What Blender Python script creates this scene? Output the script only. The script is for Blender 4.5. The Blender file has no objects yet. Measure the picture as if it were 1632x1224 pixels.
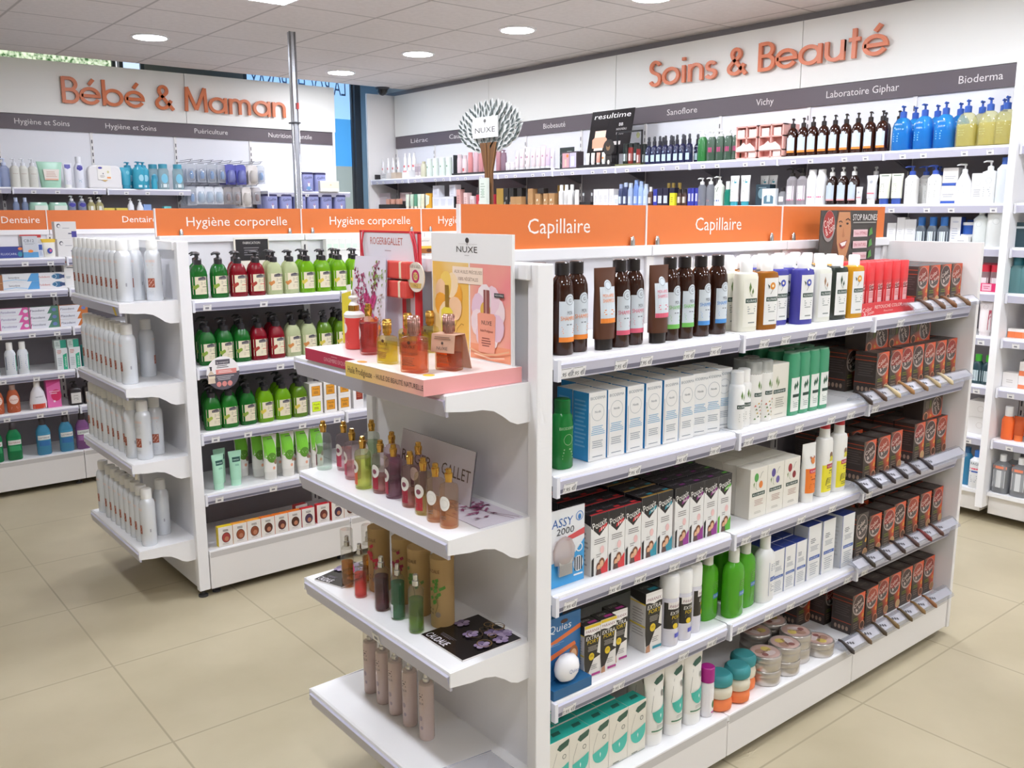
import bpy, math, random
from mathutils import Vector, Matrix

D = bpy.data
SC = bpy.context.scene
C = SC.collection
random.seed(7)
PI = math.pi

# ------------------------------------------------------------------ camera, world, exposure
cam_d = D.cameras.new('camera')
cam = D.objects.new('camera', cam_d)
C.objects.link(cam)
SC.camera = cam
cam_d.sensor_width = 36.0
cam_d.lens = 1449.67 / 1632 * 36.0
cam_d.clip_start = 0.05
pitch, yaw, roll = .1855, .8842, -.0014
fwd = Vector((math.cos(pitch) * math.cos(yaw), math.cos(pitch) * math.sin(yaw), -math.sin(pitch)))
rgt = Vector((math.sin(yaw), -math.cos(yaw), 0))
upv = rgt.cross(fwd)
r2 = rgt * math.cos(roll) + upv * math.sin(roll)
u2 = -rgt * math.sin(roll) + upv * math.cos(roll)
cam.matrix_world = Matrix(((r2.x, u2.x, -fwd.x, -1.2643), (r2.y, u2.y, -fwd.y, -1.454), (r2.z, u2.z, -fwd.z, 1.5802), (0, 0, 0, 1)))

world = D.worlds.new('daylight_outside')
SC.world = world
world.use_nodes = True
bgn = world.node_tree.nodes['Background']
bgn.inputs[0].default_value = (0.93, 0.96, 1.0, 1)
bgn.inputs[1].default_value = .9
LAMP_POWER = 125.0
SC.view_settings.view_transform = 'Standard'
SC.view_settings.look = 'None'
SC.view_settings.exposure = 0.3
SC.view_settings.gamma = 1.0
SC.view_settings.use_curve_mapping = False
SC.cycles.max_bounces = 12
SC.cycles.diffuse_bounces = 5
SC.cycles.transparent_max_bounces = 24
SC.cycles.sample_clamp_indirect = 6.0

# ------------------------------------------------------------------ materials
_M = {}


def lin(h):
    if isinstance(h, str):
        h = h.lstrip('#')
        c = [int(h[i:i + 2], 16) / 255 for i in (0, 2, 4)]
        return tuple(x / 12.92 if x <= .04045 else ((x + .055) / 1.055) ** 2.4 for x in c)
    return h


def M(col, rough=.45, metal=0., em=0., spec=.5):
    k = (col, rough, metal, em, spec)
    if k in _M:
        return _M[k]
    m = D.materials.new('surface_' + str(col).strip('#'))
    m.use_nodes = True
    b = m.node_tree.nodes['Principled BSDF']
    c = lin(col)
    b.inputs['Base Color'].default_value = (*c, 1)
    b.inputs['Roughness'].default_value = rough
    b.inputs['Metallic'].default_value = metal
    b.inputs['Specular IOR Level'].default_value = spec
    if em:
        b.inputs['Emission Color'].default_value = (*c, 1)
        b.inputs['Emission Strength'].default_value = em
    _M[k] = m
    return m


def G(col, opac=.6, rough=.04, dep=.5):
    """coloured see-through plastic, glass or liquid: light passes tinted, the skin reflects"""
    k = ('G', col, opac, rough, dep)
    if k in _M:
        return _M[k]
    m = D.materials.new('clear_' + col.strip('#'))
    m.use_nodes = True
    nt = m.node_tree
    nt.nodes.remove(nt.nodes['Principled BSDF'])
    out = nt.nodes['Material Output']
    tr = nt.nodes.new('ShaderNodeBsdfTransparent')
    # longer way through the wall at the rim: deeper tint there
    lw = nt.nodes.new('ShaderNodeLayerWeight')
    lw.inputs[0].default_value = .22
    tm = nt.nodes.new('ShaderNodeMix')
    tm.data_type = 'RGBA'
    tm.inputs[6].default_value = (*[c ** dep for c in lin(col)], 1)
    tm.inputs[7].default_value = (*[.86 * c ** (dep * 1.6) for c in lin(col)], 1)
    nt.links.new(lw.outputs['Facing'], tm.inputs[0])
    nt.links.new(tm.outputs[2], tr.inputs[0])
    df = nt.nodes.new('ShaderNodeBsdfDiffuse')
    df.inputs[0].default_value = (*lin(col), 1)
    tl = nt.nodes.new('ShaderNodeBsdfTranslucent')
    tl.inputs[0].default_value = (*lin(col), 1)
    gl = nt.nodes.new('ShaderNodeBsdfGlossy')
    gl.inputs['Roughness'].default_value = rough
    a0 = nt.nodes.new('ShaderNodeMixShader')
    a0.inputs[0].default_value = .25
    a = nt.nodes.new('ShaderNodeMixShader')
    a.inputs[0].default_value = opac
    b = nt.nodes.new('ShaderNodeMixShader')
    fr = nt.nodes.new('ShaderNodeFresnel')
    fr.inputs[0].default_value = 1.45
    L = nt.links.new
    L(df.outputs[0], a0.inputs[1])
    L(tl.outputs[0], a0.inputs[2])
    L(tr.outputs[0], a.inputs[1])
    L(a0.outputs[0], a.inputs[2])
    ge = nt.nodes.new('ShaderNodeNewGeometry')
    mu = nt.nodes.new('ShaderNodeMath')
    mu.operation = 'MULTIPLY_ADD'          # no mirror on the inner face of a skin
    mu.inputs[1].default_value = -1.
    L(ge.outputs['Backfacing'], mu.inputs[0])
    mu.inputs[2].default_value = 1.
    m2 = nt.nodes.new('ShaderNodeMath')
    m2.operation = 'MULTIPLY'
    L(fr.outputs[0], m2.inputs[0])
    L(mu.outputs[0], m2.inputs[1])
    L(m2.outputs[0], b.inputs[0])
    L(a.outputs[0], b.inputs[1])
    L(gl.outputs[0], b.inputs[2])
    L(b.outputs[0], out.inputs[0])
    _M[k] = m
    return m


def noisy(name, c1, c2, scale, rough, bump=0., detail=6):
    m = D.materials.new(name)
    m.use_nodes = True
    nt = m.node_tree
    b = nt.nodes['Principled BSDF']
    tc = nt.nodes.new('ShaderNodeTexCoord')
    n = nt.nodes.new('ShaderNodeTexNoise')
    n.inputs['Scale'].default_value = scale
    n.inputs['Detail'].default_value = detail
    r = nt.nodes.new('ShaderNodeValToRGB')
    r.color_ramp.elements[0].position = .35
    r.color_ramp.elements[1].position = .65
    r.color_ramp.elements[0].color = (*lin(c1), 1)
    r.color_ramp.elements[1].color = (*lin(c2), 1)
    nt.links.new(tc.outputs['Object'], n.inputs['Vector'])
    nt.links.new(n.outputs['Fac'], r.inputs[0])
    nt.links.new(r.outputs[0], b.inputs['Base Color'])
    b.inputs['Roughness'].default_value = rough
    if bump:
        bp = nt.nodes.new('ShaderNodeBump')
        bp.inputs['Strength'].default_value = bump
        nt.links.new(n.outputs['Fac'], bp.inputs['Height'])
        nt.links.new(bp.outputs[0], b.inputs['Normal'])
    return m, nt, b, r


def tiled(name, c1, c2, joint, size, off, gap, rough, nscale):
    """square tiles with thin joints, laid from the object's own coordinates"""
    m, nt, b, ramp = noisy(name, c1, c2, nscale, rough)
    tc = [n for n in nt.nodes if n.type == 'TEX_COORD'][0]
    sep = nt.nodes.new('ShaderNodeSeparateXYZ')
    nt.links.new(tc.outputs['Object'], sep.inputs[0])
    ds = []
    for ax, o in zip((0, 1), off):
        a = nt.nodes.new('ShaderNodeMath'); a.operation = 'SUBTRACT'; a.inputs[1].default_value = o
        nt.links.new(sep.outputs[ax], a.inputs[0])
        p = nt.nodes.new('ShaderNodeMath'); p.operation = 'PINGPONG'; p.inputs[1].default_value = size / 2
        nt.links.new(a.outputs[0], p.inputs[0])
        ds.append(p)
    mn = nt.nodes.new('ShaderNodeMath'); mn.operation = 'MINIMUM'
    nt.links.new(ds[0].outputs[0], mn.inputs[0]); nt.links.new(ds[1].outputs[0], mn.inputs[1])
    mr = nt.nodes.new('ShaderNodeMapRange')
    mr.inputs[1].default_value = gap * .4; mr.inputs[2].default_value = gap
    nt.links.new(mn.outputs[0], mr.inputs[0])
    mx = nt.nodes.new('ShaderNodeMix'); mx.data_type = 'RGBA'
    mx.inputs[6].default_value = (*lin(joint), 1)
    nt.links.new(mr.outputs[0], mx.inputs[0])
    nt.links.new(ramp.outputs[0], mx.inputs[7])
    nt.links.new(mx.outputs[2], b.inputs['Base Color'])
    return m


WHITE = M('#f1f0f1', .35)
WHITE2 = M('#ebe8e6', .5)
RAIL = M('#c9c8da', .28)
SLOT = M('#77778c', .35)
TAGW = M('#f4f3f5', .4)
INK = M('#5a5a62', .5)
BLACK = M('#1c1b1d', .35)
CHROME = M('#d8d8dc', .18, 1.)
GOLD = M('#d8ab58', .2, 1.)
ROSEGOLD = M('#c79c92', .2, 1.)
CAPW = M('#f3f2ef', .35)
ORANGE = M('#dd7638', .42)

# ------------------------------------------------------------------ meshes


class MB:
    """collects shapes into one mesh with several materials"""

    def __init__(s):
        s.V, s.F, s.I, s.S, s.ms = [], [], [], [], []

    def mi(s, m):
        if m not in s.ms:
            s.ms.append(m)
        return s.ms.index(m)

    def add(s, vs, fs, m, sm=False):
        o = len(s.V)
        s.V += [tuple(v) for v in vs]
        i = s.mi(m)
        for f in fs:
            s.F.append([o + k for k in f])
            s.I.append(i)
            s.S.append(sm)
        return s

    def box(s, x0, x1, y0, y1, z0, z1, m, top=None, front=None, left=None, right=None, back=None):
        v = [(x0, y0, z0), (x1, y0, z0), (x1, y1, z0), (x0, y1, z0), (x0, y0, z1), (x1, y0, z1), (x1, y1, z1), (x0, y1, z1)]
        o = len(s.V)
        s.V += v
        for f, mm in (((3, 2, 1, 0), m), ((4, 5, 6, 7), top or m), ((0, 1, 5, 4), front or m), ((1, 2, 6, 5), right or m), ((2, 3, 7, 6), back or m), ((3, 0, 4, 7), left or m)):
            s.F.append([o + k for k in f]); s.I.append(s.mi(mm)); s.S.append(False)
        return s

    def prism(s, poly, a, b, m, ax='x'):
        """closed polygon of 2D points pulled along an axis from a to b"""
        n = len(poly)
        def P(p, t):
            return {'x': (t, p[0], p[1]), 'y': (p[0], t, p[1]), 'z': (p[0], p[1], t)}[ax]
        vs = [P(p, a) for p in poly] + [P(p, b) for p in poly]
        fs = [[i, (i + 1) % n, n + (i + 1) % n, n + i] for i in range(n)] + [list(range(n))[::-1], list(range(n, 2 * n))]
        return s.add(vs, fs, m)

    def loft(s, secs, m, n=24, c=(0, 0), cap=(True, True), split=.7):
        """stack of superellipse rings (rx, ry, z[, power]) from bottom to top"""
        secs = [tuple(q) + (2.,) if len(q) == 3 else tuple(q) for q in secs]
        rings, strips = [], []
        def ring(q):
            rx, ry, z, p = q
            o = []
            for k in range(n):
                a = 2 * PI * k / n
                ca, sa = math.cos(a), math.sin(a)
                e = 2. / p
                o.append((c[0] + rx * math.copysign(abs(ca) ** e, ca), c[1] + ry * math.copysign(abs(sa) ** e, sa), z))
            return o
        ang = [math.atan2(b[2] - a[2], b[0] - a[0]) for a, b in zip(secs, secs[1:])]
        start = 0
        groups = []
        for i in range(1, len(ang)):
            if abs(ang[i] - ang[i - 1]) > split:
                groups.append(secs[start:i + 1]); start = i
        groups.append(secs[start:])
        for g in groups:
            vs = [v for q in g for v in ring(q)]
            fs = [[j * n + k, j * n + (k + 1) % n, (j + 1) * n + (k + 1) % n, (j + 1) * n + k] for j in range(len(g) - 1) for k in range(n)]
            s.add(vs, fs, m, True)
        if cap[0]:
            s.add(ring(secs[0])[::-1], [list(range(n))], m)
        if cap[1]:
            s.add(ring(secs[-1]), [list(range(n))], m)
        return s

    def cyl(s, r, z0, z1, m, n=16, c=(0, 0)):
        b = min(r * .12, (z1 - z0) * .12)
        return s.loft([(r, r, z0), (r, r, z1 - b), (r - b, r - b, z1)], m, n, c)

    def tube(s, pts, r, m, n=8, taper=None):
        pts = [Vector(p) for p in pts]
        vs = []
        for i, p in enumerate(pts):
            t = (pts[min(i + 1, len(pts) - 1)] - pts[max(i - 1, 0)]).normalized()
            u = t.cross(Vector((0, 0, 1)))
            if u.length < .05:
                u = t.cross(Vector((1, 0, 0)))
            u.normalize()
            w = u.cross(t)
            rr = r if taper is None else r * taper[i]
            vs += [p + u * rr * math.cos(2 * PI * k / n) + w * rr * math.sin(2 * PI * k / n) for k in range(n)]
        fs = [[j * n + k, j * n + (k + 1) % n, (j + 1) * n + (k + 1) % n, (j + 1) * n + k] for j in range(len(pts) - 1) for k in range(n)]
        fs += [list(range(n))[::-1], [(len(pts) - 1) * n + k for k in range(n)]]
        return s.add(vs, fs, m, True)

    def build(s, name, parent=None, loc=None, rz=0., bevel=0.):
        me = D.meshes.new(name)
        me.from_pydata(s.V, [], s.F)
        for m in s.ms:
            me.materials.append(m)
        me.polygons.foreach_set('material_index', s.I)
        me.polygons.foreach_set('use_smooth', s.S)
        me.update()
        o = D.objects.new(name, me)
        C.objects.link(o)
        if loc:
            o.location = loc
        o.rotation_euler[2] = rz
        if parent is not None:
            attach(o, parent)
        if bevel:
            b = o.modifiers.new('edge', 'BEVEL')
            b.width = bevel
            b.segments = 2
            b.limit_method = 'ANGLE'
        return o


KIDS = {}


def attach(o, parent):
    o.parent = parent
    KIDS.setdefault(parent.name, []).append(o)


def tag(o, label, cat, group=None):
    o['label'] = label
    o['category'] = cat
    if group:
        o['group'] = group
    return o


def thing(name, label, cat, loc=(0, 0, 0), rz=0., group=None):
    o = D.objects.new(name, None)
    o.empty_display_size = .05
    C.objects.link(o)
    o.location = loc
    o.rotation_euler[2] = rz
    return tag(o, label, cat, group)


def struct(o):
    o['kind'] = 'structure'
    return o


# ------------------------------------------------------------------ lettering and printed art
_T = {}


def txt2d(s):
    """flat outline of a word, one unit = height of a capital, as points and faces"""
    if s in _T:
        return _T[s]
    cu = D.curves.new('lettering', 'FONT')
    cu.body = s
    cu.resolution_u = 2
    cu.fill_mode = 'FRONT'
    ob = D.objects.new('lettering', cu)
    me = D.meshes.new_from_object(ob)
    pts = [(v.co.x, v.co.y) for v in me.vertices]
    fs = [list(p.vertices) for p in me.polygons]
    D.objects.remove(ob)
    D.curves.remove(cu)
    D.meshes.remove(me)
    k = 1 / .73
    pts = [(x * k, y * k) for x, y in pts]
    w = max([x for x, y in pts] or [0])
    x0 = min([x for x, y in pts] or [0])
    pts = [(x - x0, y) for x, y in pts]
    _T[s] = (pts, fs, w - x0)
    return _T[s]


def art(mb, mp, items, e0=.0003, curved=0):
    """printed marks on a surface. mp(s, t, lift) gives the point; items in metres"""
    for i, it in enumerate(items):
        e = e0 + min(.00012, .004 / len(items)) * i
        k, m = it[0], it[-1]
        if k == 'r':
            _, s0, t0, s1, t1, _ = it
            ns = max(1, int(abs(s1 - s0) / curved)) if curved else 1
            nt = 4 if (curved and t1 - t0 > .03) else 1
            vs = [mp(s0 + (s1 - s0) * a / ns, t0 + (t1 - t0) * b / nt, e) for b in range(nt + 1) for a in range(ns + 1)]
            fs = [[b * (ns + 1) + a, b * (ns + 1) + a + 1, (b + 1) * (ns + 1) + a + 1, (b + 1) * (ns + 1) + a] for b in range(nt) for a in range(ns)]
            mb.add(vs, fs, m)
        elif k == 'c':
            _, s, t, rx, ry, _ = it
            n = 20
            if curved:
                mb.add([mp(s, t, e)] + [mp(s + f_ * rx * math.cos(2 * PI * j / n), t + f_ * ry * math.sin(2 * PI * j / n), e) for f_ in (.35, .7, 1) for j in range(n)], [[0, 1 + j, 1 + (j + 1) % n] for j in range(n)] + [[1 + q * n + j, 1 + (q + 1) * n + j, 1 + (q + 1) * n + (j + 1) % n, 1 + q * n + (j + 1) % n] for q in (0, 1) for j in range(n)], m)
                continue
            vs = [mp(s, t, e)] + [mp(s + rx * math.cos(2 * PI * j / n), t + ry * math.sin(2 * PI * j / n), e) for j in range(n)]
            mb.add(vs, [[0, 1 + j, 1 + (j + 1) % n] for j in range(n)], m)
        elif k == 'g':
            _, s, t, r, w, _ = it
            n = 24
            vs = [mp(s + q * math.cos(2 * PI * j / n), t + q * math.sin(2 * PI * j / n), e) for q in (r - w, r) for j in range(n)]
            mb.add(vs, [[j, (j + 1) % n, n + (j + 1) % n, n + j] for j in range(n)], m)
        elif k == 'p':
            if curved:
                # follow the curve: rim cut small, rings drawn in to the middle
                P_ = it[1]
                rim = []
                for (a, b), (c, d) in zip(P_, P_[1:] + P_[:1]):
                    q = max(1, int(math.hypot(c - a, d - b) / .007))
                    rim += [(a + (c - a) * j / q, b + (d - b) * j / q) for j in range(q)]
                cx_, cy_ = sum(p[0] for p in P_) / len(P_), sum(p[1] for p in P_) / len(P_)
                n = len(rim)
                mb.add([mp(cx_, cy_, e)] + [mp(cx_ + (x - cx_) * f_, cy_ + (y - cy_) * f_, e) for f_ in (.33, .66, 1) for x, y in rim], [[0, 1 + j, 1 + (j + 1) % n] for j in range(n)] + [[1 + q * n + j, 1 + (q + 1) * n + j, 1 + (q + 1) * n + (j + 1) % n, 1 + q * n + (j + 1) % n] for q in (0, 1) for j in range(n)], m)
                continue
            mb.add([mp(a, b, e) for a, b in it[1]], [list(range(len(it[1])))], m)
        elif k == 'k':
            # stroke: ribbon along points
            _, pts, w, _ = it
            L, R = [], []
            for j, p in enumerate(pts):
                a, b = pts[max(j - 1, 0)], pts[min(j + 1, len(pts) - 1)]
                dx, dy = b[0] - a[0], b[1] - a[1]
                q = math.hypot(dx, dy) or 1
                L.append((p[0] - dy / q * w / 2, p[1] + dx / q * w / 2)); R.append((p[0] + dy / q * w / 2, p[1] - dx / q * w / 2))
            n = len(pts)
            mb.add([mp(a, b, e) for a, b in R + L], [[j, j + 1, n + j + 1, n + j] for j in range(n - 1)], m)
        elif k == 't':
            # text: left/centre x, baseline, cap height, string, width or None, slant, material
            _, s, t, h, word, w, sl, _ = it
            pts, fs, tw = txt2d(word)
            kx = (w / tw) if w else h
            x0 = s - tw * kx / 2
            mb.add([mp(x0 + x * kx + sl * y * h, t + y * h, e) for x, y in pts], fs, m)
        elif k == 'R':
            # rotated text: centre, height, word, width, angle, material
            _, s, t, h, word, w, an, _ = it
            pts, fs, tw = txt2d(word)
            kx = (w / tw) if w else h
            ca, sa = math.cos(an), math.sin(an)
            q = [((x - tw / 2) * kx, (y - .5) * h) for x, y in pts]
            mb.add([mp(s + x * ca - y * sa, t + x * sa + y * ca, e) for x, y in q], fs, m)
        elif k == 'l':
            # lines of small print
            _, s0, t0, s1, t1, n, _ = it
            rnd = random.Random(int(abs(s0 * 7919 + t0 * 104729) * 1000) + n)
            for j in range(n):
                a = t1 - (t1 - t0) * (j + .2) / n
                hh = (t1 - t0) / n * .42
                sh = (s1 - s0) * rnd.uniform(0, .25)
                mb.add([mp(s0 + sh * .4, a - hh, e), mp(s1 - sh, a - hh, e), mp(s1 - sh, a, e), mp(s0 + sh * .4, a, e)], [[0, 1, 2, 3]], m)


def flat(y):
    return lambda s, t, e: (s, y - e, t)


def leftside(x):
    """left face of a carton; s runs from back (-) to front (+)"""
    return lambda s, t, e: (x - e, -s, t)


def rightside(x):
    return lambda s, t, e: (x + e, s, t)


def topside(z):
    return lambda s, t, e: (s, t, z + e)


def onbody(secs):
    """front of a lofted body"""
    secs = [tuple(q) + (2.,) if len(q) == 3 else tuple(q) for q in secs]
    def f(s, t, e):
        a, b = secs[0], secs[-1]
        for p, q in zip(secs, secs[1:]):
            if p[2] <= t <= q[2]:
                a, b = p, q
                break
        k = 0 if b[2] == a[2] else max(0, min(1, (t - a[2]) / (b[2] - a[2])))
        rx, ry, p = (a[i] + (b[i] - a[i]) * k for i in (0, 1, 3))
        if p < 2.2:
            an = s / rx
            return ((rx + e) * math.sin(an), -(ry + e) * math.cos(an), t)
        x = max(-.97 * rx, min(.97 * rx, s))
        return (x, -(ry * (1 - abs(x / rx) ** p) ** (1 / p) + e), t)
    return f


# ------------------------------------------------------------------ products: one of each kind, then copies
class Proto:
    def __init__(s, name, cat):
        s.name, s.cat = name, cat
        s.root = D.objects.new(name, None)
        s.root.empty_display_size = .03
        C.objects.link(s.root)
        s.used = False

    def part(s, name, mb, parent=None, bevel=0., label=None):
        o = mb.build(name, parent or s.root, bevel=bevel)
        if label:
            o['label'] = label
        return o

    @classmethod
    def single(cls, name, cat, mb, bevel=0.):
        p = cls.__new__(cls)
        p.name, p.cat = name, cat
        p.root = mb.build(name, bevel=bevel)
        p.used = False
        return p


def dup(o, parent=None):
    c = o.copy()
    C.objects.link(c)
    if parent is not None:
        attach(c, parent)
    for k in list(KIDS.get(o.name, ())):
        dup(k, c)
    return c


LABELS = {}
PLACED = []


def put(p, loc, rz, label, group=None, rx=0., ry=0.):
    if not p.used:
        o = p.root
        p.used = True
    else:
        o = dup(p.root)
    o.location = (loc[0], loc[1], loc[2] + .0006)
    o.rotation_euler = (rx, ry, rz)
    n = LABELS.get(label, 0)
    LABELS[label] = n + 1
    tag(o, label, p.cat, group)
    PLACED.append((o, p))
    return o


ORD = 'first second third fourth fifth sixth seventh eighth ninth tenth eleventh twelfth thirteenth fourteenth fifteenth sixteenth seventeenth eighteenth nineteenth twentieth'.split()


def row(p, pts, rz, desc, tail, group=None, jitter=0.):
    """a run of the same product; each label counts along the run"""
    for i, q in enumerate(pts):
        lab = desc + ', ' + (ORD[i] + ' ' if len(pts) > 1 else '') + tail
        put(p, q, rz + random.uniform(-jitter, jitter), lab, group)


WW = -PI / 2   # fronts of things on the right wall and on the end caps look toward -X
# ------------------------------------------------------------------ setting
floor_m = tiled('floor_tiles', '#b5a98c', '#c2b699', '#a1957a', .608, (-.465, -.065), .0045, .38, 2.2)
mb = MB()
mb.add([(-5, -5, 0), (4.2, -5, 0), (4.2, 7.1, 0), (-5, 7.1, 0)], [[0, 1, 2, 3]], floor_m)
struct(mb.build('floor'))
ceil_m = tiled('ceiling_tiles', '#dcd5d2', '#e2dbd8', '#b5aeab', .6, (1.84, 3.65), .011, .85, 30)
mb = MB()
mb.box(-5, 3.86, -5, 6.33, 2.762, 2.80, ceil_m)
struct(mb.build('ceiling'))
# recess above the glazing
mb = MB()
mb.box(-5, 3.86, 6.31, 7.1, 3.02, 3.06, WHITE2).box(-5, 3.86, 6.31, 6.33, 2.80, 3.02, WHITE2)
struct(mb.build('ceiling_recess'))
wall_m = M('#e9e8e4', .6)
mb = MB()
mb.box(3.86, 3.96, -5, 7.1, 0, 3.06, wall_m)
struct(mb.build('wall_right'))
mb = MB()
mb.box(-5, 4.2, -5.1, -5, 0, 2.8, wall_m)
struct(mb.build('wall_front'))
mb = MB()
mb.box(-5.1, -5, -5, 7.1, 0, 3.06, wall_m)  # unseen wall, added to keep outside light off the left side
struct(mb.build('wall_left'))
# grey cornice line above the right-hand fascia
mb = MB()
mb.box(3.80, 3.86, -5, 6.9, 2.70, 2.762, M('#9b989c', .6))
struct(mb.build('trim_1'))
# glazed back wall: pale blue piers, dark mullions, panes
pier = M('#a9cbe2', .5)
grey = M('#8b8984', .6)
mull = M('#4c4f54', .4)
mb = MB()
mb.box(-5, 1.49, 6.9, 7.05, 0, 2.30, grey)
mb.box(1.49, 2.38, 6.9, 7.05, 0, 3.02, grey)
mb.box(2.36, 3.0, 6.9, 7.05, 0, .95, grey)
mb.box(3.60, 3.86, 6.88, 7.05, 0, 3.02, pier)
struct(mb.build('wall_back'))


def window(name, x0, x1, z0, z1, bands, bar=.03):
    f = MB()
    f.box(x0, x1, 6.90, 6.97, z0, z0 + bar, mull).box(x0, x1, 6.90, 6.97, z1 - bar, z1, mull)
    f.box(x0, x0 + bar, 6.90, 6.97, z0 + bar, z1 - bar, mull).box(x1 - bar, x1, 6.90, 6.97, z0 + bar, z1 - bar, mull)
    w = struct(f.build(name))
    for a, b, m in bands:
        g = MB()
        g.box(x0 + bar, x1 - bar, 6.93, 6.94, a, b, m)
        g.build('pane', w)
    return w


skyfilm = M('#9ecbf2', .3, 0, .75)
bluefilm = M('#4f9fdf', .3, 0, .62)
frost = M('#a9b5b1', .4, 0, .35)
leafm, nt_, b_, rp_ = noisy('sunlit_leaves_outside', '#2f5a2c', '#eaf6da', 38, .6)
nt_.links.new(rp_.outputs[0], b_.inputs['Emission Color'])
b_.inputs['Emission Strength'].default_value = .9
window('window_1', -3.2, 1.255, 2.30, 3.02, [(2.33, 2.99, leafm)])
window('window_2', 1.285, 1.49, 2.30, 3.02, [(2.33, 2.99, M('#c8dcf6', .3, 0, .95))])
wn = window('window_3', 2.38, 3.54, .95, 3.02, [(.98, 2.05, frost), (2.05, 2.51, bluefilm), (2.51, 2.99, skyfilm)], .035)
lt = MB()
mir = lambda s, t, e: (3.46 - s, 6.93 - e, t)
art(lt, mir, [('t', .5, 2.735, .16, 'LA ROCHE-POSAY', 1.0, 0, M('#6f93bd', .5))], .0006)
lt.build('lettering', wn)
mb = MB()
mb.box(3.52, 3.585, 6.86, 7.0, 0, 3.02, mull)
struct(mb.build('trim_2'))
# white return panel closing the end of the right-hand wall
mb = MB()
mb.box(3.455, 3.80, 6.515, 6.54, 0, 2.72, WHITE2)
struct(mb.build('wall_return'))

# ------------------------------------------------------------------ ceiling lights
lens_m = M('#f0f5ff', .4, 0, LAMP_POWER)
pl = Proto('downlight', 'ceiling light')
mb = MB()
mb.loft([(.125, .125, -.006), (.125, .125, 0)], WHITE, 32, cap=(False, True)).loft([(.107, .107, -.010), (.125, .125, -.006)], WHITE, 32, cap=(False, False))
pl.part('trim_ring', mb)
mb = MB()
mb.loft([(.107, .107, -.0095), (.107, .107, -.004)], lens_m, 32)
pl.part('diffuser', mb)
spots = [(2.74, y) for y in (5.72, 4.54, 3.37, 2.2, 1.0, -.2, -1.4, -2.6)] + [(.96, y) for y in (5.13, 2.3, 1.0, -.2, -1.4, -2.6)] + [(-.84, y) for y in (1.6, .3, -1.0, -2.3)]
lname = ['round downlight nearest the back right corner, by the camera dome', 'round downlight over the wall left of the tree sign', 'round downlight above the tree-shaped sign, second from the cornice end', 'round downlight cut by the top of the picture', ]
for i, (x, y) in enumerate(spots):
    if i < 4:
        lab = lname[i]
    elif (x, y) == (.96, 5.13):
        lab = 'round downlight in front of the baby lettering'
    else:
        lab = 'round white downlight in the ceiling behind the viewer'
    put(pl, (x, y, 2.762), 0, lab, 'round downlights')
t = thing('light_panel', 'square bright light panel in the ceiling tiles above the steel pole', 'ceiling light', (.93, 3.33, 2.762))
MB().box(-.3, .3, -.3, .3, -.012, 0, WHITE).build('frame', t)
MB().box(-.28, .28, -.28, .28, -.016, -.0121, M('#f0f5ff', .4, 0, LAMP_POWER * .12)).build('diffuser', t)
# dome camera in the corner
t = thing('security_camera', 'small black dome camera on the ceiling in the back right corner', 'camera', (3.52, 6.33, 2.762))
MB().loft([(.055, .055, -.02), (.07, .07, 0)], M('#34343a', .4), 20).build('base', t)
MB().loft([(.006, .006, -.075), (.03, .03, -.066), (.046, .046, -.045), (.05, .05, -.02)], M('#202126', .1), 20).build('dome', t)
# steel pole from floor to ceiling
t = thing('steel_pole', 'slim brushed steel pole from floor to ceiling before the baby wall', 'pole', (1.63, 4.385, 0))
mb = MB()
steel = M('#c3c5cb', .25, .85)
mb.box(-.016, .016, -.02, .02, 0, 2.762, steel).tube([(-.018, -.02, 0), (-.018, -.02, 2.762)], .007, steel).tube([(.018, -.02, 0), (.018, -.02, 2.762)], .007, steel)
mb.build('upright', t)
MB().box(-.03, .03, -.031, .028, 2.175, 2.185, M('#4a4a50', .4)).build('clamp', t)
MB().box(.008, .022, -.0315, -.0275, 2.27, 2.31, M('#e8504a', .5)).build('sticker', t)


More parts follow.
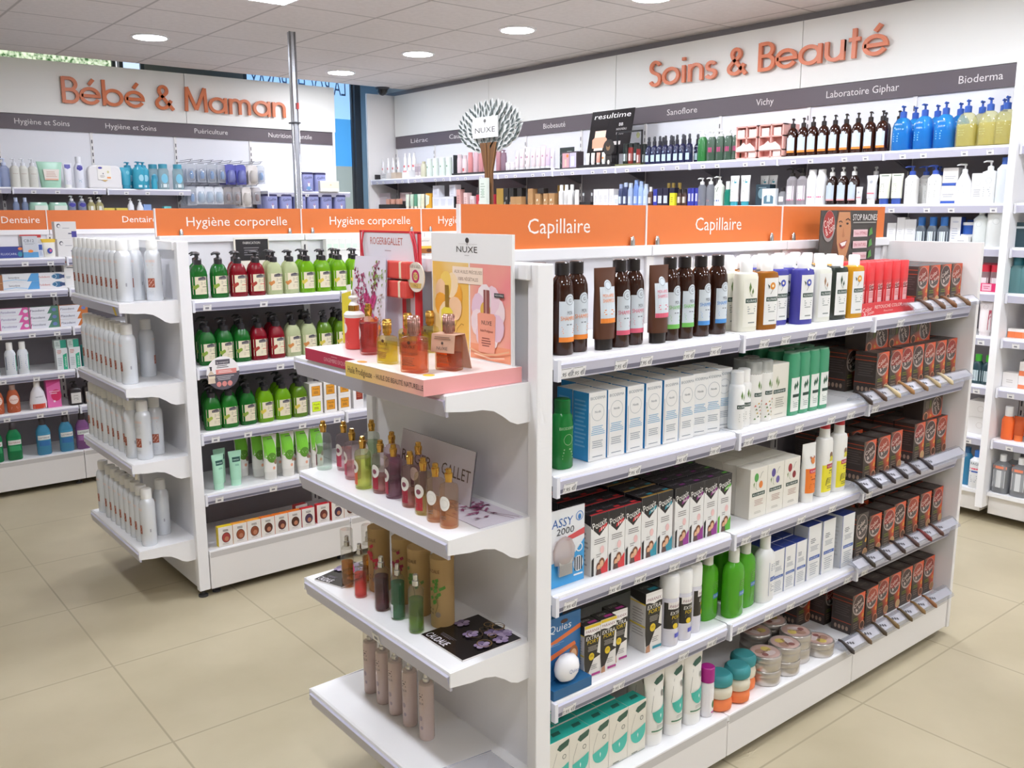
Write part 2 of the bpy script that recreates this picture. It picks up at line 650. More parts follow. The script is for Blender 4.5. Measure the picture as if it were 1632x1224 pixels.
# ------------------------------------------------------------------ shelving parts
def shelf_part(parent, L, depth, loc, rz, tags=(), joint_l=True, price=None, slot=True, brackets=False, rail=True, clip=True, yellow=None):
    """one shelf: local x along the front edge, y into the depth, top at z = 0"""
    s = MB()
    s.prism([(0, 0), (-.005, -.003), (-.006, -.010), (-.005, -.021), (0, -.024), (depth, -.024), (depth, 0)], 0, L, WHITE)
    if brackets:
        prof = [(-.008, -.001), (-.009, -.034), (.05, -.041), (.085, -.042), (.115, -.049), (.14, -.064), (.16, -.079), (.18, -.087), (depth, -.086), (depth, .003)]
        for a in (-.0045, L + .0005):
            s.prism(prof, a, a + .004, WHITE)
        art(s, lambda q, r, e: (-.0045 - e, q, r), [('r', .055, -.024, .085, -.019, M('#9a9aa0', .4)), ('c', .012, -.012, .002, .002, M('#8a8a90', .4)), ('c', .2, -.05, .0028, .0028, M('#77777c', .4))])
    so = s.build('shelf', parent, loc, rz)
    if rail:
        r = MB()
        r.prism([(-.0062, -.010), (-.012, -.0125), (-.004, -.047), (.002, -.047), (.002, -.024)], .003, L - .003, RAIL)
        def on(q, t, e):
            k = t / .034
            return (q, -.012 + .008 * k - e, -.0125 - t)
        if slot:
            art(r, on, [('r', .006, .031, L - .006, .021, SLOT)], .0003)
        r.build('price_rail', so)
        for q in tags:
            g = MB()
            w = .021 if price else .017
            art(g, on, [('r', q - w, .033, q + w, .009, TAGW), ('l', q - w * .9, .0125, q + w * .9, .010, 1, INK)] , .0012)
            if price:
                art(g, lambda a, b, e: on(a, .029 - b, e), [('t', q - .004, 0, .010, price, None, 0, INK), ('r', q + w * .6, .0, q + w * .85, .014, M('#b8b8c0', .5))], .0018)
            else:
                art(g, on, [('r', q - w * .5, .027, q + w * .4, .019, M('#8c8c96', .5))], .0018)
            if yellow and q == yellow:
                g = MB()
                art(g, on, [('r', q - .012, .036, q + .012, .002, M('#e8c63c', .5))], .0012)
            g.build('price_tag', so)
        if clip:
            c = MB()
            c.box(-.0012, .009, -.0145, .0, -.05, -.002, M('#e9e9f0', .25))
            c.build('end_clip', so)
    return so


def upright(parent, x, y, z0, z1, rz=0., w=.03):
    u = MB()
    u.box(-w / 2, w / 2, -.004, .004, z0, z1, WHITE2)
    n = int((z1 - z0) / .05)
    art(u, flat(-.004), [('r', -.0035, z0 + .05 * i + .012, .0035, z0 + .05 * i + .040, M('#46434a', .5)) for i in range(n)], .0004)
    return u.build('upright', parent, (x, y, 0), rz)


GREYBACK = M('#8d878c', .55)


def gondola(label, X0, Y0, nb, zs, zbase, hp, tagsets, price=None, end_far=True, backz=None):
    """double-sided run of bays, front face at Y0, centre at Y0 + .3645"""
    t = thing('shelving_gondola', label, 'shelving', (X0, Y0, 0))
    L = .665 * nb
    P = lambda mb_, n, **k: mb_.build(n, t, **k)
    ymid = .3645
    # back panels: light on the top bay, grey below the first shelf
    for b in range(nb):
        mb = MB()
        a0, a1 = .665 * b + .0015, .665 * (b + 1) - .0015
        mb.box(a0, a1, ymid - .012, ymid + .012, zs[0], hp - .03, M('#e9e8ec', .4))
        mb.box(a0, a1, ymid - .012, ymid + .012, zbase, zs[0], GREYBACK)
        P(mb, 'back_panel')
        mb = MB()
        mb.box(a0, a1, ymid - .028, ymid + .028, hp - .03, hp, WHITE)
        P(mb, 'top_rail', bevel=.003)
        for side in (0, 1):
            mb = MB()
            if side == 0:
                mb.box(a0, a1, .0, ymid - .012, zbase - .02, zbase, WHITE)
                mb.box(a0, a1, -.0, .018, .034, zbase - .022, WHITE2)
                art(mb, flat(0), [('r', a0 + .004, zbase - .03, a1 - .004, zbase - .006, M('#c9c6c4', .4))])
            else:
                mb.box(a0, a1, ymid + .012, 2 * ymid, zbase - .02, zbase, WHITE)
                mb.box(a0, a1, 2 * ymid - .018, 2 * ymid, .034, zbase - .022, WHITE2)
            P(mb, 'base_unit', bevel=.002)
    for b in range(nb + 1):
        upright(t, .665 * b + (.017 if b == 0 else -.017 if b == nb else 0), ymid - .0165, zbase, hp - .031)
        for yy in (.05, 2 * ymid - .05):
            mb = MB()
            mb.loft([(.018, .018, 0), (.018, .018, .008), (.007, .007, .012), (.006, .006, .04)], M('#55555a', .3), 14, (.665 * b + (.04 if b == 0 else -.03), yy))
            P(mb, 'levelling_foot')
    for i, z in enumerate(zs):
        for b in range(nb):
            shelf_part(t, .659, ymid - .013 - .022, (.665 * b + .003, .022, z), 0, tagsets.get((i, b), ()), price=price)
    # shelves on the hidden side
    for z in zs[:2]:
        for b in range(nb):
            shelf_part(t, .659, ymid - .035, (.665 * (b + 1) - .003, 2 * ymid - .022, z), PI, rail=False)
    if end_far:
        mb = MB()
        mb.box(L + .002, L + .022, -.004, 2 * ymid + .004, .03, hp - .012, WHITE2)
        P(mb, 'end_panel', bevel=.002)
    return t


def endcap(label, X0, Y0, zs, tagz, yellow=None, zend=1.474):
    """end unit: slab panel with deep-set back and shelves reaching toward -X"""
    t = thing('endcap_shelving', label, 'shelving', (X0, Y0, 0))
    mb = MB()
    for a, b in ((0, .032), (.697, .729)):
        mb.box(0, .046, a, b, .034, zend, WHITE)
    mb.box(.0, .046, .032, .697, zend - .02, zend, WHITE)
    mb.box(-.012, .0, .02, .709, zend - .034, zend, WHITE)
    mb.build('end_panel', t, bevel=.0025)
    mb = MB()
    mb.box(.012, .03, .032, .697, .034, zend - .02, M('#eeedf0', .4))
    mb.build('back_panel', t)
    for i, z in enumerate(zs):
        shelf_part(t, .674, .227, (-.215, .702, z), WW, tagz.get(i, ()), slot=False, brackets=True, clip=False, yellow=yellow if i == 0 else None)
    for yy in (.03, .7):
        mb = MB()
        mb.loft([(.02, .02, 0), (.02, .02, .008), (.007, .007, .013), (.006, .006, .04)], M('#3a3a3e', .35), 14, (.024, yy))
        mb.build('levelling_foot', t)
    return t


AZ = (1.263, .995, .707, .439)
AB = .165
tg = {(0, 0): (.03, .068, .205, .292, .45, .555), (0, 1): (.1, .2, .33, .43, .53), (0, 2): (.17, .5),
      (1, 0): (.045, .26, .435, .57), (1, 1): (.05, .16, .29, .57, .46), (1, 2): (.05,),
      (2, 0): (.05, .2, .29, .42, .53), (2, 1): (.06, .15, .33, .5), (2, 2): (.05,),
      (3, 0): (.05, .22, .47, .59), (3, 1): (.06, .19, .3, .48, .62), (3, 2): (.06,)}
gondola('white shelving run of three bays under the large orange hair signs', .0624, .0, 3, AZ, AB, 1.489, tg, '7,95 €')
endcap('white end unit with perfume shelves, on the nearest gondola', .0, .003, (1.217, .9095, .6088, .2812), {2: (.37,)})
BZ = (1.244, .972, .700, .442)
BB = .20
tgb = {(i, 0): q for i, q in enumerate(((.06, .3), (.1, .36), (.06, .2, .45, .62), (.06, .3, .5)))}
gondola('white shelving run under the body care signs, full of soap pumps', .035, 2.118, 3, BZ, BB, 1.489, tgb)
endcap('white end unit full of white spray cans, on the middle gondola', -.0125, 2.1215, (1.244, .917, .6116, .2561), {0: (.62,)}, .62)
CZ_ = (1.34, 1.163, .940, .690, .475)
tgc = {(i, b): (.1, .28, .45, .58) for i in range(5) for b in range(4)}
gondola('white shelving run under the dental care signs at the far left', -1.245, 4.19, 4, CZ_, .205, 1.489, tgc)


# ------------------------------------------------------------------ orange signs standing on the top rails
def sign(label, X0, yc, word=None, tx=None, tw=None, w=.659, th=.041, clips=(.16, .56)):
    t = thing('aisle_sign', label, 'sign', (X0, yc, 1.489))
    mb = MB()
    mb.box(0, w, -.003, .003, -.0045, .1135, ORANGE)
    if word:
        art(mb, flat(-.003), [('t', tx - X0, .039, th, word, tw, 0, M('#f7ece4', .5))], .0005)
    mb.build('panel', t)
    mb = MB()
    mb.box(-.006, -.0005, -.006, .006, -.0045, .1135, M('#efe6e2', .35))
    mb.build('edge_strip', t)
    for q in clips:
        mb = MB()
        mb.loft([(.010, .006, 0), (.009, .005, .016), (.004, .003, .026)], CHROME, 12, (q, -.010))
        mb.build('clip', t)
    return t


xs = [0.277, 0.5, 0.945, 1.171]
sign('long orange sign reading Capillaire at the near end of the gondola', .0624, .3645, 'Capillaire', (xs[0] + xs[1]) / 2, xs[1] - xs[0], clips=(.6,))
sign('orange sign reading Capillaire, the middle one of its run', .7274, .3645, 'Capillaire', (xs[2] + xs[3]) / 2, xs[3] - xs[2], clips=(.04, .6))
sign('blank orange sign behind the poster of a smiling woman', 1.3924, .3645, clips=(.06,))
xs = [0.163, 0.626, 0.844, 1.296, 1.512, 1.893]
sign('orange sign reading Hygiène corporelle beside the white end unit', .035, 2.4825, 'Hygiène corporelle', (xs[0] + xs[1]) / 2, xs[1] - xs[0], clips=(.1, .6))
sign('orange sign reading Hygiène corporelle behind the pink bag display', .70, 2.4825, 'Hygiène corporelle', (xs[2] + xs[3]) / 2, xs[3] - xs[2], clips=(.05, .6))
sign('orange sign half hidden behind the nearest Capillaire sign', 1.365, 2.4825, 'Hygiène corporelle', 1.365 + .33, xs[3] - xs[2], clips=(.05, .6))
xs = [-0.159, 0.043, 0.514, 0.723]
sign('orange sign reading Dentaire at the left edge', -.58, 4.5545, 'Dentaire', (xs[0] + xs[1]) / 2, xs[1] - xs[0], clips=(.3,))
sign('orange sign reading Dentaire touching the body care sign', .085, 4.5545, 'Dentaire', (xs[2] + xs[3]) / 2, xs[3] - xs[2], clips=(.1,))
sign('orange dental sign hidden behind the body care signs', .75, 4.5545, 'Dentaire', 1.1, xs[3] - xs[2])
# ------------------------------------------------------------------ product builders
def pump_head(mb, z, m, r=.012, stem=.022, noz=.03, d=(-1, 0), collar=.014):
    """screw collar, stem and flat nozzle"""
    mb.loft([(r, r, z), (r, r, z + collar), (r * .5, r * .5, z + collar + .004)], m, 14)
    mb.loft([(r * .32, r * .32, z + collar), (r * .32, r * .32, z + collar + stem)], m, 10)
    zt = z + collar + stem
    mb.loft([(r * .6, r * .6, zt), (r * .68, r * .68, zt + .006), (r * .4, r * .4, zt + .009)], m, 12)
    dx, dy = d
    mb.tube([(0, 0, zt + .005), (dx * noz * .6, dy * noz * .6, zt + .006), (dx * noz, dy * noz, zt + .001)], .0042, m, 8, (1.2, 1, .7))


def bottle(name, secs, body, cap=None, labels=(), caps=None, cat='bottle', lcurve=.13, liquid=None, parts=True, n=24):
    """caps: list of (part name, material, builder(mb, material))"""
    p = Proto(name, cat)
    mb = MB()
    mb.loft(secs, body, n)
    if labels and not parts:
        art(mb, onbody(secs), labels, curved=secs[0][0] * lcurve)
    p.part('body', mb)
    if liquid:
        mb = MB()
        mb.loft(liquid[0], liquid[1], n)
        p.part('liquid', mb)
    if labels and parts:
        mb = MB()
        art(mb, onbody(secs), labels, curved=secs[0][0] * lcurve)
        p.part('label', mb)
    for nm, m, fn in caps or ():
        mb = MB()
        fn(mb, m)
        p.part(nm, mb)
    return p


def capf(r, z0, z1, ry=None, rib=True):
    def f(mb, m):
        q = ry or r
        b = min(.0025, r * .2)
        mb.loft([(r, q, z0), (r, q, z1 - b), (r - b, q - b, z1)], m, 20)
    return f


def pumpf(z, r=.012, stem=.022, noz=.03, d=(-1, 0), collar=.014):
    return lambda mb, m: pump_head(mb, z, m, r, stem, noz, d, collar)


def sprayf(z, r=.008, h=.03):
    def f(mb, m):
        mb.loft([(r, r, z), (r, r, z + h * .45), (r * .72, r * .72, z + h * .5), (r * .72, r * .72, z + h * .92), (r * .5, r * .5, z + h)], m, 14)
        mb.box(-r * .25, r * .25, -r * .95, 0, z + h * .72, z + h * .82, m)
    return f


def carton(name, w, d, h, m, front=(), left=(), top=None, topart=(), leftm=None, right=(), rightm=None, cat='carton', backm=None):
    mb = MB()
    mb.box(-w / 2, w / 2, 0, d, 0, h, m, top=top, left=leftm, right=rightm)
    art(mb, flat(0), front)
    art(mb, leftside(-w / 2), left)
    art(mb, rightside(w / 2), right)
    art(mb, topside(h), topart)
    return Proto.single(name, cat, mb, bevel=.0012)


def tube_up(name, w, d, h, m, capm, caph, labels=(), topw=None, cat='tube', sealed=None, capr=.8):
    """tube standing on its cap, crimped flat at the top"""
    tw = (topw or w * 1.12) / 2
    secs = [(w / 2 * .96, d / 2, caph, 2.0), (w / 2 * .98, d / 2 * .94, caph + (h - caph) * .35, 2.0), (w / 2 * 1.02, d / 2 * .62, caph + (h - caph) * .7, 2.0), (tw, .0022, h - .012, 2.0), (tw, .0016, h, 2.0)]
    p = Proto(name, cat)
    mb = MB()
    mb.loft(secs, m, 24)
    p.part('body', mb)
    mb = MB()
    mb.loft([(w / 2 * capr, d / 2 * capr, 0), (w / 2 * capr * 1.03, d / 2 * capr * 1.03, caph), ], capm, 24)
    p.part('cap', mb)
    if labels:
        mb = MB()
        fl = [(a, b, z, 2.6) for a, b, z, _ in secs]
        def mp(s, t, e):
            a, b = secs[0], secs[-1]
            for u, v in zip(secs, secs[1:]):
                if u[2] <= t <= v[2]:
                    a, b = u, v
                    break
            k = max(0, min(1, (t - a[2]) / (b[2] - a[2])))
            rx, ry = a[0] + (b[0] - a[0]) * k, a[1] + (b[1] - a[1]) * k
            x = max(-.985 * rx, min(.985 * rx, s))
            return (x, -ry * math.sqrt(1 - (x / rx) ** 2) - e * 1.6, t)
        art(mb, mp, labels, .0006, curved=w * .12)
        p.part('label', mb)
    return p


def amber_label(w, z0, z1, band, hot, seal=True):
    P_ = M('#d4dce3', .5)
    it = [('r', -w / 2, z0, w / 2, z1, P_)]
    if seal:
        it += [('c', 0, z1 + .002, .0125, .0145, P_), ('g', 0, z1 + .002, .0105, .0014, M('#8f979e', .5)), ('t', 0, z1 - .002, .008, 'G', None, 0, M('#3c4046', .5))]
    it += [('r', -w / 2, z0, w / 2, z0 + .011, band),
           ('t', 0, z1 - .030, .009, 'MON', .014, 0, M('#5a6068', .5)), ('t', 0, z1 - .043, .010, 'SHAMPOO', w * .86, 0, hot),
           ('l', -w * .2, z1 - .056, w * .2, z1 - .050, 1, M('#7a828a', .5)), ('l', -w * .4, z0 + .018, w * .4, z0 + .036, 4, hot)]
    return it


AMBER = M('#34190f', .1)
DARKCAP = M('#221b1a', .3)
hues = dict(orange='#f08a32', pink='#df6079', green='#74c159', blue='#4d92d6')
PA = {}
for nm, hx in hues.items():
    sec = [(.0255, .0255, 0), (.0275, .0275, .004), (.0275, .0275, .140), (.0262, .0262, .156), (.0215, .0215, .170), (.0150, .0150, .178), (.0140, .0140, .182)]
    PA[nm] = bottle('shampoo_bottle', sec, AMBER, labels=amber_label(.052, .030, .122, M(hx, .5), M(hx, .6)), caps=[('cap', DARKCAP, capf(.0165, .180, .209))])
    if nm in ('orange', 'pink'):
        PA[nm + '_tube'] = tube_up('hair_mask_tube', .062, .042, .192, M('#5a3524', .3), DARKCAP, .026, [('r', -.024, .064, .024, .148, M('#d4dce3', .5)), ('c', 0, .151, .0115, .013, M('#d4dce3', .5)), ('g', 0, .151, .0095, .0013, M('#8f979e', .5)), ('r', -.024, .064, .024, .075, M(hx, .5)), ('t', 0, .124, .008, 'MON APRÈS', .036, 0, M(hx, .5)), ('t', 0, .112, .009, 'SHAMPOO', .036, 0, M(hx, .5)), ('l', -.018, .082, .018, .096, 3, M(hx, .6))], topw=.070)


def shelfA(i, ys):
    return AZ[i] if i < 4 else AB


tA = 'from the near end post, on the top shelf'
z = AZ[0]
x = [0.077, 0.131, 0.19]
row(PA['orange'], [(x[0], .085, z), (x[1], .07, z), (x[2], .085, z)], 0, 'brown shampoo bottle with orange band', 'from the near end post', 'orange banded shampoos')
x = [0.26, 0.328, 0.382, 0.434, 0.495, 0.558, 0.624, 0.694]
put(PA['orange_tube'], (x[0], .06, z), 0, 'brown hair mask tube with orange band standing on its black cap')
row(PA['pink'], [(x[1], .075, z), (x[2], .08, z)], 0, 'brown shampoo bottle with pink band', 'from the near end post', 'pink banded shampoos')
put(PA['pink_tube'], (x[3], .055, z), 0, 'brown hair mask tube with pink band among shampoo bottles')
row(PA['green'], [(x[4], .075, z), (x[5], .075, z)], 0, 'brown shampoo bottle with green band', 'from the near end post', 'green banded shampoos')
row(PA['blue'], [(x[6], .075, z), (x[7], .075, z)], 0, 'brown shampoo bottle with blue band', 'from the near end post', 'blue banded shampoos')

# flat herbal shampoo bottles with white caps
DG = M('#1f4034', .45)


def herb(col, ink, liquid=True, lab='#e9e9e6', motif='leaf', hot='#5f7a3a'):
    sec = [(.034, .021, 0, 3.2), (.0355, .0225, .004, 3.2), (.0355, .0225, .146, 3.2), (.033, .0205, .156, 3.0), (.019, .0165, .160, 2.2)]
    L_ = M(lab, .5)
    it = [('r', -.026, .014, .026, .142, L_), ('r', -.020, .078, .024, .090, DG), ('t', .002, .0805, .007, 'KLORANE', .036, 0, M('#eef0ec', .5)),
          ('l', -.014, .046, .02, .070, 4, M('#9aa09c', .5)), ('l', -.01, .02, .018, .028, 1, M('#8a908c', .5))]
    h = M(hot, .5)
    it += [('p', [(-.006, .104), (-.010, .120), (-.006, .134), (-.001, .120)], h), ('p', [(.004, .100), (.001, .108), (.005, .118), (.008, .108)], h), ('k', [(-.005, .104), (.002, .094), (.004, .1)], .0012, M('#3c4a30', .5))] if motif == 'leaf' else \
        [('c', .002, .120, .010, .010, h), ('c', .002, .120, .004, .004, M('#f4e6c8', .5)), ('k', [(.002, .11), (-.006, .098)], .0012, M('#44463c', .5)), ('p', [(-.012, .112), (-.018, .126), (-.010, .120)], M('#2d3a2c', .5))]
    return bottle('herbal_shampoo', sec, col, labels=it, caps=[('cap', CAPW, lambda mb, m: mb.loft([(.0185, .0155, .159), (.0185, .0155, .188), (.0165, .0135, .191)], m, 20))])


HB = {'cream': herb(M('#e9e7d6', .25), 0, lab='#eceadd'), 'honey': herb(G('#b9762a', .75), 0, motif='flower', hot='#d88a2c'), 'black': herb(M('#2b2b33', .2), 0, hot='#8c3a48'),
      'violet': herb(G('#5a58b8', .85), 0, motif='flower', hot='#4a58b4'), 'dark': herb(M('#2c332d', .2), 0, hot='#2f4a36'), 'yellow': herb(G('#eeb02c', .9), 0, motif='flower', hot='#e0a02c'), 'pale': herb(M('#e6e6da', .25), 0, hot='#a07a5c')}
x = [0.792, 0.875, 0.925, 0.979, 1.048, 1.151, 1.239, 1.331]
seq = ['cream', 'honey', 'black', 'violet', 'violet', 'pale', 'dark', 'yellow']
nmz = ['cream herbal shampoo bottle with green leaf motif, next to the blue banded shampoo', 'honey brown herbal shampoo bottle with daisy label, beside the cream one', 'black herbal shampoo bottle half hidden behind the honey brown one',
       'violet herbal shampoo bottle partly behind its twin', 'violet herbal shampoo bottle with blue flower label, the front one', 'ivory herbal shampoo bottle between the violet and dark ones', 'dark green herbal shampoo bottle with leaf label', 'yellow herbal shampoo bottle next to the red tray']
for i, (k, lab) in enumerate(zip(seq, nmz)):
    put(HB[k], (x[i], .06 + (.03 if i in (2, 3) else 0), z), -.12, lab)
for r_, yy in enumerate((.115, .165, .215, .265)):
    for i, k in enumerate(seq):
        if i in (2, 3) and r_ == 0:
            continue
        nm_ = {'cream': 'cream', 'honey': 'honey brown', 'black': 'black', 'violet': 'violet', 'pale': 'ivory', 'dark': 'dark green', 'yellow': 'yellow'}[k]
        dx = x[i] + .006 * r_
        put(HB[k], (dx, yy + (.012 if i in (2, 3) else 0), z), -.12, nm_ + ' herbal shampoo bottle, row ' + ORD[r_ + 1] + ' from the front, only its white cap showing', 'white caps behind the herbal shampoos')

# red counter tray with touch-up sticks
RED = M('#d8343a', .4)
x0, x1 = [1.326, 1.675]
t = thing('display_tray', 'red counter tray printed RETOUCHE COLOR holding red touch-up sticks', 'display tray', ((x0 + x1) / 2, .03, z))
w_ = x1 - x0
TRAY = (x0 - .002, x1 + .002)
t.location.z += .0006
mb = MB()
mb.box(-w_ / 2, w_ / 2, 0, .17, 0, .003, RED)
mb.box(-w_ / 2, w_ / 2, 0, .003, .003, .040, RED).box(-w_ / 2, w_ / 2, .167, .17, .003, .09, RED)
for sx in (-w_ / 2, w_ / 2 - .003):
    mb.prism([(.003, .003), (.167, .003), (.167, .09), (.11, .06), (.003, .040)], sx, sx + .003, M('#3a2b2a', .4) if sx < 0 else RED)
mb.box(-w_ / 2 + .004, w_ / 2 - .004, .004, .166, .003, .026, M('#8a2228', .5))
art(mb, flat(0), [('R', -w_ * .34, .021, .014, 'Color', w_ * .16, .1, M('#f1d9d4', .5)), ('R', -w_ * .31, .009, .012, '& Soin', w_ * .17, .1, M('#f1d9d4', .5)), ('t', .01, .020, .011, 'RETOUCHE COLOR', w_ * .48, 0, M('#f3dfd9', .5)), ('t', .01, .008, .006, 'Racines', w_ * .16, 0, M('#eec2bc', .5)), ('l', w_ * .33, .014, w_ * .45, .024, 2, M('#e9a49e', .5))])
mb.build('tray', t)
mb = MB()
art(mb, leftside(-w_ / 2), [('t', -.03, .012, .016, 'S', None, 0, M('#e8dcd2', .5))], .0006)
mb.build('lettering', t)
st = Proto('touch_up_stick', 'hair product')
SR = M('#d93a40', .3)
mb = MB()
sec = [(.0225, .013, 0, 3.5), (.023, .0135, .003, 3.5), (.023, .0135, .080, 3.5)]
mb.loft(sec, SR, 20)
art(mb, onbody(sec), [('r', -.0205, .008, .0205, .050, M('#eab9bb', .5)), ('r', -.0205, .050, .0205, .066, M('#8f2026', .5)), ('R', .002, .068, .008, 'Color', .030, .15, M('#f0dcd6', .5)), ('R', .003, .059, .008, '& Soin', .030, .15, M('#f0dcd6', .5)), ('l', -.012, .026, .013, .046, 4, M('#c9686c', .5)), ('c', .0165, .010, .005, .007, M('#6e6a70', .5))], curved=.01)
st.part('body', mb)
mb = MB()
mb.loft([(.0233, .0138, .080, 3.5), (.0233, .0138, .136, 3.5), (.022, .0125, .138, 3.5)], M('#e2373c', .35), 20)
st.part('cap', mb)
xr = [x0 + .040 + .0525 * i for i in range(int((w_ - .075) / .0525) + 1)]
row(st, [(q, .055, z + .0268) for q in xr], 0, 'red touch-up stick at the front of the red tray', 'from the herbal shampoos', 'front touch-up sticks')
row(st, [(q, .088, z + .0268) for q in xr], 0, 'red touch-up stick in the second file of the tray', 'from the left', 'second touch-up sticks')
row(st, [(q, .121, z + .0268) for q in xr], 0, 'red touch-up stick in the back file of the tray', 'from the left', 'back touch-up sticks')

# hair colour cartons
BX = M('#463c39', .45)
OR2 = M('#c9512f', .45)
grad = D.materials.new('carton_red_blend')
grad.use_nodes = True
gn = grad.node_tree
gb = gn.nodes['Principled BSDF']
gtc = gn.nodes.new('ShaderNodeTexCoord')
gsp = gn.nodes.new('ShaderNodeSeparateXYZ')
gad = gn.nodes.new('ShaderNodeMath'); gad.operation = 'MULTIPLY_ADD'; gad.inputs[1].default_value = .35
grp = gn.nodes.new('ShaderNodeValToRGB')
gmr = gn.nodes.new('ShaderNodeMapRange'); gmr.inputs[1].default_value = -.005; gmr.inputs[2].default_value = .085
gn.links.new(gtc.outputs['Object'], gsp.inputs[0])
gn.links.new(gsp.outputs[2], gad.inputs[0]); gn.links.new(gsp.outputs[0], gad.inputs[2])
gn.links.new(gad.outputs[0], gmr.inputs[0]); gn.links.new(gmr.outputs[0], grp.inputs[0])
grp.color_ramp.elements[0].color = (*lin('#463a31'), 1); grp.color_ramp.elements[0].position = .2
grp.color_ramp.elements[1].color = (*lin('#d95a34'), 1); grp.color_ramp.elements[1].position = .62
gn.links.new(grp.outputs[0], gb.inputs['Base Color'])
gb.inputs['Roughness'].default_value = .4


def dyebox(w=.078, h=.140, d=.075, seal='#8c3a2e', tip='#b08a5c', name='hair_colour_carton', red=True):
    fr = grad if red else BX
    wht = M('#f0dfd4', .5)
    f = [('r', -w / 2, 0, w / 2, h, fr), ('c', 0, h * .71, w * .46, h * .265, M('#b9a9a0', .5)), ('c', 0, h * .73, w * .42, h * .235, M(seal, .5)),
         ('p', [(-w * .4, h * .64), (w * .4, h * .62), (w * .30, h * .535), (0, h * .485), (-w * .30, h * .54)], M('#5d5250', .5)),
         ('R', -w * .07, h * .775, h * .105, 'Color', w * .66, .42, wht), ('R', w * .07, h * .655, h * .10, '& Soin', w * .64, .42, wht),
         ('l', -w * .4, h * .30, w * .12, h * .40, 2, M('#7f8a2f', .5)), ('l', -w * .4, h * .10, w * .1, h * .27, 3, M('#8b7a6c', .5)),
         ('c', w * .36, h * .02 + .017, w * .2, .016, M('#d9a07c', .5)), ('c', w * .36, h * .02 + .017, w * .16, .013, M(tip, .5)),
         ('p', [(w * .28, h * .36), (w * .38, h * .46), (w * .46, h * .40), (w * .40, h * .34)], M('#d9a24a', .5))]
    f = [q for q in f]
    mb = MB()
    mb.box(-w / 2, w / 2, 0, d, 0, h, BX, right=OR2 if red else None)
    art(mb, flat(0), f)
    art(mb, leftside(-w / 2), [('r', -d, h * .90, 0, h * .915, OR2), ('r', -d, h * .80, 0, h * .815, OR2), ('l', -d * .85, h * .42, -d * .1, h * .76, 6, M('#5d5350', .5)), ('r', -d, h * .27, 0, h * .285, OR2)] + [('c', -d * (.2 + .19 * i), h * .13, .005, .008, M('#a88d7c', .5)) for i in range(4)])
    art(mb, topside(h), [('c', 0, d / 2, w * .3, d * .26, M('#5e5551', .5)), ('R', 0, d / 2, .009, 'Color & Soin', w * .5, 0, M('#8b7f78', .5))])
    return Proto.single(name, 'carton', mb, bevel=.001)


DY = [dyebox(), dyebox(seal='#a04632', tip='#7a4a34'), dyebox(seal='#4a3630', tip='#5d4032'), dyebox(seal='#93352c', tip='#c9a774')]
DYT = dyebox(w=.074, h=.162, d=.075, seal='#4a4340', red=False)


def spread(a, b, n):
    return [a + (b - a) * i / (n - 1) for i in range(n)]


def dyerow(us, y, z, rows, where, n0=0, dy=.079, plain=False):
    for r_ in range(rows):
        for i, xx in enumerate(us):
            lab = 'hair colour carton, ' + ORD[i] + ' from the left, ' + ('front row, ' if r_ == 0 else ORD[r_] + ' row behind, ') + where
            put(DY[(i * 3 + n0 + r_) % 4], (xx, y + dy * r_, z), random.uniform(-.02, .02), lab, 'hair colour cartons, ' + where)


x = spread(1.782, 2.018, 4)
dyerow(x, .055, AZ[0], 3, 'top hair colour shelf')
x = spread(1.520, 2.018, 7)
dyerow(x, .05, AZ[1], 3, 'second hair colour shelf', 1)
x = [1.478, 1.566, 1.657]
dyerow(x, .05, AZ[2], 3, 'third hair colour shelf', 2)
x = spread(1.860, 2.018, 3)
dyerow(x, .06, AZ[2], 3, 'third hair colour shelf, right block', 3)
x = spread([1.546][0], 2.01, 6)
dyerow(x, .05, AZ[3], 3, 'fourth hair colour shelf', 0)
put(DYT, ([1.462][0], .05, AZ[3]), 0, 'taller dark hair colour carton beside the white and blue cartons')
x = spread([1.498][0], 2.0, 7)
dyerow(x, .06, AB, 3, 'bottom hair colour shelf', 2)
# cartons lying on top of the rows and stored deeper
def lying(loc, rz, lab):
    o = put(DY[2], (min(loc[0], 1.985) - .07, loc[1], loc[2]), rz, lab)
    o.rotation_euler = (0, PI / 2, rz)
    return o


x = [1.565, 1.71, 1.855]
for i, q in enumerate(x):
    lying((q, .09, AZ[1] + .1412 + .0385), 0, 'dark hair colour carton lying on the second shelf rows, ' + ORD[i] + ' from the left')
x = [1.983]
lying((x[0] - .02, .075, AZ[2] + .1412 + .0385), 0, 'hair colour carton lying on top of the third shelf right block')
x = [1.325]
for i, q in enumerate(x):
    put(DY[i], (q, .235, AZ[1]), 0, 'hair colour carton stored deep behind the green shampoos')
x = [[1.498][0] - .09]
for i, q in enumerate(x):
    put(DY[i + 1], (q, .2, AB), 0, 'hair colour carton stored alone at the back of the bottom shelf')

# clear swatch holders with hair samples along the lips of the colour shelves
HAIR = ['#3a2c26', '#5a4030', '#c9b48a', '#a57a4c', '#8a6a4a', '#b9a47c', '#d0bf9a']
clearp = G('#eef0f6', .12, .03)


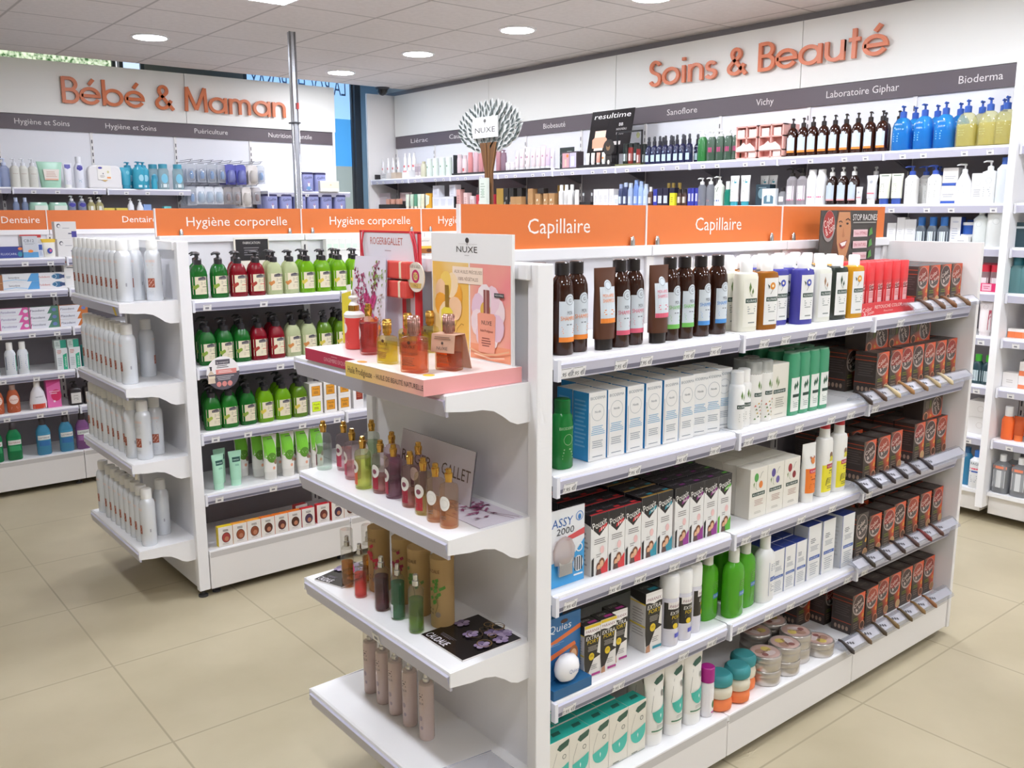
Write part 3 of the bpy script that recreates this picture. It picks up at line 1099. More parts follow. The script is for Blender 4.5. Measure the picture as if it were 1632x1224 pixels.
def swatches(i, x0, x1, xs, z, cols, words):
    t = thing('swatch_holder', 'clear plastic strip of hair colour samples on the ' + words, 'sample strip', (0, -.002, z))
    mb = MB()
    mb.prism([(.045, .010), (.024, .031), (.012, .032), (-.018, .010), (-.021, .001), (-.018, .001), (-.015, .008), (.012, .028), (.022, .027), (.045, .004)], x0, x1, clearp)
    mb.build('holder', t)
    mb = MB()
    mb.add([(x0 + .01, .008, .0295), (x1 - .01, .008, .0295), (x1 - .01, -.016, .0119), (x0 + .01, -.016, .0119)], [[0, 3, 2, 1]], M('#e2e2ea', .15, .6))
    k = max(1, len(xs))
    for q in xs:
        for j in range(3):
            a = q + .016 + j * .011
            mb.add([(a, .004 - j * .003, .0273 - j * .0022), (a + .007, .004 - j * .003, .0273 - j * .0022), (a + .007, -.003 - j * .003, .0222 - j * .0022), (a, -.003 - j * .003, .0222 - j * .0022)], [[0, 3, 2, 1]], M('#3c3a40', .5))
    mb.build('insert', t)
    for j, q in enumerate(xs):
        mb = MB()
        mb.tube([(q - .004, .022, .0355), (q - .003, .010, .0345), (q - .001, -.004, .0270), (q + .002, -.016, .0178), (q + .005, -.026, .009), (q + .007, -.031, .002)], .0075, M(cols[j % len(cols)], .5), 8, (.5, .6, .7, 1., 1.05, .3))
        mb.build('hair_lock', t)
    return t


def lockx(us, z):
    return us


xa = [1.606, 1.673, 1.758, 1.838, 1.939, 1.996]
swatches(0, xa[0] - .02, 2.055, xa[1:5], AZ[0], ['#5a4030', '#6a4a34', '#7a5030', '#7a5a3c'], 'top hair colour shelf')
xa = [1.334, 1.42, 1.505, 1.594, 1.686, 1.773, 1.862, 1.946]
swatches(1, xa[0] - .01, 2.055, xa[:7], AZ[1], HAIR, 'second hair colour shelf')
xa = [1.347, 1.43, 1.517, 1.598, 1.682, 1.77]
swatches(2, xa[0] - .012, 2.055, xa, AZ[2], ['#2e2624', '#2a2426', '#33282a', '#2c2426', '#3c2c2a', '#30282a'], 'third hair colour shelf')
xa = [1.428, 1.524, 1.623, 1.717, 1.807, 1.894]
swatches(3, xa[0] - .08, 2.055, xa, AZ[3], ['#33291f', '#3a2e2a', '#3a2a26', '#4a302a', '#7a2a28', '#5a3a30'], 'fourth hair colour shelf')
xa = [1.334, 1.442, 1.539, 1.622, 1.713, 1.807, 1.891]
swatches(4, xa[0] - .015, 2.055, xa, AB, ['#3a3230', '#6a5238', '#4a3c2c', '#7a6038', '#5c4a2c', '#8a6a40', '#8a5a34'], 'bottom hair colour shelf')

# poster over the red tray
xp = [1.51, 1.87]
t = thing('poster_board', 'upright poster reading STOP RACINES with a smiling woman', 'poster', ((xp[0] + xp[1]) / 2, .29, AZ[0] + .0006))
w_ = xp[1] - xp[0]
z0_, z1_ = .06, .325
mb = MB()
mb.box(-w_ / 2, w_ / 2, 0, .004, z0_, z1_, M('#48443f', .25))
sk, sk2 = M('#c98f63', .4), M('#b67a50', .4)
hh = z1_ - z0_
def PX(a, b):
    return ((a - .5) * w_, z0_ + b * hh)
f = [('p', [PX(*q) for q in ((.16, 0), (.20, .45), (.26, .8), (.28, 1), (.50, 1), (.54, .75), (.50, .4), (.52, 0))], M('#5c3a26', .4)),
     ('p', [PX(*q) for q in ((.30, .98), (.49, .98), (.52, .80), (.52, .60), (.47, .42), (.41, .34), (.345, .40), (.29, .58), (.27, .80))], sk),
     ('p', [PX(*q) for q in ((.38, .36), (.46, .40), (.56, .28), (.56, 0), (.36, 0))], sk2),
     ('c', *PX(.335, .80), w_ * .022, hh * .014, M('#33221c', .4)), ('c', *PX(.455, .83), w_ * .022, hh * .014, M('#33221c', .4)),
     ('k', [PX(.30, .85), PX(.335, .865), PX(.365, .845)], .004, M('#3c271d', .4)), ('k', [PX(.42, .875), PX(.46, .895), PX(.50, .87)], .004, M('#3c271d', .4)),
     ('p', [PX(*q) for q in ((.385, .79), (.37, .665), (.39, .65), (.415, .665))], sk2),
     ('p', [PX(*q) for q in ((.325, .575), (.39, .60), (.47, .62), (.44, .53), (.39, .50), (.35, .52))], M('#a8443c', .35)),
     ('p', [PX(*q) for q in ((.34, .575), (.40, .592), (.455, .605), (.43, .55), (.38, .535))], M('#f5f0ea', .3)),
     ('c', *PX(.13, .80), w_ * .105, hh * .20, M('#a39c98', .4)), ('c', *PX(.13, .82), w_ * .095, hh * .175, M('#a8322c', .4)),
     ('R', *PX(.12, .86), .028, 'Color', w_ * .16, .45, M('#f3e6de', .4)), ('R', *PX(.15, .765), .028, '& Soin', w_ * .16, .45, M('#f3e6de', .4)),
     ('c', *PX(.09, .27), w_ * .045, hh * .10, M('#5f9a4a', .4)), ('c', *PX(.09, .27), w_ * .03, hh * .07, M('#8dbb6a', .4)),
     ('t', PX(.765, 0)[0], PX(0, .87)[1], hh * .085, 'STOP RACINES', w_ * .45, 0, M('#f2efea', .4)), ('r', *PX(.55, .835), *PX(.97, .85), M('#a8a49c', .4))]
for b, word in ((.70, 'Tenue OPTIMALE'), (.55, 'Effet NATUREL'), (.40, 'Protège & Hydrate'), (.245, 'Couverture MAXIMALE')):
    ww = .31 if 'Couv' in word else .26
    f += [('r', *PX(.565, b - .045), *PX(.565 + ww, b + .05), M('#ecc9cc', .4)), ('t', PX(.57 + ww / 2, 0)[0], PX(0, b - .02)[1], hh * .045, word, w_ * (ww - .03), 0, M('#b5384a', .4)), ('p', [PX(*q) for q in ((.85, b - .04), (.92, b - .01), (.90, b + .08), (.86, b + .05))], M('#5a9a48', .4))]
art(mb, flat(0), f)
mb.build('board', t)
mb = MB()
mb.box(-w_ * .4, w_ * .4, .004, .012, 0, .1, M('#3a3835', .5))
mb.build('stand', t)
# ------------------------------------------------------------------ hair gondola, second shelf
z = AZ[1]
GRB = G('#1f8a3c', .9)
p = bottle('green_bottle', [(.024, .02, 0, 2.4), (.027, .022, .004, 2.4), (.027, .022, .105, 2.4), (.024, .02, .125, 2.4), (.019, .017, .132, 2.2)], GRB, labels=[('t', 0, .094, .007, 'BIODERMA', .044, 0, M('#9ac89c', .5)), ('g', 0, .070, .013, .0008, M('#9ac89c', .5)), ('l', -.016, .022, .016, .05, 4, M('#8abf90', .5))],
           caps=[('cap', G('#1d7a38', .95), capf(.0195, .131, .164))])
put(p, ([0.131][0], .065, z), 0, 'green bottle beside the end post on the second shelf')
BLU = M('#2f93cf', .45)
BW = M('#ecebe8', .5)
wb = .060
grl = M('#7d878f', .5)
f = [('t', 0, .150, .0075, 'BIODERMA', wb * .82, 0, grl), ('g', 0, .118, .021, .0012, M('#b5bbbf', .5)), ('t', 0, .117, .006, 'Nodé', .02, 0, grl), ('l', -.022, .062, .024, .086, 5, M('#8fb8d6', .5)), ('l', -.02, .030, .022, .05, 4, M('#a8aeb4', .5)), ('l', -.02, .008, .024, .012, 1, grl), ('k', [(-wb * .46, .006), (-wb * .44, .06), (-wb * .46, .12)], .0016, M('#b0b0b0', .5))]
l_ = [('l', -.050, .03, -.006, .15, 12, M('#6fb4de', .5))]
p = carton('skincare_carton', wb, .055, .168, BW, f, l_, leftm=BLU, rightm=BLU)
x = [0.237, 0.301, 0.368, 0.435, 0.503, 0.57]
row(p, [(q, .055, z) for q in x], 0, 'white and blue skincare carton in front row', 'from the green bottle', 'front skincare cartons')
row(p, [(q + .004, .116, z) for q in x], 0, 'white and blue skincare carton in second row', 'from the green bottle', 'second row skincare cartons')
row(p, [(q + .01, .178, z) for q in x[1:]], 0, 'white and blue skincare carton in third row', 'from the end post', 'third row skincare cartons')
p2 = carton('skincare_carton', .054, .05, .168, BW, f, l_, leftm=BLU, rightm=BLU)
x = [0.634, 0.682, 0.728]
row(p2, [(q, .06, z) for q in x], -.16, 'narrow white skincare carton turned askew', 'from the end post', 'askew skincare cartons')
row(p2, [(q + .015, .125, z) for q in x], -.1, 'narrow white skincare carton behind askew ones', 'from the end post', 'rear askew skincare cartons')
leafm_ = M('#6a8a45', .5)
LF = lambda s, t: [('p', [(s - .004, t), (s - .008, t + .012), (s - .004, t + .026), (s, t + .012)], leafm_), ('p', [(s + .002, t - .004), (s + .001, t + .006), (s + .005, t + .018), (s + .008, t + .006)], leafm_)]
KT = lambda s, t, w: [('r', s - w / 2, t, s + w / 2, t + .011, DG), ('t', s, t + .0025, .006, 'KLORANE', w * .85, 0, M('#eef0ec', .5))]
p = bottle('foam_bottle', [(.0205, .0205, 0), (.022, .022, .003), (.022, .022, .118), (.018, .018, .124), (.016, .016, .126)], M('#f1f0ec', .3), labels=LF(0, .082) + KT(0, .058, .036) + [('l', -.013, .02, .013, .045, 4, M('#a5aaa2', .5))], caps=[('cap', CAPW, capf(.0175, .125, .162))])
x = [0.766, 0.808]
row(p, [(q, .06, z) for q in x], 0, 'white foam bottle with green leaf mark', 'from the skincare cartons', 'foam bottles')
p = bottle('dry_shampoo_can', [(.0235, .0235, 0), (.0245, .0245, .004), (.0245, .0245, .138), (.021, .021, .147)], M('#eeece6', .3), labels=LF(0, .098) + KT(0, .078, .036) + [q for k in range(16) for q in [('p', [(-.018 + .0365 * ((k * 7) % 11) / 11, .012 + .0034 * k), (-.014 + .0365 * ((k * 7) % 11) / 11, .018 + .0034 * k), (-.011 + .0365 * ((k * 7) % 11) / 11, .013 + .0034 * k)], M(('#5a7f3e', '#c9a94a', '#3f5a3a', '#c95a4a')[k % 4], .5))]],
           caps=[('cap', G('#dfe0dc', .45), capf(.0235, .139, .176)), ('nozzle', CAPW, capf(.008, .147, .166))])
x = [0.867, 0.921]
row(p, [(q, .065, z) for q in x], 0, 'spray can with leaf print and clear cap', 'from the foam bottles', 'dry shampoo cans')
row(p, [(q + .01, .12, z) for q in x], 0, 'spray can with clear cap in second row', 'from the foam bottles', 'dry shampoo cans behind')
p = carton('herbal_carton', .086, .05, .16, M('#e6e2d6', .5), LF(-.01, .098) + [('k', [(-.012, .09), (-.006, .11), (-.012, .125)], .001, leafm_)] + KT(0, .074, .058) + [('l', -.02, .03, .026, .062, 5, M('#a9a69a', .5)), ('l', -.02, .010, .02, .014, 1, M('#a9a69a', .5))], leftm=M('#dcd8cc', .5))
put(p, ([0.966][0], .055, z), 0, 'ivory herbal carton with green leaf beside the green shampoos')
GRT = G('#56b487', .92)
p = bottle('mint_shampoo', [(.026, .019, 0, 3.2), (.027, .02, .004, 3.2), (.027, .02, .172, 3.2), (.024, .018, .182, 3.)], GRT, labels=[('r', -.020, .012, .022, .112, M('#e7ebe6', .5)), ('p', [(-.006, .074), (-.010, .086), (-.004, .098), (.002, .086)], M('#2f5a44', .5)), ('p', [(.004, .078), (0, .09), (.006, .104), (.012, .09)], M('#2f5a44', .5)), ('r', -.014, .054, .020, .063, DG), ('l', -.012, .022, .016, .044, 4, M('#9aa8a0', .5))],
           caps=[('cap', G('#8cc4a4', .8), lambda mb, m: mb.loft([(.0235, .0175, .150, 3.2), (.0235, .0175, .186, 3.2)], m, 20))])
x = [1.035, 1.087, 1.133, 1.176]
for r_, yy in enumerate((.06, .115, .17, .225)):
    row(p, [(q + .008 * r_, yy, z) for q in x], 0, 'green mint shampoo bottle, ' + ('front' if r_ == 0 else ORD[r_]) + ' row', 'from the ivory carton', 'mint shampoos row ' + ORD[r_])

# ------------------------------------------------------------------ third shelf
z = AZ[2]
t = thing('lice_comb_pack', 'hanging card pack of a metal nit comb beside the end post', 'pack', ([0.138][0], .05, z + .0006))
mb = MB()
mb.box(-.058, .055, 0, .003, .0, .19, M('#e9ebee', .35))
ch = M('#c9c9cc', .3, .6)
art(mb, flat(0), [('r', -.058, 0, .055, .062, M('#3f9fdc', .4)), ('p', [(.012, .062), (.055, .105), (.055, .062)], M('#3f9fdc', .4)), ('p', [(.0, .108), (.055, .116), (.055, .132), (.0, .120)], M('#d8555a', .5)), ('t', -.018, .148, .022, 'ASSY', .066, .1, M('#2b62ad', .4)), ('t', -.008, .128, .017, '2000', .056, .1, M('#3a3a44', .4)), ('g', .038, .164, .012, .0018, M('#3f7fc4', .5)), ('c', .038, .162, .005, .007, M('#3f7fc4', .5)), ('g', .038, .085, .011, .003, M('#eef2f5', .5)), ('c', .035, .045, .016, .020, M('#eef2f5', .5)), ('l', .02, .012, .05, .022, 1, M('#f1f4f6', .5))] + [('r', .022 + .007 * i, .028, .026 + .007 * i, .062, M('#3a4450', .5)) for i in range(4)])
mb.build('card', t)
mb = MB()
mb.loft([(.03, .006, .058, 2.6), (.033, .008, .075, 2.4), (.034, .008, .095, 2.2), (.024, .006, .116, 2), (.006, .003, .124, 2)], G('#e4d8d6', .35), 20, (-.016, -.006))
mb.build('blister', t)
mb = MB()
mb.box(-.036, .006, -.012, -.006, .030, .072, ch)
art(mb, flat(-.012), [('r', -.035 + .002 * i, .031, -.0345 + .002 * i, .058, M('#77777c', .4)) for i in range(20)])
mb.build('comb', t)
PK = M('#232024', .4)
hexs = dict(red='#d3363b', teal='#2f8ea0', purple='#8f2f86', green='#5cb036')


def licebox(hue, w=.060, tall=.162, word='jr'):
    h = M(hexs[hue], .45)
    f = [('r', -w / 2, 0, w / 2, tall, BW), ('p', [(-w / 2, tall), (-w / 2, tall * .80), (0, tall * .64), (w / 2, tall * .80), (w / 2, tall)], PK),
         ('R', 0, tall * .845, .019, 'Pouxit', w * .84, .20, M('#f4f2ee', .4)), ('p', [(-w * .05, tall * .70), (w * .42, tall * .77), (w * .44, tall * .83), (-.0, tall * .76)], h), ('R', w * .2, tall * .765, .008, word, w * .3, .15, M('#f4f2ee', .4)),
         ('l', -w * .32, tall * .50, w * .36, tall * .60, 3, M('#8c8886', .5)), ('c', w * .16, tall * .40, .007, .010, M('#eec4c2', .5)), ('l', -w * .2, tall * .28, w * .1, tall * .35, 2, M('#a6a2a0', .5)),
         ('p', [(w * .5, 0), (w * .5, tall * .24), (-w * .15, 0)], h), ('p', [(-w * .46, 0), (-w * .46, tall * .27), (-w * .33, tall * .31), (-w * .33, 0)], h if hue == 'green' else PK),
         ('c', -w * .04, tall * .13, .008, .011, M('#6a3a26', .5)), ('c', w * .14, tall * .19, .009, .012, M('#7a4a2e', .5)), ('c', -w * .04, tall * .115, .006, .008, M('#dca882', .5)), ('c', w * .13, tall * .17, .0065, .009, M('#e0b08c', .5)), ('p', [(-w * .2, 0), (-w * .16, tall * .09), (w * .06, tall * .09), (w * .12, 0)], M('#5c4038', .5))]
    mb = MB()
    mb.box(-w / 2, w / 2, 0, .056, 0, tall, M('#dedad6', .5), top=PK)
    art(mb, flat(0), f)
    art(mb, leftside(-w / 2), [('p', [(-.056, tall), (0, tall), (0, tall * .82), (-.056, tall * .9)], PK), ('l', -.05, .02, -.008, .11, 8, M('#a8a4a2', .5))])
    art(mb, topside(tall), [('R', -.002, .03, .011, 'Pouxit', w * .6, .1, M('#8d8a90', .4)), ('r', w * .1, .012, w * .42, .021, h)] + ([('r', -w / 2, 0, w / 2, .007, h if hue == 'red' else M('#b08a3a', .4))] if hue in ('red', 'teal') else []))
    return Proto.single('lice_treatment_carton', 'carton', mb, bevel=.0008)


cols = [('red', [0.25, 0.303, 0.351], 'jr'), ('teal', [0.412, 0.479], 'xf'), ('purple', [0.547, 0.607, 0.665], 'flash'), ('green', [0.726], 'easy')]
for hue, xs_, word in cols:
    p = licebox(hue, .058, .155 if hue == 'red' else .163, word)
    for r_ in range(4):
        row(p, [(q + .002 * r_, .045 + .062 * r_, z) for q in xs_], 0, 'black and white lice treatment carton with ' + hue + ' trim, ' + ('front' if r_ == 0 else ORD[r_]) + ' row', 'from the comb pack', 'lice cartons ' + hue + ' ' + ORD[r_])
for i, (hx, hx2, mot) in enumerate((('#58a452', '#e0823a', 'leafy sprig and orange flower'), ('#5b4f92', '#6a5ea0', 'violet cornflower'), ('#9c2f34', '#8c2a30', 'red pomegranate'))):
    a, b = M(hx, .5), M(hx2, .5)
    p = carton('herbal_carton', .082, .05, .150, M('#e9e5d9', .5), [('c', -.012, .122, .010, .013, a), ('c', .010, .098, .009, .011, b), ('k', [(-.012, .11), (-.014, .092), (-.008, .084)], .0012, leafm_), ('p', [(-.022, .092), (-.026, .104), (-.020, .110)], leafm_), ('k', [(.004, .118), (.012, .132), (.018, .136)], .0012, M('#4a4a3c', .5))] + KT(0, .066, .060) + [('l', -.02, .036, .026, .056, 4, M('#c4a99c', .5)), ('l', -.02, .012, .02, .02, 2, M('#b9b5a8', .5))], leftm=M('#ddd8cc', .5))
    xq = [0.905, 0.979, 1.062][i]
    for r_ in range(4):
        put(p, (xq + .002 * r_, .055 + .053 * r_, z), 0, 'ivory herbal carton with ' + mot + ', ' + ('front' if r_ == 0 else ORD[r_]) + ' row')
p = tube_up('child_hair_tube', .056, .040, .184, M('#ecebe6', .35), CAPW, .030, [('r', -.023, .032, .023, .108, M('#ee7f2f', .45)), ('r', -.012, .094, .023, .106, M('#c92f52', .45)), ('t', .006, .0965, .006, 'KLORANE', .028, 0, M('#f7ece8', .4)), ('c', .004, .132, .009, .010, M('#e58a4a', .5)), ('c', -.004, .142, .003, .004, M('#b8684a', .5)), ('c', .012, .142, .003, .004, M('#b8684a', .5)), ('l', -.01, .07, .018, .086, 2, M('#a04a2a', .5)), ('l', -.015, .045, .018, .062, 3, M('#c9662a', .5))])
put(p, ([1.132][0], .05, z), -.1, 'orange and white hair tube beside the ivory herbal cartons')
sec = [(.029, .02, 0, 3.), (.031, .022, .005, 3.), (.031, .022, .172, 2.8), (.027, .02, .184, 2.6), (.017, .016, .188, 2.2), (.0165, .0155, .215, 2.)]
p = bottle('nit_shampoo_bottle', sec, M('#f0efea', .3), labels=[('r', -.027, .015, .027, .102, M('#e9dc35', .45)), ('r', -.012, .090, .027, .104, M('#b82442', .45)), ('t', .008, .0935, .007, 'KLORANE', .030, 0, M('#f6eeea', .4)), ('c', .008, .132, .008, .010, M('#8a6a54', .5)), ('p', [(0, .112), (.004, .128), (.020, .128), (.022, .112)], M('#d8cf3e', .5)), ('l', 0, .07, .022, .085, 2, M('#4a4a3a', .5)), ('l', -.008, .022, .02, .034, 2, M('#6a6a3a', .5)), ('k', [(-.012, .036), (-.010, .052), (-.004, .06)], .003, M('#4a4a2a', .5)), ('l', -.01, .04, .018, .06, 4, M('#7a7a3c', .5))],
           caps=[('push_button', M('#c92a35', .35), capf(.0155, .213, .234))])
x = [1.236, 1.329]
row(p, [(q, .06, z) for q in x], 0, 'white bottle with yellow label and red button', 'from the orange tube', 'yellow label bottles')

# ------------------------------------------------------------------ fourth shelf
z = AZ[3]
t = thing('ear_plug_pack', 'blue hanging pack with a round white ear plug case beside the end post', 'pack', ([0.129][0], .03, z + .0006))
NB = M('#2f6fa8', .35)
mb = MB()
mb.box(-.06, .065, .03, .034, .02, .185, NB).box(-.06, .065, -.012, .034, 0, .025, M('#25618f', .35))
art(mb, flat(.03), [('p', [(-.06, .118), (.065, .150), (.065, .138), (-.06, .108)], M('#e2763f', .4)), ('p', [(-.06, .086), (.045, .108), (.05, .098), (-.06, .072)], M('#e2763f', .4)), ('t', -.005, .148, .020, 'Quies', .075, .12, M('#dfe8f0', .4)), ('c', .010, .170, .012, .005, M('#5a3c34', .5)), ('c', .042, .075, .015, .022, M('#a2623a', .5)), ('c', .042, .074, .010, .014, M('#e3b48c', .5)), ('l', -.055, .112, .01, .120, 2, M('#7fa8cc', .5))])
mb.build('card', t)
mb = MB()
mb.loft([(.004, .006, .030), (.024, .014, .034), (.035, .02, .048), (.037, .022, .062), (.034, .02, .078), (.022, .013, .092), (.004, .006, .096)], M('#f2f1f4', .18), 24, (-.002, .006))
art(mb, lambda s, u, e: (s, -.0166 - e, u), [('t', 0, .058, .010, 'Quies', .03, .1, M('#7a86b0', .4))], .001)
mb.build('plug_case', t)
p = Proto('ear_plug_pack', 'pack')
mb = MB(); mb.box(-.06, .06, 0, .02, 0, .17, NB); p.part('card', mb)
put(p, (([0.138][0]), .13, z), 0, 'blue ear plug pack standing behind the one with the white case')


def parabox(w, d, h, foot, band):
    m1, m2 = M('#2b2723', .4), M(foot, .45)
    ye = M('#e5c52f', .4)
    f = [('r', -w / 2, 0, w / 2, h, M('#e6e2dc', .45)), ('p', [(-w / 2, h * .30), (-w / 2, h * .86), (w / 2, h * .86), (w / 2, h * .38), (w * .1, h * .34), (-w * .2, h * .12), (-w * .45, h * .1)], m1), ('p', [(w * .30, h * .44), (w * .5, h * .40), (w * .5, h * .74), (w * .42, h * .72)], M('#e8e4dc', .45)),
         ('r', -w / 2, h * .83, w / 2, h * .95, M('#eeeae6', .4)), ('p', [(-w * .48, h * .85), (0, h * .80), (w * .48, h * .85), (w * .48, h * .93), (-w * .48, h * .93)], M('#efebe8', .4)), ('t', 0, h * .855, h * .055, 'PARANIX', w * .84, .1, M('#8a4a5c', .4)),
         ('t', 0, h * .72, h * .075, 'EXTRA', w * .82, .15, M('#f2efe8', .4)), ('t', .02 * w, h * .645, h * .07, 'FORT', w * .7, .15, ye), ('l', -w * .3, h * .50, w * .36, h * .60, 4, M('#a8a39a', .5)), ('c', -w * .06, h * .40, w * .17, w * .19, ye), ('t', -w * .06, h * .39, .007, '100%', w * .2, 0, M('#8a6a1a', .5)),
         ('l', -w * .1, h * .14, w * .3, h * .24, 3, M('#aaa6a0', .5)), ('r', -w * .05, h * .03, w * .5, h * .075, m2), ('p', [(-w * .46, 0), (-w * .42, h * .10), (-w * .22, h * .13), (-w * .2, 0)], M('#b58462', .5))]
    if band:
        f.append(('r', -w / 2, h * .945, w / 2, h, ye))
    mb = MB()
    mb.box(-w / 2, w / 2, 0, d, 0, h, M('#d2cec9', .45), top=m1)
    art(mb, flat(0), f)
    art(mb, leftside(-w / 2), [('p', [(-d, h), (0, h), (0, h * .80), (-d, h * .86)], m1), ('r', -d, h * .80, 0, h * .82, ye), ('l', -d * .85, h * .25, -d * .12, h * .72, 10, M('#a6a29e', .5)), ('r', -d, h * .42, 0, h * .45, M('#d8c04a', .45))])
    art(mb, topside(h), [('t', -w * .05, d * .5, .010, 'EXTRA', w * .5, .1, M('#a8a49a', .5)), ('r', -w * .1, d * .15, w * .4, d * .4, m2)])
    return Proto.single('lice_treatment_carton', 'carton', mb, bevel=.0008)


p = parabox(.052, .04, .142, '#a8357f', True)
p3 = parabox(.052, .04, .142, '#a8357f', False)
x = [0.225, 0.278, 0.329]
row(p, [(q, .045, z) for q in x[:2]], -.06, 'small black lice treatment carton with yellow top edge', 'from the blue pack', 'small black cartons')
put(p3, (x[2], .06, z), -.06, 'small black lice treatment carton without yellow edge, before the tall one')
p = parabox(.060, .058, .166, '#2f8ea0', False)
put(p, ([0.446][0], .045, z), -.05, 'tall black lice treatment carton beside the white capped sprays')
sec = [(.025, .025, 0), (.0262, .0262, .004), (.0262, .0262, .130), (.0245, .0245, .137)]
bl_ = M('#2b2723', .3)
mb_l = [('r', -.036, .050, .036, .124, bl_), ('r', -.024, .106, .024, .125, M('#eeeae6', .4)), ('t', 0, .110, .008, 'PARANIX', .040, .1, M('#8a4a5c', .4)), ('t', 0, .090, .010, 'EXTRA', .036, .15, M('#f2efe8', .4)), ('t', .002, .078, .010, 'FORT', .032, .15, M('#e5c52f', .4)), ('l', -.015, .066, .018, .074, 2, M('#a8a39a', .5)), ('c', -.003, .058, .008, .008, M('#e5c52f', .4)), ('p', [(.010, .05), (.024, .05), (.022, .096)], M('#e9e5de', .4)), ('r', -.005, .024, .022, .036, M('#5a5fc0', .4))]
p = bottle('lice_spray_can', sec, M('#dfdde6', .25), labels=mb_l, caps=[('cap', CAPW, lambda mb, m: mb.loft([(.0265, .0265, .136), (.0265, .0265, .188), (.024, .024, .197), (.018, .018, .200)], m, 24))], lcurve=.2)
x = [0.513, 0.565, 0.621]
for i, q in enumerate(x):
    put(p, (q, (.05, .05, .062)[i], z), (0, 0, .7)[i], 'black spray can with big white cap, ' + ORD[i] + ' from the tall black carton')
GRN = G('#62c22e', .85)
sec = [(.034, .022, 0, 2.6), (.036, .0245, .005, 2.6), (.036, .0245, .130, 2.5), (.033, .022, .148, 2.3), (.021, .016, .160, 2.1), (.015, .014, .163, 2.)]
p = bottle('green_shampoo_bottle', sec, GRN, labels=[('r', -.002, .064, .026, .077, M('#3f78b8', .45)), ('t', .012, .0675, .006, 'DUCRAY', .022, 0, M('#dde8e0', .4)), ('r', -.001, .02, .0005, .11, M('#5a8f3c', .5)), ('l', .004, .09, .024, .115, 4, M('#6a9a4a', .5))], caps=[('cap', M('#e4e6dc', .35), capf(.0155, .162, .205))])
x = [0.717, 0.786, 0.869]
put(p, (x[1], .05, z), 0, 'green shampoo bottle with white cap, the one closest to the shelf edge')
put(p, (x[0], .085, z), 0, 'green shampoo bottle with white cap, left and behind the closest one')
put(p, (x[2], .07, z), 0, 'green shampoo bottle with white cap, touching the white bottle')
x = [0.776, 0.865, 0.957]
row(p, [(q, .15, z) for q in x], 0, 'green shampoo bottle in the second row', 'from the black cans', 'green shampoos behind')
row(p, [(q + .01, .205, z) for q in x], 0, 'green shampoo bottle in the third row', 'from the black cans', 'green shampoos at the back')
DB = M('#2a3f8f', .4)
p = bottle('white_shampoo_bottle', sec, M('#eeeeec', .3), labels=[('r', -.008, .02, -.0065, .125, M('#5a6fa8', .5)), ('r', -.002, .064, .026, .077, M('#3a5fae', .45)), ('t', .012, .0675, .006, 'DUCRAY', .022, 0, M('#e8ecf2', .4)), ('l', .0, .095, .024, .118, 4, M('#9aa2b4', .5)), ('l', .0, .03, .024, .055, 4, M('#b0b4bc', .5))], caps=[('cap', CAPW, capf(.0155, .162, .205))])
put(p, ([0.955][0], .055, z), 0, 'white shampoo bottle with blue stripe between green bottles and blue cartons')


def ducbox(w, h, d=.05):
    f = [('r', -w / 2, 0, -w / 2 + .003, h, M('#4a5fa8', .45)), ('l', -w * .3, h * .66, w * .1, h * .76, 3, M('#70747c', .5)), ('l', -w * .3, h * .52, w * .35, h * .62, 4, M('#a3a7ae', .5)), ('r', -w * .34, h * .36, w * .44, h * .42, M('#3a5fae', .45)), ('t', w * .02, h * .372, h * .032, 'DUCRAY', w * .6, .1, M('#e8ecf2', .4)), ('l', -w * .3, h * .06, w * .35, h * .30, 6, M('#b3b7bd', .5))]
    return carton('treatment_carton', w, d, h, M('#ebebe9', .45), f, [('l', -d * .8, h * .2, -d * .2, h * .8, 8, M('#c3c5ca', .5))], top=DB, topart=[('R', 0, d / 2, .006, 'DUCRAY', w * .6, .1, M('#6a7ab8', .5))], leftm=M('#cfd2d8', .45))


p = ducbox(.058, .142)
x = [1.005, 1.063, 1.127]
row(p, [(q, .05, z) for q in x], 0, 'short white carton with blue lid, front row', 'from the white bottle', 'short blue lidded cartons')
row(p, [(q, .103, z) for q in x], 0, 'short white carton with blue lid, second row', 'from the white bottle', 'short blue lidded cartons behind')
row(p, [(q, .156, z) for q in x], 0, 'short white carton with blue lid, third row', 'from the white bottle', 'short blue lidded cartons at the back')
p = ducbox(.074, .178)
x = [1.2, 1.282, 1.378]
row(p, [(q, .05, z) for q in x], 0, 'tall white carton with blue lid, front row', 'from the short ones', 'tall blue lidded cartons')
row(p, [(q, .103, z) for q in x], 0, 'tall white carton with blue lid, second row', 'from the short ones', 'tall blue lidded cartons behind')

# ------------------------------------------------------------------ bottom shelf
z = AB
TL = M('#2fb5a4', .45)
CRM = M('#e6e1d3', .45)
LOGO = M('#3c5f50', .45)


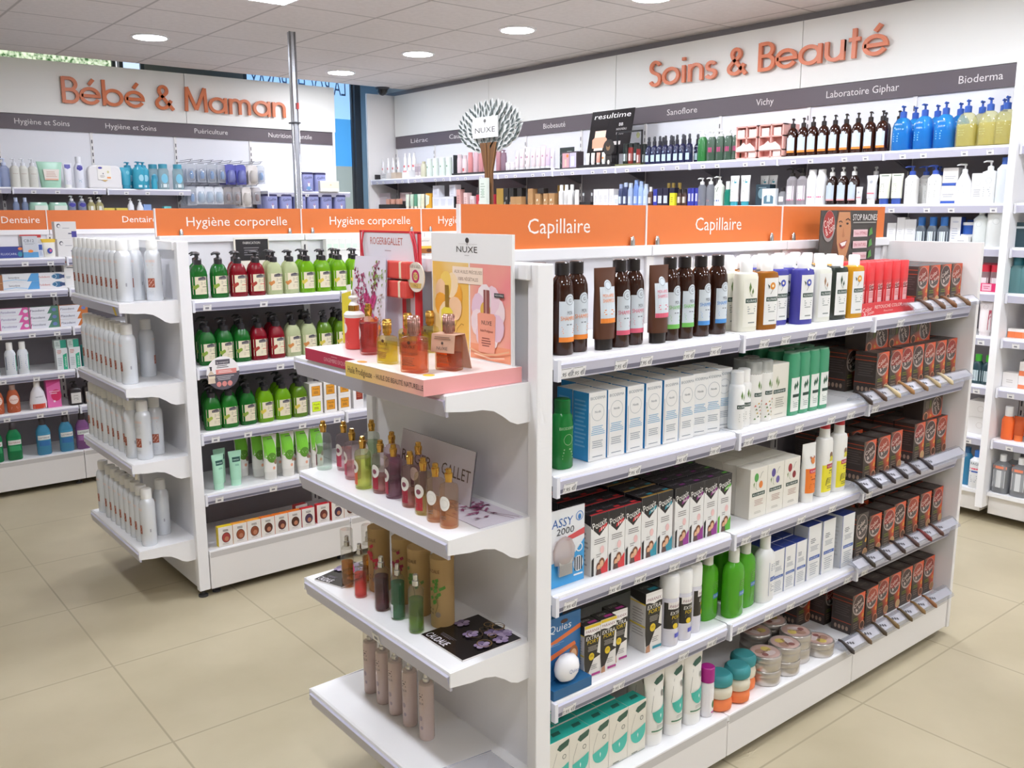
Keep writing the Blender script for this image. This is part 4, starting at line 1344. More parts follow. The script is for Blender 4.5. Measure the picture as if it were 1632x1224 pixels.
def dropart(w, h, k=1.):
    return [('r', -w * .5, 0, -w * .49, h, M('#b9b5a8', .5)), ('p', [(-w * .1, h * .84), (w * .05, h * .78), (w * .42, h * .83), (w * .48, h * .90), (w * .46, h * .95), (0, h * .90)], LOGO), ('k', [(-w * .32, h * .42), (-w * .28, h * .56), (-w * .10, h * .78)], .0008, M('#6a6a60', .5)),
            ('p', [(-w * .34, h * .42)] + [(w * .06 + w * .40 * math.cos(a), h * .40 + h * .20 * math.sin(a)) for a in [PI + PI * j / 12 for j in range(13)]] + [(w * .46, h * .53), (w * .2, h * .48)], M('#4cc0ae', .45)), ('p', [(w * .02, h * .36), (w * .05, h * .40), (w * .08, h * .36), (w * .05, h * .30)], M('#eef4ee', .5)),
            ('g', w * .24, h * .66, w * .09, .0014, M('#5a6058', .5)), ('l', -w * .3, h * .02, w * .1, h * .05, 1, M('#3a4a44', .5)), ('r', -w * .3, h * .012, w * .46, h * .018, M('#5a8a7a', .5))]


p = carton('teal_topped_carton', .070, .050, .148, CRM, dropart(.070, .148), [('l', -.04, .03, -.01, .11, 6, M('#b9b5a8', .5))], top=TL, topart=[('p', [(-.005, .018), (.022, .018), (.026, .032), (0, .032)], M('#2f6a5e', .5))])
x = [0.06, 0.119, 0.187, 0.257, 0.324, 0.391]
row(p, [(q, .04, z) for q in x[1:]], 0, 'cream carton with teal top and drop motif, front row', 'from the end post', 'front teal topped cartons')
row(p, [(q - .006, .094, z) for q in x[1:5]], 0, 'cream carton with teal top, second row', 'from the end post', 'second row teal topped cartons')
row(p, [(q - .01, .148, z) for q in x[1:5]], 0, 'cream carton with teal top, third row', 'from the end post', 'third row teal topped cartons')
p = tube_up('drop_motif_tube', .064, .044, .205, M('#edeae2', .35), CAPW, .034, [q for q in [('p', [(-.008, .178), (.0, .170), (.026, .176), (.031, .184), (.028, .192), (.004, .186)], LOGO), ('k', [(-.022, .10), (-.018, .125), (-.008, .165)], .0008, M('#6a6a60', .5)), ('p', [(-.022, .098)] + [(.005 + .025 * math.cos(a), .098 + .034 * math.sin(a)) for a in [PI + PI * j / 12 for j in range(13)]] + [(.030, .116), (.012, .106)], M('#4cbcab', .45)), ('p', [(.004, .086), (.0065, .093), (.009, .086), (.0065, .078)], M('#eef4ee', .5)), ('c', .018, .145, .005, .009, M('#9a9a94', .5)), ('r', -.022, .042, .026, .046, M('#5a8a6a', .5)), ('l', -.010, .05, .022, .060, 3, M('#b9b9b0', .5))]], topw=.078, capr=.92)
x = [0.461, 0.533, 0.624]
row(p, [(q, .05, z) for q in x], -.05, 'white tube with teal drop motif, front row', 'from the teal topped cartons', 'front drop motif tubes')
row(p, [(q + .012, .12, z) for q in x], -.05, 'white tube with teal drop motif, second row', 'from the teal topped cartons', 'rear drop motif tubes')
p = bottle('roll_on', [(.019, .017, 0), (.0215, .019, .004), (.0215, .019, .098), (.018, .017, .108)], M('#f0ecee', .3), labels=[('r', -.008, .012, .018, .088, M('#f6f4f4', .4)), ('l', -.005, .055, .016, .075, 3, M('#c75a9a', .5)), ('c', .006, .038, .006, .012, M('#4a7a4a', .5)), ('r', -.002, .012, .017, .017, M('#b8368c', .45))], caps=[('cap', M('#ad1f86', .35), capf(.0205, .106, .150))])
put(p, ([0.69][0], .045, z), 0, 'small white roll-on bottle with magenta cap')
for nm_, hx in (('teal', '#3a8f92'), ('ivory', '#dcd3bd'), ('orange', '#f0824a')):
    pj_ = Proto(nm_ + '_puck', 'soap puck')
    m_, _, _, _ = noisy('solid_soap_' + nm_, hx, hx, 60, .55, .25)
    mb = MB()
    mb.loft([(.030, .030, 0), (.0375, .0375, .006), (.039, .039, .018), (.0375, .0375, .029), (.030, .030, .036)], m_, 28)
    pj_.part('puck', mb)
    PA[nm_ + '_puck'] = pj_
x = [0.741, 0.82, 0.903]
yy = (.05, .055, .065)
for i, q in enumerate(x):
    for j, nm_ in enumerate(('orange', 'ivory', 'teal')):
        put(PA[nm_ + '_puck'], (q, yy[i], z + .0365 * j), 0, nm_ + (' soap puck at the foot' if j == 0 else ' soap puck in the middle' if j == 1 else ' soap puck on top') + ' of the ' + ORD[i] + ' stack from the roll-on')
tn = Proto('balm_tin', 'tin')
mb = MB()
ALU = M('#c9c3bd', .3, .85)
mb.loft([(.046, .046, 0), (.048, .048, .003), (.048, .048, .026), (.0465, .0465, .028), (.0495, .0495, .029), (.0495, .0495, .043), (.047, .047, .046)], ALU, 36)
tn.part('tin', mb)
mb = MB()
art(mb, lambda s, u, e: (s, u, .046 + e), [('c', 0, 0, .044, .044, M('#c9a99f', .4)), ('c', -.012, .012, .018, .014, M('#b08a78', .45)), ('c', .014, .010, .014, .016, M('#d8c069', .45)), ('c', .004, -.016, .020, .012, M('#d9c8c4', .45)), ('c', -.018, -.012, .010, .010, M('#96605a', .45)), ('t', .002, -.004, .009, 'BAUME', .04, 0, M('#6a4a48', .5)), ('g', 0, 0, .046, .002, M('#d8d2cc', .3, .6))])
tn.part('lid_print', mb)
spots_ = [((1217, 1080), 2), ((1242, 1068), 2), ((1268, 1052), 2), ((1296, 1040), 1), ((1202, 1040), 2), ((1231, 1022), 2)]
pts_ = [(0.987, 0.065), (1.072, 0.067), (1.165, 0.07), (1.258, 0.065), (1.078, 0.164), (1.183, 0.173)]
names_ = ('stack closest to the soap pucks', 'second stack along the front', 'third stack along the front', 'lone tin at the right end', 'rear stack on the left', 'rear stack on the right')
for i, (q, (_, n)) in enumerate(zip(pts_, spots_)):
    for j in range(n):
        put(tn, (q[0], q[1], z + .0465 * j), 1.2 * i, 'round metal balm tin, ' + (names_[i] if n == 1 else ('upper' if j else 'lower') + ' one of the ' + names_[i]))
# ------------------------------------------------------------------ end unit, top shelf: two counter displays
z = 1.217
CREAM = M('#f3e7e4', .4)
PINK = M('#efa7a4', .42)
blend = D.materials.new('tray_yellow_to_pink')
blend.use_nodes = True
bn = blend.node_tree
bb_ = bn.nodes['Principled BSDF']
btc = bn.nodes.new('ShaderNodeTexCoord'); bsp = bn.nodes.new('ShaderNodeSeparateXYZ')
bmr = bn.nodes.new('ShaderNodeMapRange'); bmr.inputs[1].default_value = .34; bmr.inputs[2].default_value = .03
brp = bn.nodes.new('ShaderNodeValToRGB')
brp.color_ramp.elements[0].color = (*lin('#f0cf6e'), 1); brp.color_ramp.elements[1].color = (*lin('#f2aeab'), 1)
bn.links.new(btc.outputs['Object'], bsp.inputs[0]); bn.links.new(bsp.outputs[1], bmr.inputs[0]); bn.links.new(bmr.outputs[0], brp.inputs[0]); bn.links.new(brp.outputs[0], bb_.inputs['Base Color'])
t = thing('oil_display', 'counter display with yellow and pink perfumed oil poster and tray', 'display', (-.003, .0, z + .0006))
mb = MB()
mb.box(-.262, -.005, .045, .362, 0, .034, PINK, front=PINK, left=blend, top=CREAM)
fx = lambda s, u, e: (-.262 - e, .2035 - s, u)
art(mb, fx, [('R', -.095, .018, .016, 'Huile Prodigieuse', .105, 0, M('#6a5440', .5)), ('t', .062, .012, .011, '- HUILE DE BEAUTÉ NATURELLE', .19, 0, M('#5c4a48', .5))], .0004)
art(mb, topside(.034), [('R', -.232, .135, .012, 'Nuxe florale', .045, -PI / 2, M('#9a5a54', .5)), ('c', -.222, .085, .012, .014, M('#ecc23c', .5)), ('c', -.24, .325, .010, .016, M('#e9a33a', .5)), ('r', -.262, .10, -.15, .30, M('#f6eee6', .4))], .0004)
mb.build('tray', t, bevel=.0008)
mb = MB()
mb.box(-.024, -.016, .055, .357, .034, .318, M('#f0efee', .35))
bx = lambda s, u, e: (-.024 - e, .206 - s, u)
YEL = D.materials.new('oil_poster_gold'); YEL.use_nodes = True
PNK = D.materials.new('oil_poster_rose'); PNK.use_nodes = True
for mm, ca, cb in ((YEL, '#f5e0b0', '#eebd5c'), (PNK, '#f08f92', '#f2b49a')):
    n_ = mm.node_tree; b_ = n_.nodes['Principled BSDF']; tc_ = n_.nodes.new('ShaderNodeTexCoord'); nz_ = n_.nodes.new('ShaderNodeTexNoise'); nz_.inputs['Scale'].default_value = 7; rp_ = n_.nodes.new('ShaderNodeValToRGB')
    rp_.color_ramp.elements[0].color = (*lin(ca), 1); rp_.color_ramp.elements[1].color = (*lin(cb), 1); rp_.color_ramp.elements[0].position = .35; rp_.color_ramp.elements[1].position = .65
    n_.links.new(tc_.outputs['Object'], nz_.inputs['Vector']); n_.links.new(nz_.outputs[0], rp_.inputs[0]); n_.links.new(rp_.outputs[0], b_.inputs['Base Color']); b_.inputs['Roughness'].default_value = .35
TX = M('#4a4442', .5)


def petals(cx, cy, r, cols, n=7, k=.62):
    o = []
    for i in range(n):
        a = 2 * PI * i / n + .3
        ca, sa = math.cos(a), math.sin(a)
        q = [(.55 + .47 * math.cos(2 * PI * j / 12), .40 * k / .62 * math.sin(2 * PI * j / 12) * (1 - .25 * math.cos(2 * PI * j / 12 + PI))) for j in range(12)]
        o.append(('p', [(cx + r * (u * ca - v * sa), cy + r * 1.2 * (u * sa + v * ca)) for u, v in q], cols[i % len(cols)]))
    return o


f = [('r', -.147, .038, -.004, .252, YEL), ('r', .001, .038, .147, .252, PNK), ('r', .001, .038, .147, .072, M('#f0a07c', .4)),
     ('t', -.01, .276, .014, 'NUXE', .078, 0, TX), ('c', -.008, .303, .007, .006, TX), ('k', [(-.008, .292), (-.008, .303)], .0016, TX), ('l', -.02, .268, .004, .270, 1, M('#9a9490', .5)), ('r', -.04, .2945, .03, .2953, M('#cfcac8', .5)),
     ('r', -.065, .205, .05, .243, M('#f7e2cf', .4)), ('t', -.005, .228, .008, 'AUX HUILES PRÉCIEUSES', .105, 0, M('#8a6a4a', .5)), ('t', -.005, .212, .008, '100% VÉGÉTALES', .075, 0, M('#8a6a4a', .5))]
f += petals(-.082, .165, .055, [M('#f0a83c', .45), M('#f7dcb2', .45), M('#f4d06a', .45), M('#f3c9a0', .45)], 8)
f += petals(.068, .135, .062, [M('#f4dfe2', .45), M('#efd0da', .45), M('#f7eaea', .45), M('#e9c9da', .45)], 8) + [('c', .06, .15, .018, .02, M('#e9b95a', .45))]
f += [('p', [(-.110, .062), (-.110, .138), (-.098, .146), (-.074, .146), (-.064, .138), (-.064, .062)], M('#ecd94e', .35)), ('r', -.094, .146, -.079, .198, M('#c9a04c', .3, .6)), ('t', -.087, .122, .009, 'NUXE', .03, 0, TX), ('t', -.087, .104, .006, 'Huile Prodigieuse', .042, 0, M('#7a6a2a', .5)), ('l', -.104, .075, -.07, .095, 3, M('#8a7a3a', .5)), ('k', [(-.062, .062), (-.045, .10), (-.030, .112), (-.02, .110)], .0022, M('#b98a3c', .45))]
f += [('p', [(.036, .055), (.032, .140), (.040, .144), (.092, .144), (.098, .138), (.094, .055)], M('#f0a48c', .35)), ('r', .055, .144, .076, .196, M('#b8706c', .3, .5)), ('r', .062, .144, .066, .196, M('#e9c4bc', .3, .5)), ('t', .066, .118, .010, 'NUXE', .036, 0, TX), ('t', .066, .102, .006, 'Huile Prodigieuse', .046, 0, M('#8a4a44', .5)), ('l', .046, .068, .084, .09, 4, M('#9a5a50', .5)), ('r', .094, .182, .128, .191, M('#3a3c40', .4)), ('t', .111, .1845, .0045, 'NOUVEAU', .028, 0, M('#f0eeea', .4))]
f += [('k', [(.004, .060), (.05, .050), (.10, .055), (.146, .066)], .004, M('#e9b48c', .4)), ('k', [(.02, .05), (.08, .044), (.13, .05)], .003, M('#f6cdb0', .4))]
art(mb, bx, f, .0004)
mb.build('poster', t, bevel=.0006)
mb = MB()
mb.box(-.016, -.006, .1, .3, .034, .2, M('#e6e4e2', .5))
mb.build('stand', t)


def oilbottle(glass, liq, cap, w=.052, d=.030, h=.072, level=.9, caph=.036, capr=.0115):
    p = Proto('oil_bottle', 'perfume bottle')
    mb = MB()
    q = lambda k: (w / 2 * k, d / 2 * k)
    mb.loft([(*q(.96), 0, 7), (*q(1), .003, 7), (*q(1), h - .006, 7), (*q(.9), h, 5), (.012, .011, h + .003, 2)], G(glass, .06, .02), 28)
    art(mb, onbody([(w / 2, d / 2, 0, 7), (w / 2, d / 2, h, 7)]), [('t', 0, h * .70, .008, 'NUXE', w * .6, 0, M('#5a3a2c', .5)), ('c', 0, h * .86, .004, .0035, M('#5a3a2c', .5)), ('t', 0, h * .54, .006, 'Huile Prodigieuse', w * .8, 0, M('#8a5a44', .5)), ('l', -w * .36, h * .2, w * .3, h * .46, 5, M('#8a5a44', .5))], .0006)
    p.part('bottle', mb)
    mb = MB()
    mb.loft([(*q(.90), .005, 7), (*q(.92), h * level - .008, 7)], G(liq, .14, .05, .6), 28)
    p.part('oil', mb)
    mb = MB()
    n = 20
    for k in range(1):
        mb.loft([(capr * .8, capr * .8, h + .003), (capr * .8, capr * .8, h + .006), (capr, capr, h + .007), (capr, capr, h + .007 + caph), (capr * .85, capr * .85, h + .009 + caph)], cap, 24)
    for k in range(n):
        a = 2 * PI * k / n
        mb.tube([(capr * math.cos(a), capr * math.sin(a), h + .008), (capr * math.cos(a), capr * math.sin(a), h + .005 + caph)], .0009, cap, 4)
    p.part('cap', mb)
    return p


zt = z + .0350
RG = ROSEGOLD
gold_s = oilbottle('#f4ecb0', '#f2e04a', GOLD, .046, .028, .060, .95, .030, .0095)
rose = oilbottle('#f0c4a8', '#f0a27c', RG, .056, .034, .074, .96, .036, .0125)
amb = oilbottle('#ecc9a4', '#e8814c', RG, .056, .034, .074, .62, .036, .0125)
b = [(-0.211, 0.267), (-0.228, 0.133), (-0.154, 0.112), (-0.106, 0.345), (-0.038, 0.353)]
put(gold_s, (*b[0], zt), WW + .25, 'small yellow oil bottle with ribbed gold cap at the tray front')
put(rose, (*b[1], zt), WW + .30, 'large peach oil bottle with ribbed rose gold cap at the tray corner')
o_ = put(amb, (*b[2], zt), WW + .32, 'half empty orange oil bottle wearing a kraft neck card')
put(gold_s, (*b[3], zt), WW + .1, 'gold capped oil bottle behind the large peach bottle')
put(gold_s, (*b[4], zt), WW, 'gold capped oil bottle against the yellow poster')
KR = M('#cfa58c', .6)
mb = MB()
hT = .0785
prof = [(-.0245, .040), (-.0225, .058), (-.0200, hT), (.0180, hT), (.042, .0), (.0405, 0), (.0168, hT - .0014), (-.0190, hT - .0014), (-.0212, .058), (-.0232, .040)]
mb.prism(prof, -.030, .030, KR)
art(mb, lambda s, u, e: (s, -.0252 + .0025 * (u - .04) / .02 - e, u), [('t', 0, .046, .007, 'NUXE', .028, 0, TX), ('c', 0, .060, .003, .003, TX), ('l', -.022, .066, .022, .074, 2, M('#8a6a58', .5))], .001)
kc = mb.build('neck_card', None, (*b[2], zt), WW + .32)
# the card saddles the shoulder of the bottle
tag(kc, 'kraft paper card folded over the shoulder of the orange oil bottle', 'card')

# the red and white display on the left half
CRIM = M('#c33a57', .42)
CORAL = M('#e24a44', .42)
t = thing('ginger_display', 'counter display with flower picture, pink tray and shopping bag sleeve', 'display', (-.003, .0, z + .0006))
mb = MB()
mb.box(-.222, -.005, .372, .64, 0, .030, M('#f4dfe0', .4), left=CRIM, front=CRIM)
art(mb, lambda s, u, e: (-.222 - e, .506 - s, u), [('t', .02, .008, .010, 'GINGEMBRE EXQUIS', .11, 0, M('#f0b9c0', .5)), ('l', .0, .021, .04, .024, 1, M('#eab0b8', .5))], .0004)
mb.build('tray', t, bevel=.0008)
mb = MB()
mb.box(-.030, -.024, .405, .675, .030, .315, M('#ece9ef', .35))
mb.box(-.031, -.0235, .400, .406, .030, .317, RED).box(-.031, -.0235, .674, .680, .030, .317, RED).box(-.031, -.0235, .40, .68, .315, .320, RED)
bx = lambda s, u, e: (-.030 - e, .54 - s, u)
f = [('t', -.010, .285, .019, 'ROGER&GALLET', .155, 0, M('#c9685c', .5)), ('l', -.02, .268, .02, .272, 1, M('#b9a0a4', .5)), ('r', .07, .03, .135, .19, M('#8a837c', .5)), ('r', .06, .03, .078, .20, RED), ('r', .098, .03, .118, .19, M('#dad4dc', .45)), ('r', .118, .03, .135, .2, RED)]
art(mb, bx, f, .0004)
mb.build('back_card', t)
mb = MB()
for q in ((.42, .405), (.432, .413), (.655, .66)):
    mb.tube([(-.034, q[0], .318), (-.040, q[1] - .005, .285), (-.042, q[1] - .015, .245), (-.040, q[1] - .02, .215)], .0028, M('#c8283a', .5), 6)
mb.build('ribbon', t)
mb = MB()
mb.loft([(.036, .036, -.0015), (.036, .036, .0015)], M('#efe6d6', .4), 32)
art(mb, lambda s, u, e: (s, u, .0015 + e), [('c', 0, .002, .016, .016, M('#c42a68', .45)), ('c', 0, .002, .010, .010, M('#e0c07a', .45)), ('R', 0, .002, .012, 'RG', .014, 0, M('#8a5a2a', .5)), ('R', -.002, .026, .008, 'ROGER & GALLET', .05, 0, M('#7a6a58', .5)), ('p', [(-.026, -.014), (.026, -.014), (.022, -.026), (-.022, -.026)], M('#d8b86a', .45)), ('R', 0, -.02, .007, '1862', .02, 0, M('#8a6a2a', .5))], .0004)
o = mb.build('medallion', t, (-.046, .392, .212))
o.rotation_euler = (PI / 2, 0, WW)
for k, (zz, yy) in enumerate(((.205, .462), (.158, .468))):
    mb = MB()
    mb.box(-.058, -.031, yy - .045, yy + .075, zz, zz + .042, M('#e4574f', .4))
    mb.box(-.0588, -.031, yy - .024, yy - .010, zz - .0004, zz + .0426, M('#f0dcc0', .45))
    mb.build('wrapped_soap', t, bevel=.004)
mb = MB()
pic = lambda s, u, e: (-.085 - e + .10 * (u - .03), .575 - s, u)
mb.add([pic(-.095, .03, 0), (pic(.095, .03, 0)), pic(.075, .255, 0), pic(-.075, .255, 0)], [[0, 1, 2, 3]], M('#e6dfe9', .4))
mb.add([pic(-.095, .03, -.004), (pic(.095, .03, -.004)), pic(.075, .255, -.004), pic(-.075, .255, -.004)], [[3, 2, 1, 0]], M('#e6dfe9', .4))
rnd = random.Random(3)
fl = []
magenta = [M(c, .5) for c in ('#a02a5c', '#c2427c', '#8a3450', '#b8597f', '#7a2e44')]
for br in ([(-.045, .11), (-.05, .15), (-.055, .19), (-.060, .225)], [(.0, .12), (.02, .16), (.03, .2), (.035, .245)], [(-.02, .1), (-.03, .14), (-.02, .18), (-.035, .21)]):
    fl.append(('k', br, .002, M('#6a4a3a', .5)))
    for k in range(55):
        j = rnd.randrange(len(br) - 1)
        tt = rnd.random()
        cx = br[j][0] + (br[j + 1][0] - br[j][0]) * tt + rnd.gauss(0, .011 * (1.15 - (br[j][1] - .1) * 5))
        cy = br[j][1] + (br[j + 1][1] - br[j][1]) * tt
        a = rnd.random() * 6.3
        r = rnd.uniform(.003, .007)
        fl.append(('p', [(cx + r * math.cos(a), cy + r * math.sin(a)), (cx + r * .7 * math.cos(a + 2), cy + r * .7 * math.sin(a + 2)), (cx + r * math.cos(a + 3.6), cy + r * math.sin(a + 3.6)), (cx + r * .5 * math.cos(a + 5), cy + r * .5 * math.sin(a + 5))], rnd.choice(magenta)))
for k in range(14):
    cx, cy = rnd.uniform(-.02, .035), rnd.uniform(.105, .155)
    fl += petals(cx, cy, .012, [magenta[1], magenta[0]], 5)
fl += petals(.012, .085, .028, [M('#f5e9d8', .5), M('#f0c9a0', .5)], 6) + petals(.045, .072, .030, [M('#ee8433', .5), M('#e05a2a', .5), M('#f3a94a', .5)], 6) + petals(.02, .055, .026, [M('#c8372c', .5), M('#e2632c', .5)], 6)
for k in range(30):
    cx, cy = rnd.gauss(.03, .02), rnd.gauss(.20, .012)
    fl.append(('p', [(cx, cy), (cx + .004, cy + .010), (cx - .003, cy + .008)], M('#8aa04a', .5)))
for k in range(50):
    cx, cy = rnd.gauss(.066, .006), rnd.uniform(.05, .16)
    fl.append(('p', [(cx, cy), (cx + .003, cy + .008), (cx - .003, cy + .005)], M(('#8a8a5a', '#9a6a6a', '#c9b0a0')[k % 3], .5)))
art(mb, pic, fl, .0003)
mb.build('flower_picture', t)
mb = MB()
mb.add([(-.105, .655, .03), (-.10, .615, .03), (-.085, .640, .165), (-.085, .69, .155)], [[0, 1, 2, 3]], M('#e4cf3c', .45))
mb.add([(-.085, .66, .16), (-.085, .64, .165), (-.082, .645, .182), (-.082, .672, .178)], [[0, 1, 2, 3]], M('#efe9e2', .45))
mb.build('side_flap', t)
p = Proto('body_lotion', 'bottle')
mb = MB()
sec = [(.0225, .0225, 0), (.024, .024, .002), (.0245, .0245, .078)]
mb.loft(sec, CORAL, 28)
art(mb, onbody(sec), [('c', -.004, .052, .010, .013, M('#f3e9e4', .45)), ('k', [(-.004, .064), (-.002, .076)], .003, M('#f3e9e4', .45)), ('l', -.012, .012, .012, .02, 2, M('#f0b0a8', .5))], curved=.01)
p.part('body', mb)
mb = MB()
mb.loft([(.0245, .0245, .078), (.0255, .0255, .086), (.020, .020, .092), (.012, .012, .094)], CAPW, 28)
p.part('collar', mb)
mb = MB()
mb.loft([(.0135, .0135, .094), (.0135, .0135, .108)], GOLD, 24)
p.part('gold_ring', mb)
mb = MB()
mb.loft([(.0125, .0125, .108), (.010, .010, .114), (.006, .006, .117), (.0055, .0055, .121), (.012, .012, .124), (.013, .013, .128), (.010, .010, .131)], CAPW, 24)
p.part('pump', mb)
b = [(-0.138, 0.54), (-0.158, 0.436)]
put(p, (*b[0], z + .0312), WW, 'coral lotion bottle with white pump and gold ring on the pink tray')


def cologne(glass, liq, lab, level=.55, h=.098, r=.021, cap=GOLD, strip=None, name='cologne_bottle', liqop=.35):
    p = Proto(name, 'perfume bottle')
    sec = [(r * .94, r * .94, 0), (r, r, .003), (r, r, h - .012), (r * .9, r * .9, h - .004), (r * .5, r * .5, h), (r * .36, r * .36, h + .003)]
    mb = MB()
    mb.loft(sec, G(glass, .05, .02), 28)
    p.part('bottle', mb)
    mb = MB()
    mb.loft([(r * .92, r * .92, .006), (r * .92, r * .92, h * level)], G(liq, liqop * .3, .03, .55), 28)
    p.part('perfume', mb)
    if lab:
        mb = MB()
        its = []
        if strip:
            its.append(('r', -r * .45, h * .12, r * .45, h * .62, M(strip, .45)))
        its += [('c', 0, h * .58, .0125, .0165, M(lab, .45)), ('g', 0, h * .58, .009, .0007, M('#d9d4cc', .5)), ('l', -.008, h * .20, .008, h * .30, 2, M('#8a7a74', .5))]
        if strip:
            its.append(('c', 0, h * .57, .006, .006, M('#8a4a5a', .5)))
        art(mb, onbody(sec), its, .0005, curved=r * .25)
        p.part('label', mb)
    mb = MB()
    c = r * .38
    mb.loft([(c, c, h + .003), (c, c, h + .011), (c * 1.15, c * 1.15, h + .013), (c * 1.15, c * 1.15, h + .022), (c * .85, c * .85, h + .024), (c * .85, c * .85, h + .031), (c * .6, c * .6, h + .033)], cap, 18)
    p.part('spray_cap', mb)
    return p


p = cologne('#e6c8c0', '#d94a48', '#f1ece6', .85, .088, .0225, liqop=.6)
put(p, (*b[1], z + .0312), WW - .5, 'red perfume bottle with gold spray next to the coral lotion')

# second shelf of the end unit: colognes in a slanting line
z = .9095
cl = [cologne('#f0f5f0', '#e9f2ec', '#efe9e2', .68, strip='#6a2432', liqop=.12), cologne('#f2e6e8', '#f0d4d8', '#efe9e2', .6, strip='#c0405a', liqop=.2), cologne('#f2e2e2', '#e8c0c4', '#efe6de', .45, strip='#b03a50', liqop=.3),
      cologne('#eef2c8', '#dfe58a', '#f0ece0', .8, strip='#d8603c', liqop=.4), cologne('#e4ece0', '#c2d4b8', '#f1eee6', .75, liqop=.3), cologne('#eedcdc', '#d9a4a0', '#f3f0ea', .45, strip='#a01f34', liqop=.4),
      cologne('#e8d8e0', '#c49cb0', '#f3f0ea', .5, strip='#a82a40', liqop=.45), cologne('#f0dcd6', '#e6b4ac', '#f3f0ea', .4, strip='#9c2438', liqop=.4), cologne('#f0e8cc', '#e6d49c', '#f3f0ea', .5, strip='#b8333c', liqop=.35),
      cologne('#f2e0d0', '#e9c4a4', '#f3f0ea', .5, liqop=.35), cologne('#f3e0cc', '#e8b98c', '#f3f0ea', .55, liqop=.4), cologne('#ead4dc', '#c08aa4', '#f1eee6', .7, liqop=.45)]
q = [(-0.163, 0.681), (-0.124, 0.641), (-0.148, 0.554), (-0.169, 0.465), (-0.057, 0.61), (-0.154, 0.406), (-0.151, 0.351), (-0.157, 0.27), (-0.164, 0.205), (-0.17, 0.148), (-0.171, 0.096), (-0.087, 0.461), (-0.094, 0.33)]
rows_ = [(0, 0, 'clear cologne bottle with dark red strip at the left end of its shelf'), (1, 1, 'pale pink cologne bottle just right of the clear one'), (2, 2, 'blush cologne bottle between the pale pink and the lime one'), (3, 3, 'lime green cologne bottle standing near the shelf edge'), (4, 4, 'pale green cologne bottle behind the lime one'),
         (5, 5, 'rose cologne bottle with red strip right of the lime one'), (6, 6, 'mauve cologne bottle with half hidden white seal'), (7, 7, 'pink and red striped cologne bottle in the middle of the line'), (8, 8, 'straw coloured cologne bottle with red strip'), (9, 9, 'peach cologne bottle second from the right end of the line'),
         (10, 10, 'amber cologne bottle at the right end of the line'), (11, 11, 'mauve cologne bottle in the back row behind the rose one'), (12, 11, 'plum tinted cologne bottle before the lettered white board')]
for i, k, lab in rows_:
    put(cl[k], (*q[i], z), WW + random.uniform(-.5, .3) + (.5 if i > 7 else 0), lab)
t = thing('brand_board', 'white board lettered ROGER & GALLET leaning on the back panel', 'sign', (-.03, .32, z + .0006))
mb = MB()
pl_ = lambda s, u, e: (-.035 - e + .16 * u, -s, u)
for e in (0, -.004):
    mb.add([pl_(-.155, 0, e), pl_(.155, 0, e), pl_(.155, .13, e), pl_(-.155, .13, e)], [[0, 1, 2, 3] if e == 0 else [3, 2, 1, 0]], M('#dfdbe2', .35))
mb.add([pl_(-.155, .13, 0), pl_(.155, .13, 0), pl_(.155, .13, -.004), pl_(-.155, .13, -.004)], [[0, 1, 2, 3]], M('#9a979e', .4))
mb.add([pl_(.155, 0, 0), pl_(.155, 0, -.004), pl_(.155, .13, -.004), pl_(.155, .13, 0)], [[0, 1, 2, 3]], M('#6a676e', .4))
art(mb, pl_, [('t', -.08, .055, .028, 'ROGER', .13, 0, M('#6a5a52', .5)), ('t', .012, .055, .022, '&', .020, 0, M('#6a5a52', .5)), ('t', .088, .055, .030, 'GALLET', .115, 0, M('#6a5a52', .5))], .0004)
mb.build('board', t)
mb = MB()
mb.box(-.130, -.008, -.095, .095, 0, .0012, M('#ddd6e2', .4))
rf = lambda s, u, e: (s, u, .0012 + e)
lv = [M(c, .5) for c in ('#8a3f68', '#a85a84', '#74365a')]
its = [('k', [(-.06, .03), (-.04, -.04), (-.015, -.09)], .002, lv[2]), ('k', [(-.06, .03), (-.05, -.03), (-.03, -.09)], .002, lv[2]), ('k', [(-.10, .03), (-.085, .06), (-.075, .085)], .002, lv[2])]
rnd = random.Random(11)
for k in range(60):
    cx, cy = max(-.12, min(-.022, rnd.gauss(-.060, .020))), max(-.08, min(.08, rnd.gauss(.02, .028)))
    a = rnd.random() * 6.3
    its.append(('p', [(cx + .010 * math.cos(a), cy + .010 * math.sin(a)), (cx + .004 * math.cos(a + 1.6), cy + .004 * math.sin(a + 1.6)), (cx - .010 * math.cos(a), cy - .010 * math.sin(a)), (cx + .004 * math.cos(a + 4.7), cy + .004 * math.sin(a + 4.7))], rnd.choice(lv)))
art(mb, rf, its, .0002)
tag(mb.build('leaflet', None, (0, .135, z + .0006)), 'leaflet printed with lavender sprigs lying flat beside the lettered white board', 'leaflet')

# third shelf
z = .6088


